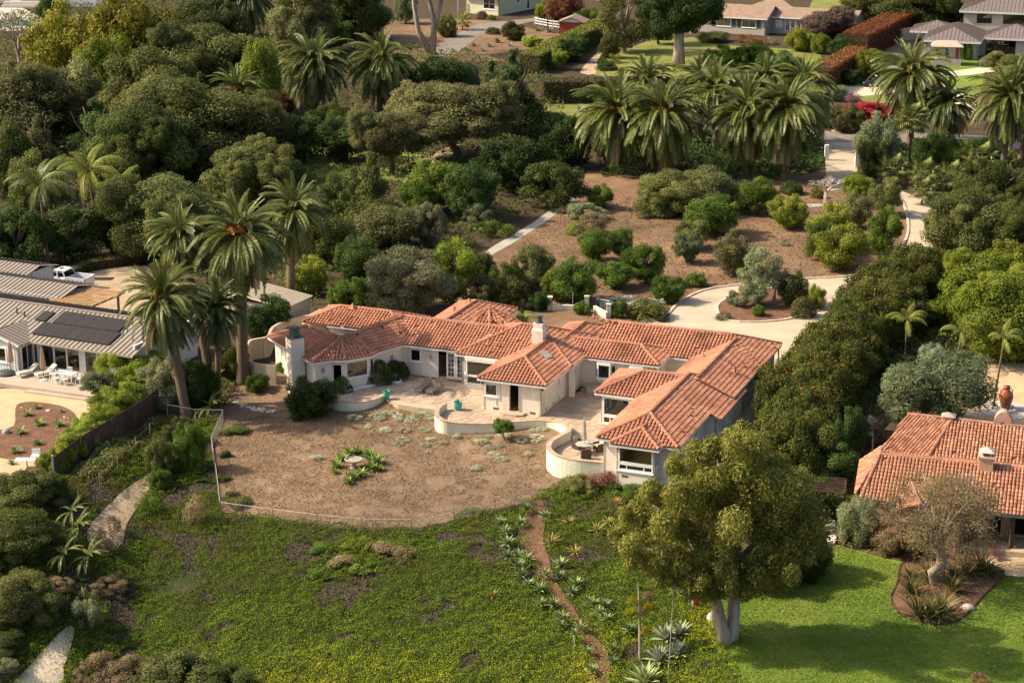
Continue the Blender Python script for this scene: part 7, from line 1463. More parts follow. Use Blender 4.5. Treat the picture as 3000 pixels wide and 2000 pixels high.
wall(sh_, H2(10, .5)[:2], H2(10, 9)[:2], -.3, 2.9, [(1.8, 2.5, 1.8, 2.6)], 'siding'); g = (H2(10, 3.9)[:2], H2(24.6, 3.9)[:2]); wall(sh_, *g, -.3, 2.9, [(2.5, 6.3, .5, 2.6)], 'siding')
for s0 in (2.5, 3.45, 4.4, 5.35): window(sh_, *g, s0, s0 + .93, .5, 2.6, cols=2, rows=4, fr=.14, gl='dark_glass', sill=False, name='french_door')
wall(sh_, H2(24.6, 3.9)[:2], H2(24.6, 10.6)[:2], -.3, 2.9, (), 'siding'); MB().bar(H2(10.8, 3.86, 1.7), H2(12.0, 3.86, 1.7), .05, 1.4).build('blind', 'white_paint', sh_)
wall(sh_, H2(-2.5, 9)[:2], H2(-2.5, .5)[:2], -.3, 2.9, (), 'siding'); MB().prism([H2(*p)[:2] for p in ((-7, -2), (-2.5, -2), (-2.5, 5), (-7, 5))], -.2, .5).build('deck', 'concrete', sh_)
H3 = frame(65.69, 319.07, -17); mh = thing('metal_roofed_house', 'grey two-storey house with dark standing-seam hip roofs at the top right', 'house', H3(7, 8))
def seam_hip(F_, u0, u1, v0, v1, ze, pitch):
    h = min(u1 - u0, v1 - v0) / 2; zr = ze + pitch * h
    if (u1 - u0) >= (v1 - v0): r0, r1 = (u0 + h, v0 + h), (u1 - h, v0 + h); pl = [[(u0, v0), (u1, v0), 'b', 'a'], [(u1, v0), (u1, v1), 'b'], [(u1, v1), (u0, v1), 'a', 'b'], [(u0, v1), (u0, v0), 'a']]
    else: r0, r1 = (u0 + h, v0 + h), (u0 + h, v1 - h); pl = [[(u0, v0), (u1, v0), 'a'], [(u1, v0), (u1, v1), 'b', 'a'], [(u1, v1), (u0, v1), 'b'], [(u0, v1), (u0, v0), 'a', 'b']]
    A, B = F_(*r0, zr), F_(*r1, zr)
    for p in pl:
        pts = [A if q == 'a' else B if q == 'b' else F_(*q, ze) for q in p]; seam_roof(mh, pts, 'seam_grey', .62)
        MB().bar(Vector(pts[0]) - Vector((0, 0, .18)), Vector(pts[1]) - Vector((0, 0, .18)), .12, .3).build('fascia', 'grey_white', mh)
seam_hip(H3, 0, 9.2, 0, 16, 3.0, .34); seam_hip(H3, 9.0, 19, 5.5, 16, 3.0, .34); seam_hip(H3, 4.6, 22, 13, 24, 6.2, .32); seam_hip(H3, -3, 5, 10, 18, 3.0, .34)
shell(mh, H3, [(.6, .6), (8.7, .6), (8.7, 6), (18.5, 6), (18.5, 15), (.6, 15)], -.3, 3.0, 'grey_stucco', {2: [(.9, 5.6, .1, 2.6)]}); shell(mh, H3, [(5.2, 13.5), (21, 13.5), (21, 23), (5.2, 23)], 2.5, 6.2, 'grey_stucco', {0: [(2.2, 4.6, 4.2, 5.9), (6.4, 11, 4.3, 5.9)]})
for s0 in (.9, 2.07, 3.24, 4.42): window(mh, H3(8.7, 6)[:2], H3(18.5, 6)[:2], s0, s0 + 1.16, .1, 2.6, mat='dark_frame', fr=.1, gl='dark_glass', sill=False, name='glass_door')
for s0, s1 in ((2.2, 4.6), (6.4, 11)): window(mh, H3(5.2, 13.5)[:2], H3(21, 13.5)[:2], s0, s1, 4.2, 5.9, cols=2, mat='dark_frame', gl='dark_glass', sill=False)
pv = G(2772, 190); pav = thing('garden_pavilion', 'small stone-based garden pavilion with red posts and pale hipped roof', 'pavilion', pv); Q = frame(pv[0], pv[1], -10)
MB().prism([Q(*p)[:2] for p in ((-2.2, -1.0), (2.2, -1.0), (2.2, 2.2), (-2.2, 2.2))], -.2, 1.0).build('base', 'stone', pav)
for x in (-1.6, 1.6):
    for y in (-.4, 1.6):
        for k in (-.12, .12): MB().tube([Q(x + k, y, 1.0), Q(x + k, y, 3.0)], .09, 8).build('post', 'barn_red', pav)
m = MB(); m.add([Q(-2.5, -1.2, 2.95), Q(2.5, -1.2, 2.95), Q(2.5, 2.4, 2.95), Q(-2.5, 2.4, 2.95), Q(-1.5, .6, 3.75), Q(1.5, .6, 3.75)], [(0, 1, 5, 4), (1, 2, 5), (2, 3, 4, 5), (3, 0, 4), (3, 2, 1, 0)]); m.build('roof', 'patio_tan', pav)
MB().lathe([(.3, 1.0), (.35, 1.5), (.2, 2.0), (.25, 2.3), (.05, 2.5)], 10, Q(0, .6, 0)).build('figure', 'copper_green', pav)
wl = thing('garden_wall', 'pale masonry wall and planter beside the red hedge top', 'garden wall', G(2650, 115)); a_, b_ = G(2632, 122), G(2705, 112); MB().bar((a_[0], a_[1], 1.0), (b_[0], b_[1], 1.0), .4, 2.2).build('wall_body', 'kerb_stone', wl); MB().bar((a_[0] + 3, a_[1] - 1.2, .35), (a_[0] + 7, a_[1] - 1.6, .35), 1, .7).build('planter', 'shutter', wl)
H4 = frame(-8.57, 374.09, -33.4); yh = thing('yellow_house', 'pale yellow house with white windows cut by the top edge', 'house', H4(4, 4)); g = (H4(0, 0)[:2], H4(7.3, 0)[:2])
wall(yh, *g, -.3, 3.4, [(3.8, 6.6, 1.0, 3.0)], 'siding_yellow'); window(yh, *g, 3.8, 6.6, 1.0, 3.0, cols=2, rows=2, fr=.16, gl='dark_glass'); g = (H4(7.3, 0)[:2], H4(7.3, 20)[:2]); wall(yh, *g, -.3, 3.4, [(6, 7.3, 1.6, 3), (9.5, 10.6, .1, 2.6)], 'siding_yellow'); window(yh, *g, 6, 7.3, 1.6, 3, cols=2, fr=.14, gl='dark_glass'); window(yh, *g, 9.5, 10.6, .1, 2.6, fr=.14, gl='dark_glass', name='door', sill=False)
wall(yh, H4(0, 20)[:2], H4(0, 0)[:2], -.3, 3.4, (), 'siding_yellow'); plain_gable(yh, H4, -.6, 8, -.8, 21, 3.4, 6.2, 'shingle'); MB().box(-.15, .15, -.15, .15, 0, 3.3, Matrix.Translation(H4(-1.2, -1))).build('porch_post', 'white_paint', yh)
P = G(1672, 103); rs = thing('red_shed', 'small red shed with brown roof by the white fence', 'shed', P); Q = frame(P[0] - 2.0, P[1], -12); shell(rs, Q, [(0, 0), (4.2, 0), (4.2, 4), (0, 4)], -.2, 2.3, 'barn_red'); MB().slab([Q(-.4, -.4, 2.2), Q(-.4, 4.4, 2.2), Q(2.1, 4.4, 3.2), Q(2.1, -.4, 3.2)], .12).build('roof', 'shingle', rs); MB().slab([Q(4.6, 4.4, 2.2), Q(4.6, -.4, 2.2), Q(2.1, -.4, 3.2), Q(2.1, 4.4, 3.2)], .12).build('roof', 'shingle', rs); MB().add([Q(0, -.01, 2.25), Q(4.2, -.01, 2.25), Q(2.1, -.01, 3.1)], [(0, 1, 2)]).build('gable', 'white_paint', rs)
fp = [G(1566, 74), G(1605, 82), G(1648, 88)]; wf = thing('rail_fence', 'white post and rail fence beside the red shed', 'fence', fp[0])
for a, b in zip(fp, fp[1:]):
    for i in range(4): q = a + (b - a) * i / 3; MB().box(-.1, .1, -.1, .1, 0, 1.5, Matrix.Translation(q)).build('post', 'white_paint', wf)
    for z in (.4, .85, 1.3): MB().bar((a[0], a[1], z), (b[0], b[1], z), .06, .16).build('rail', 'white_paint', wf)
# pool and terrace at the top left
drape('pool_terrace', PX((-60, 90), (-60, 20), (60, 22), (128, 55), (122, 85), (30, 92)), 'concrete', .05); drape('pool', PX((-60, 76), (-60, 60), (105, 62), (88, 74), (20, 78)), 'pool_water', .09)
ph = G(30, 25); pw = thing('pool_house', 'white pool house front with wide steps beside the pool', 'house', ph); Q = frame(ph[0], ph[1], -8); wall(pw, Q(-14, 3)[:2], Q(16, 3)[:2], 0, 5, [(8, 13, 0, 3.2), (15, 21, 0, 3.2)], 'white_paint'); wall(pw, Q(16, 7)[:2], Q(-14, 7)[:2], 0, 5, (), 'white_paint')
for i in range(4): MB().prism([Q(*p)[:2] for p in ((-2, 3 - i * .45 - 1.2), (8, 3 - i * .45 - 1.2), (8, 3), (-2, 3))], -.1, .9 - i * .2).build('step', 'concrete', pw)
for x in (-4.5, 8.7): MB().box(-.6, .6, -2.2, .6, 0, 1.5, Matrix.Translation(Q(x, 2.2))).build('pier', 'white_paint', pw)
# ------------------------------------------------------------------ garden walls, gates and fences
def low_wall(name, label, tops, z, th=.25, mat='garden_wall', k=3, z0=None, closed=False):
    pts = smooth_loop([at(x, y, z) for x, y in tops], k, False); t = thing(name, label, 'garden wall', (*pts[0][:2], 0))
    for a, b in zip(pts, pts[1:]):
        zb = min(float(terr(*a[:2])), float(terr(*b[:2]))) - .3; h = z - zb; MB().bar((a[0], a[1], zb + h / 2), (b[0], b[1], zb + h / 2), th, h).build('wall_section', mat, t)
    return t
low_wall('garden_wall', 'tall cream wall curving from the shed to the house', [(940, 905), (906, 922), (862, 930), (820, 945), (795, 962), (783, 985), (735, 995), (722, 1012)], 1.7, mat='old_wall')
low_wall('garden_wall', 'cream wall stub in front of the left wing gate', [(722, 1048), (738, 1060), (765, 1066), (808, 1070)], 1.3, mat='old_wall')
low_wall('garden_wall', 'low white wall between the back garden posts', [(1618, 895), (1660, 893), (1705, 895)], .5)
low_wall('garden_wall', 'short cream wall ramping to the gate post', [(1742, 895), (1760, 905), (1778, 915)], .6)
for x, t_, b, w, l in ((1611, 870, 908, 13, 'left cream gate post of the back garden'), (1719, 868, 905, 13, 'middle cream gate post of the back garden'), (1783, 891, 930, 13, 'right cream gate post beside the drive')):
    P = G(x, b); h = ztop(P, t_) - P[2]; o = MB().box(-.2, .2, -.2, .2, 0, h, Matrix.Translation(P)); o.box(-.24, .24, -.24, .24, h, h + .06, Matrix.Translation(P)); tag(o.build('gate_post', 'garden_wall'), l, 'gate post')
P = G(1748, 905); gt = thing('garden_gate', 'thin metal handrail gate between the cream posts', 'gate', P)
for k in range(5): MB().tube([P + np.array([k * .35, k * -.3, 0]), P + np.array([k * .35, k * -.3, 1.0])], .02, 5).build('bar', 'galv', gt)
MB().tube([P + np.array([0, 0, 1.0]), P + np.array([1.4, -1.2, 1.0])], .025, 5).build('rail', 'galv', gt)
P = G(1678, 915); tag(MB().tube([P, P + np.array([0, 0, 1.9])], .03, 6).build('garden_pole', 'weathered_wood'), 'thin upright pole in the back garden soil', 'pole')
for x, y, l in ((2421, 470, 'white gate post left of the upper drive'), (2510, 490, 'white gate post right of the upper drive')):
    P = G(x, y); tag(MB().box(-.25, .25, -.25, .25, 0, 1.9, Matrix.Translation(P)).build('gate_post', 'white_paint'), l, 'gate post')
P = G(1722, 420); tag(MB().box(-.5, .5, -.3, .3, 0, 2.6, Matrix.Translation(P)).build('wall_pier', 'kerb_stone'), 'pale masonry pier left of the palm cluster', 'pier')
def wire_fence(pts, h, label, posts_every=2.6, mesh=True, mat='galv', midrail=()):
    P = [np.array(p, float) for p in pts]; t = thing('wire_fence', label, 'fence', P[0]); wires = MB()
    for a, b in zip(P, P[1:]):
        Ls = np.linalg.norm(b - a); n = max(1, round(Ls / posts_every)); gz_ = lambda q: float(terr(q[0], q[1]))
        for i in range(n + 1):
            q = a + (b - a) * i / n; z = gz_(q); MB().tube([(q[0], q[1], z - .2), (q[0], q[1], z + h + .05)], .028, 6).build('post', mat, t)
            if i < n:
                q2 = a + (b - a) * (i + 1) / n; z2_ = gz_(q2); MB().tube([(q[0], q[1], z + h), (q2[0], q2[1], z2_ + h)], .02, 6).build('rail', mat, t)
                if mesh:
                    m_ = int(np.linalg.norm(q2 - q) / .11); d = (q2 - q) / max(1, m_)
                    for j in range(-int(h / .11), m_ + 1):
                        for sg in (1, -1):
                            j0 = j if sg > 0 else j + h / .11; s0, s1 = j0, j0 + sg * h / .11; za, zb = 0.0, h
                            if s0 < 0: za += -s0 * .11 * sg; s0 = 0
                            if s0 > m_: za += (s0 - m_) * .11; s0 = m_
                            if s1 < 0: zb -= -s1 * .11; s1 = 0
                            if s1 > m_: zb -= (s1 - m_) * .11; s1 = m_
                            if zb - za < .05 or za < 0: continue
                            wires.bar(np.array([*(q[:2] + d[:2] * s0), z + (z2_ - z) * s0 / max(1, m_) + za]), np.array([*(q[:2] + d[:2] * s1), z + (z2_ - z) * s1 / max(1, m_) + zb]), .004, .004)
    for (a, b, zz) in midrail: MB().tube([(a[0], a[1], float(terr(*a[:2])) + zz), (b[0], b[1], float(terr(*b[:2])) + zz)], .03, 6).build('rail', mat, t)
    if wires.v: tag(wires.build('wire_netting', mat, t), kind='stuff')
fc = [G(491, 1222), G(655, 1238), G(620, 1318), G(636, 1420), G(646, 1512), G(800, 1533), G(930, 1549), G(1060, 1562), G(1205, 1564), G(1330, 1533), G(1450, 1506), G(1556, 1482)]
wire_fence(fc[:2], 1.05, 'short chain-link fence run above the fenced corner'); wire_fence(fc[1:5], 1.05, 'chain-link fence along the left side of the dry yard'); wire_fence(fc[4:], 1.05, 'long chain-link fence along the lower edge of the dry yard', midrail=[(fc[-3], fc[-1], .15)])
wp = [G(230, 1490), G(292, 1438), G(345, 1388), G(398, 1330), G(440, 1290)]; t = thing('post_wire_fence', 'row of thin rusty posts beside the dark board fence', 'fence', wp[0])
for q in wp: MB().tube([q, q + np.array([.04, 0, 1.35])], .03, 6).build('post', 'bark_pale', t)
for a, b in zip(wp, wp[1:]):
    for z in (.5, 1.15): MB().tube([a + np.array([0, 0, z]), b + np.array([0, 0, z])], .01, 4).build('wire', 'rust', t)
bf = [G(158, 1408), G(240, 1345), G(330, 1290), G(425, 1230), G(470, 1195)]; t = thing('board_fence', 'dark brown board fence below the yellow-green shrub row', 'fence', bf[0])
for a, b in zip(bf, bf[1:]):
    n = int(np.linalg.norm(b - a) / .3)
    for i in range(n): q, q2 = a + (b - a) * (i + .03) / n, a + (b - a) * (i + .97) / n; MB().bar((q[0], q[1], q[2] + .85), (q2[0], q2[1], q2[2] + .85), .03, 1.7 + .03 * (i % 3)).build('board', 'brown_board', t)
MB().box(-.06, .06, -.06, .06, -.2, 1.9, Matrix.Translation(bf[0])).build('post', 'canvas_pale', t)
# ------------------------------------------------------------------ pots, furniture and other small things
def pot(px, py, label, r=.3, mat='teal_glaze', pl=AGA, sc=.55, z=0.0):
    P = at(px, py, z); t = thing('plant_pot', label, 'plant pot', P); MB().lathe([(r * .55, 0), (r * .95, .25), (r * 1.05, .45), (r * .92, .62), (r * 1.0, .66), (r * .85, .64), (r * .8, .56)], 18).build('pot', mat, t, True, True); child('rosette', pl[0], t, Matrix.Translation((0, 0, .55)) @ Matrix.Diagonal((sc, sc, sc * 1.2, 1))); return t
pot(*z5(262, 912), 'round turquoise pot of agave on the sunny terrace', .33); pot(*z4(1288, 1068), 'turquoise pot of agave at the end of the left garden wall', .27, sc=.45)
P = at(1420, 1138, 0); t = thing('potted_shrub', 'small potted shrub at the pavilion left corner', 'plant pot', P); MB().lathe([(.15, 0), (.22, .35)], 12).build('pot', 'terracotta', t, local=True); child('plant', SPRIG[0], t, Matrix.Translation((0, 0, .3)) @ Matrix.Diagonal((.28, .28, .55, 1)), 'citrus')
def lounger(loc, rz, label, wood, fab, group=None, back=38):
    t = thing('lounger', label, 'lounger', loc, group, rz); m = MB()
    for y in (-.3, .3): m.box(-.95, .95, y - .03, y + .03, .26, .33)
    m.box(-.95, -.89, -.33, .33, .26, .33); m.box(.89, .95, -.33, .33, .26, .33); m.build('frame', wood, t, local=True)
    for x in (-.85, .8):
        for y in (-.29, .29): MB().box(x - .03, x + .03, y - .03, y + .03, 0, .26).build('leg', wood, t, local=True)
    MB().box(-.93, .25, -.31, .31, .335, .42).build('seat_cushion', fab, t, local=True); a = math.radians(back); M = Matrix.Translation((.25, 0, .36)) @ Matrix.Rotation(-a, 4, 'Y'); MB().box(0, .78, -.31, .31, 0, .09, M).build('back_cushion', fab, t, local=True); MB().bar((.8, -.2, .3), (.72, -.2, .75), .03, .03).build('prop', wood, t, local=True); return t
a0 = math.radians(62)
lounger(at(*z4(1655, 985)), a0, 'left of the two brown-cushioned loungers on the terrace', 'weathered_wood', 'lounge_fabric'); lounger(at(*z4(1760, 1000)), a0, 'right of the two brown-cushioned loungers on the terrace', 'weathered_wood', 'lounge_fabric')
P = at(*z4(1590, 985)); tag(MB().box(-.18, .18, -.18, .18, .02, .3, Matrix.Translation(P)).build('side_stool', 'grey_white'), 'small white stool beside the left terrace lounger', 'stool')
P = at(*z5(1315, 1275)); t = thing('patio_table', 'octagonal glass patio table on the lower terrace', 'table', P)
MB().lathe([(.66, .70), (.68, .72), (.66, .74)], 8).build('table_top', 'grey_stucco', t, local=True); MB().lathe([(.28, 0), (.25, .05), (.08, .1), (.07, .66), (.2, .70)], 10).build('pedestal', 'wicker', t, local=True)
t = thing('closed_parasol', 'closed pale parasol standing through the patio table', 'parasol', P + np.array([0, 0, 0])); MB().tube([(0, 0, .02), (0, 0, 2.75)], .025, 8).build('pole', 'weathered_wood', t, local=True)
def folded(h0, h1, r, mat, t, n=16):
    m = MB(); vs = []
    for k, (z, rr_) in enumerate(((h0, r * .9), (h0 + .12, r), (h0 + (h1 - h0) * .5, r * .72), (h0 + (h1 - h0) * .85, r * .5), (h1, .03))): vs += [(rr_ * (1 if j % 2 else .62) * math.cos(6.283 * j / n), rr_ * (1 if j % 2 else .62) * math.sin(6.283 * j / n), z + (.06 if k == 0 and j % 2 else 0)) for j in range(n)]
    m.add(vs, [(i * n + j, i * n + (j + 1) % n, (i + 1) * n + (j + 1) % n, (i + 1) * n + j) for i in range(4) for j in range(n)]); m.build('canopy', mat, t, local=True)
folded(1.0, 2.7, .2, 'canvas_pale', t)
def armchair(P, rz, label):
    t = thing('armchair', label, 'chair', P, None, rz); m = MB(); m.box(-.32, .32, -.3, .3, .12, .4); m.box(-.36, -.28, -.32, .3, .1, .62); m.box(.28, .36, -.32, .3, .1, .62); m.build('frame', 'wicker', t, local=True)
    M = Matrix.Translation((0, .28, .38)) @ Matrix.Rotation(math.radians(-14), 4, 'X'); MB().box(-.34, .34, -.04, .05, 0, .55, M).build('backrest', 'wicker', t, local=True); MB().box(-.27, .27, -.3, .22, .4, .5).build('seat_cushion', 'cushion', t, local=True); MB().box(-.26, .26, -.12, -.04, .12, .5, M).build('back_cushion', 'cushion', t, local=True)
    for x in (-.31, .31):
        for y in (-.27, .27): MB().box(x - .03, x + .03, y - .03, y + .03, 0, .12).build('leg', 'wicker', t, local=True)
armchair(at(*z5(1265, 1235)), .9, 'wicker armchair with pale cushion left of the patio table'); armchair(at(*z5(1440, 1255)), -1.0, 'wicker armchair right of the patio table'); armchair(at(*z5(1330, 1325)), 3.2, 'wicker armchair in front of the patio table')
t = thing('stone_planter', 'low stone planter box in the shaded court', 'planter', W(2.3, 7.0)); MB().box(-1.2, 1.2, -.35, .35, 0, .55, Matrix.Translation(W(2.3, 7.2)) @ Matrix.Rotation(HT, 4, 'Z')).build('box', 'flagstone', t); MB().box(.8, 1.2, -.34, .36, .552, .9, Matrix.Translation(W(2.3, 7.2)) @ Matrix.Rotation(HT, 4, 'Z')).build('block', 'flagstone', t)
pb = smooth_loop([at(*z4(x, y), .1) for x, y in ((870, 1000), (960, 970), (1100, 940), (1280, 905), (1340, 900), (1400, 905), (1430, 890), (1415, 870))], 3, False); t = thing('bed_edging', 'narrow white edging of the clipped bush bed', 'edging', pb[0])
for a, b in zip(pb, pb[1:]): MB().bar((a[0], a[1], .08), (b[0], b[1], .08), .14, .18).build('edging_stone', 'white_paint', t)
P = G(1037, 1372); t = thing('birdbath', 'octagonal stone birdbath in the dry front yard', 'birdbath', P); MB().lathe([(.3, 0), (.26, .1), (.16, .16), (.15, .5), (.3, .56)], 8).build('pedestal', 'bath_stone', t, local=True); MB().lathe([(.3, .56), (.66, .62), (.7, .74), (.6, .76), (.56, .68)], 8).build('basin', 'bath_stone', t, local=True)
P = G(880, 1150); t = thing('satellite_dish', 'grey satellite dish beside the left corner shrub', 'satellite dish', P); z = ztop(P, 1092) - P[2]; MB().tube([(0, 0, 0), (0, 0, z)], .04, 6).build('mast', 'galv', t, local=True); m = MB(); m.lathe([(.02, 0), (.25, .03), (.45, .1), (.47, .12), (.44, .12)], 18); o = m.build('dish', 'grey_stucco', t, True, True); o.location = (0, 0, z); o.rotation_euler = (math.radians(-58), 0, math.radians(200)); MB().bar((0, -.1, z), (-.1, -.55, z + .1), .03, .03).build('feed_arm', 'galv', t, local=True)
# flagpole, flag and the tall flower stalk in front
P = G(1957, 1990); h = ztop(P, 1712) - P[2]; t = thing('flagpole', 'thin metal flagpole with a teal pennant on the slope', 'flagpole', P); MB().tube([(0, 0, -.2), (.2, 0, h)], [.035, .022], 8).build('pole', 'galv', t, local=True); MB().add([(.22, 0, h - .05), (.62, .08, h - .16), (.22, .02, h - .36), (.22, .02, h - .05)], [(0, 1, 2)]).build('pennant', 'flag_teal', t, local=True)
P = G(2035, 1790); t = thing('flag', 'red and white flag hanging beside the eucalyptus', 'flag', P); h = ztop(P, 1728) - P[2]; MB().tube([(-.35, 0, -.1), (-.35, 0, h + .1)], .02, 6).build('pole', 'galv', t, local=True)
for i, mt in enumerate(('flag_white', 'flag_red')):
    m = MB(); x0, x1 = -.35 + i * .28, -.35 + (i + 1) * .3; vs = [(x0 + (x1 - x0) * k / 4 , .06 * math.sin(k * 1.7 + i * 2), h - zz - .06 * (i + k / 4)) for zz in (0, .95 + .15 * i) for k in range(5)]; m.add(vs, [(k, k + 1, k + 6, k + 5) for k in range(4)]); m.build('cloth', mt, t, local=True)
P = G(1875, 1935); h = ztop(P, 1702) - P[2]; t = thing('agave_flower_stalk', 'tall agave flower stalk with yellow tufts on the slope', 'flower stalk', P); MB().tube([(0, 0, -.1), (-.06, 0, h * .5), (-.15, 0, h * .8), (-.2, 0, h)], [.09, .08, .06, .03], 8).build('stalk', 'dry' if False else 'bark_pale', t, local=True)
fm = blob_crown('flower_tuft', 5, .5, 8, 900, .07, .5, br=(.4, .6)); ra = random.Random(2)
for i, (dx, zz) in enumerate(((-.65, .62), (-.35, .63), (.35, .68), (.7, .66), (.3, .38), (-.5, .76), (.4, .82), (.1, .6))):
    MB().tube([(-.1, 0, h * zz - .25), (dx * .6, ra.uniform(-.2, .2), h * zz - .1)], .025, 5).build('branch', 'bark_pale', t, local=True); child('flower_tuft', fm, t, Matrix.Translation((dx, 0, h * zz - .15)) @ Matrix.Diagonal((.9, .8, .7, 1)), 'flower_yellow' if i < 6 else 'dry')
# left patio furniture
LA = math.radians(-24.5); zc = .27
lounger(L(.6, -1.5, zc), LA + 1.15, 'left pale lounger on the neighbour patio', 'grey_white', 'cushion', back=35); lounger(L(2.1, -1.1, zc), LA + 1.15, 'right pale lounger on the neighbour patio', 'grey_white', 'cushion', back=35)
t = thing('side_table', 'small white table between the neighbour loungers', 'table', L(1.4, -.4, zc)); MB().box(-.28, .28, -.2, .2, .38, .42).build('table_top', 'white_paint', t, local=True)
for x in (-.25, .25):
    for y in (-.17, .17): MB().box(x - .02, x + .02, y - .02, y + .02, 0, .38).build('leg', 'white_paint', t, local=True)
for u, v, l in ((2.5, -2.0, 'closed tan parasol standing before the glass doors'), (-.9, -1.7, 'closed tan parasol by the white gable wall')):
    t = thing('closed_parasol', l, 'parasol', L(u, v, zc)); MB().tube([(0, 0, 0), (0, 0, 2.7)], .03, 8).build('pole', 'brown_board', t, local=True); folded(.95, 2.75, .26, 'canvas', t); MB().lathe([(.32, 0), (.3, .07), (.06, .1), (.05, .3)], 14).build('base', 'grey_white', t, local=True)
t = thing('dining_table', 'white dining table on the neighbour patio', 'table', L(4.3, -1.5, zc), None, LA); MB().box(-.9, .9, -.45, .45, .7, .74).build('table_top', 'white_paint', t, local=True)
for x in (-.84, .84):
    for y in (-.4, .4): MB().box(x - .03, x + .03, y - .03, y + .03, 0, .7).build('leg', 'white_paint', t, local=True)
def chair(loc, rz, label):
    t = thing('dining_chair', label, 'chair', loc, None, rz); MB().box(-.23, .23, -.23, .23, .42, .46).build('seat', 'white_paint', t, local=True); m = MB()
    for k in range(5): m.box(-.2 + k * .095, -.17 + k * .095, .2, .23, .46, .84)
    m.box(-.23, .23, .195, .235, .82, .87); m.build('backrest', 'white_paint', t, local=True)
    for x in (-.21, .21):
        for y in (-.21, .21): MB().box(x - .02, x + .02, y - .02, y + .02, 0, .42).build('leg', 'white_paint', t, local=True)
        MB().box(x - .02, x + .02, -.2, .2, .62, .65).build('armrest', 'white_paint', t, local=True)
for u, v, a, l in ((3.9, -2.3, math.pi, 'white chair at the near side of the table, left'), (4.7, -2.3, math.pi, 'white chair at the near side of the table, right'), (5.6, -1.5, -1.57, 'white chair at the right end of the table'), (4.0, -.7, 0, 'white chair at the far side of the table'), (6.5, -1.9, -1.2, 'white chair apart at the right of the patio'), (3.0, -1.4, 1.57, 'white chair at the left end of the table')): chair(L(u, v, zc), LA + a, l)
P = G(80, 1372); t = thing('outdoor_table', 'white outdoor table at the front of the gravel yard', 'table', P); MB().box(-.8, .6, -.35, .35, .66, .71).build('table_top', 'white_paint', t, local=True); MB().lathe([(.28, 0), (.25, .04), (.05, .06), (.05, .66)], 12).build('pedestal', 'galv', t, local=True)
P = G(105, 1350); t = thing('outdoor_chair', 'white chair behind the table in the gravel yard', 'chair', P); MB().box(-.3, .3, -.3, .3, .38, .45).build('seat', 'white_paint', t, local=True); MB().box(-.3, .3, .24, .3, .45, .85).build('backrest', 'white_paint', t, local=True)
for x in (-.25, .25):
    for y in (-.25, .25): MB().box(x - .025, x + .025, y - .025, y + .025, 0, .38).build('leg', 'white_paint', t, local=True)
# right neighbour: trellis, lean-to pergola, stone path, pots
P = G(2505, 1330); t = thing('trellis', 'pale slatted trellis roof, coloured darker for the hedge shadow', 'trellis', P); Q = frame(P[0] - 1.2, P[1], -10)
for i in range(7): MB().bar(Q(0, i * .3, .9), Q(2.4, i * .3, .9), .09, .05).build('slat', 'weathered_wood', t)  # darker wood colour stands in for the hedge's shade on the slats
for u in (.1, 2.5): MB().box(-.05, .05, -.05, .05, -1.5, .85, Matrix.Translation(Q(u - .1, .1))).build('post', 'weathered_wood', t); MB().bar(Q(u - .1, -.1, .83), Q(u - .1, 2, .83), .06, .08).build('beam', 'weathered_wood', t)
P = G(2400, 1530); t = thing('timber_pergola', 'lean-to pergola beside the tiled house, its pale slats coloured dark as shade', 'pergola', P); Q = frame(P[0] - 1.4, P[1], -12)
for i in range(9): MB().bar(Q(0, i * .34, .8), Q(3.0, i * .34, .8), .08, .06).build('slat', 'brown_board', t)  # slats take a dark board colour in place of the shade over them
for u in (.1, 2.9):
    for v in (.1, 2.6): MB().box(-.06, .06, -.06, .06, -.3, 2.0, Matrix.Translation(Q(u, v, P[2]))).build('post', 'brown_board', t)
    MB().bar(Q(u, -.1, .71), Q(u, 2.9, .71), .07, .1).build('beam', 'brown_board', t)
MB().bar(Q(2.98, .1, -.3), Q(2.98, 2.6, -.3), .05, 2.2).build('side_panel', 'brown_board', t)
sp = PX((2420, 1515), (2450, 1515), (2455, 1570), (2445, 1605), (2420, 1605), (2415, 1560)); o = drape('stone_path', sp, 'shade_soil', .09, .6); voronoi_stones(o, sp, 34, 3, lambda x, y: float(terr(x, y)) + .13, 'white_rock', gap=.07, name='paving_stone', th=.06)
pot(2946, 1608, 'terracotta pot by the porch step', .32, 'terracotta', SUC, .6, float(G(2946, 1608)[2])); pot(2905, 1625, 'small terracotta pot with pink plant by the porch', .24, 'terracotta', SUC, .6, float(G(2905, 1625)[2]))
# ------------------------------------------------------------------ vehicles
def wheel(t, x, y, r, w):
    m = MB(); m.lathe([(r * .62, -w / 2), (r * .93, -w / 2), (r, -w * .35), (r, w * .35), (r * .93, w / 2), (r * .62, w / 2)], 20); o = m.build('wheel', 'rubber', t, True, True); o.location = (x, y, r); o.rotation_euler = (math.pi / 2, 0, 0); m = MB(); m.lathe([(r * .1, -w * .53), (r * .6, -w * .5), (r * .62, w * .5), (r * .1, w * .53)], 14); child('rim', m.mesh('rim', 'alloy'), o)
def section_body(name, mat, t, secs, smooth=False):
    """closed loft through cross-sections given along the length; each is a list of (y, z)"""
    m = MB(); n = len(secs[0][1]); vs = [(x, y, z) for x, s in secs for y, z in s]; m.add(vs, [(i * n + j, i * n + (j + 1) % n, (i + 1) * n + (j + 1) % n, (i + 1) * n + j) for i in range(len(secs) - 1) for j in range(n)] + [tuple(range(n - 1, -1, -1)), tuple((len(secs) - 1) * n + j for j in range(n))]); return m.build(name, mat, t, smooth, True)
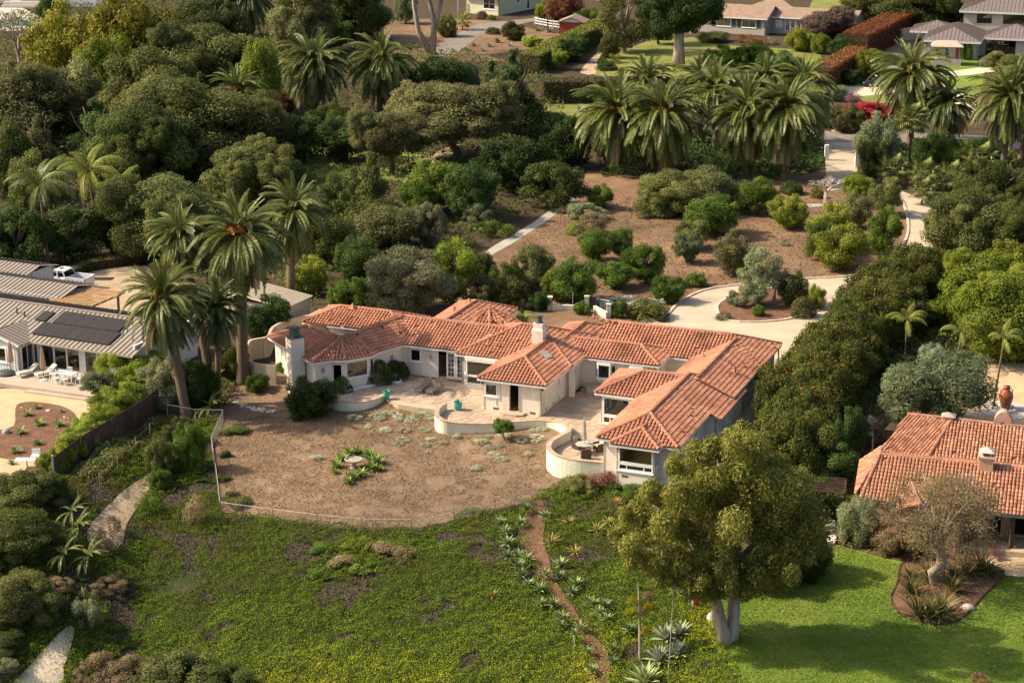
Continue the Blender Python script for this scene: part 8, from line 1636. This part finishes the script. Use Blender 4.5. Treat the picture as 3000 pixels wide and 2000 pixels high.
def sec(w, z0, z1, k=.9): return [(-w * .96, z0), (-w, z0 + (z1 - z0) * .35), (-w, z0 + (z1 - z0) * .75), (-w * k, z1), (w * k, z1), (w, z0 + (z1 - z0) * .75), (w, z0 + (z1 - z0) * .35), (w * .96, z0)]
P = G(180, 850); tk = thing('pickup_truck', 'white double-cab pickup parked behind the left neighbour house', 'pickup', (P[0], P[1] + 1, P[2] + .04), None, math.radians(160))
section_body('body', 'truck_white', tk, [(2.9, sec(.82, .5, .95)), (2.75, sec(.92, .4, 1.08)), (1.2, sec(.95, .38, 1.18)), (-.75, sec(.95, .38, 1.2)), (-.76, sec(.95, .38, .8, .98)), (-2.8, sec(.95, .42, .8, .98))])
for y in (-.9, .9): MB().box(-2.85, -.78, y - .06, y + .06, .78, 1.28).build('bed_side', 'truck_white', tk, local=True)
MB().box(-2.88, -2.78, -.84, .84, .6, 1.26).build('tailgate', 'truck_white', tk, local=True); MB().box(-2.76, -.8, -.83, .83, .802, .83).build('bed_floor', 'rubber', tk, local=True)
cab = section_body('cab', 'dark_glass', tk, [(1.25, sec(.86, 1.15, 1.2)), (.55, sec(.8, 1.15, 1.74, .85)), (-.5, sec(.8, 1.15, 1.76, .85)), (-.78, sec(.84, 1.15, 1.25))]); section_body('cab_interior', 'rubber', tk, [(1.0, sec(.78, 1.0, 1.18)), (.5, sec(.7, 1.0, 1.5)), (-.4, sec(.7, 1.0, 1.5)), (-.68, sec(.78, 1.0, 1.2))])
section_body('cab_roof', 'truck_white', tk, [(.62, sec(.76, 1.70, 1.76)), (.3, sec(.78, 1.72, 1.83)), (-.35, sec(.78, 1.72, 1.83)), (-.6, sec(.76, 1.68, 1.74))]); MB().box(-.1, .25, -.3, .3, 1.832, 1.845).build('sunroof', 'dark_frame', tk, local=True)
for y in (-1, 1):
    for a, b in (((1.22, .88 * y, 1.18), (.58, .8 * y, 1.74)), ((.05, .93 * y, 1.18), (.05, .82 * y, 1.76)), ((-.76, .88 * y, 1.2), (-.55, .8 * y, 1.74))): MB().bar(a, b, .09, .07).build('pillar', 'truck_white', tk, local=True)
    MB().box(.95, 1.15, y * 1.0 - .09, y * 1.0 + .09, 1.2, 1.36).build('mirror', 'truck_white', tk, local=True); MB().box(-2.87, -2.8, y * .88 - .06, y * .88 + .06, .8, 1.15).build('tail_light', 'lamp_red', tk, local=True); MB().box(2.84, 2.92, y * .7 - .15, y * .7 + .15, .72, .9).build('headlight', 'grey_white', tk, local=True)
    for x in (1.9, -1.75): wheel(tk, x, y * .86, .4, .26)
P = G(2533, 256); cr = thing('parked_car', 'dark sedan with white roof bars parked beside the red hedge', 'car', (P[0] + 2.0, P[1] + .8, P[2] + .06), None, math.radians(188))
section_body('body', 'car_black', cr, [(2.35, sec(.7, .35, .62)), (2.2, sec(.82, .25, .74)), (1.0, sec(.9, .22, .92)), (-1.2, sec(.9, .22, .96)), (-2.15, sec(.85, .26, .92)), (-2.35, sec(.75, .35, .8))], True)
section_body('cabin', 'dark_glass', cr, [(1.15, sec(.8, .85, .93)), (.35, sec(.72, .85, 1.36, .82)), (-.7, sec(.72, .85, 1.4, .82)), (-1.75, sec(.78, .85, .96))], True); section_body('roof', 'car_black', cr, [(.4, sec(.62, 1.33, 1.38)), (0, sec(.66, 1.36, 1.43)), (-.6, sec(.66, 1.37, 1.43)), (-.95, sec(.6, 1.28, 1.33))], True); section_body('interior', 'rubber', cr, [(.9, sec(.7, .8, .9)), (.3, sec(.62, .8, 1.15)), (-.7, sec(.62, .8, 1.15)), (-1.4, sec(.7, .8, .95))])
for x in (.15, -.65): MB().bar((x, -.72, 1.5), (x, .72, 1.5), .1, .05).build('roof_bar', 'white_paint', cr, local=True)
for y in (-1, 1):
    MB().box(.75, .92, y * .98 - .08, y * .98 + .08, .92, 1.05).build('mirror', 'alloy', cr, local=True); MB().box(2.2, 2.34, y * .6 - .14, y * .6 + .14, .55, .66).build('headlight', 'grey_white', cr, local=True); MB().bar((.4, y * .7, 1.36), (1.1, y * .8, .95), .06, .05).build('pillar', 'car_black', cr, local=True)
    for x in (1.4, -1.4): wheel(cr, x, y * .8, .33, .22)
P = G(298, 818); tag(MB().box(-1.1, 1.1, -.5, .5, .05, .07, Matrix.Translation(P)).build('drain_mat', 'rubber'), 'dark flat mat on the parking court', 'mat')
P = G(18, 1108); tag(MB().lathe([(.1, 0), (.7, .03), (.8, .12), (.5, .3), (.1, .36)], 16, (P[0], P[1], .28)).build('fire_pit_cover', 'shutter'), 'black round cover on the patio at the left edge', 'cover')
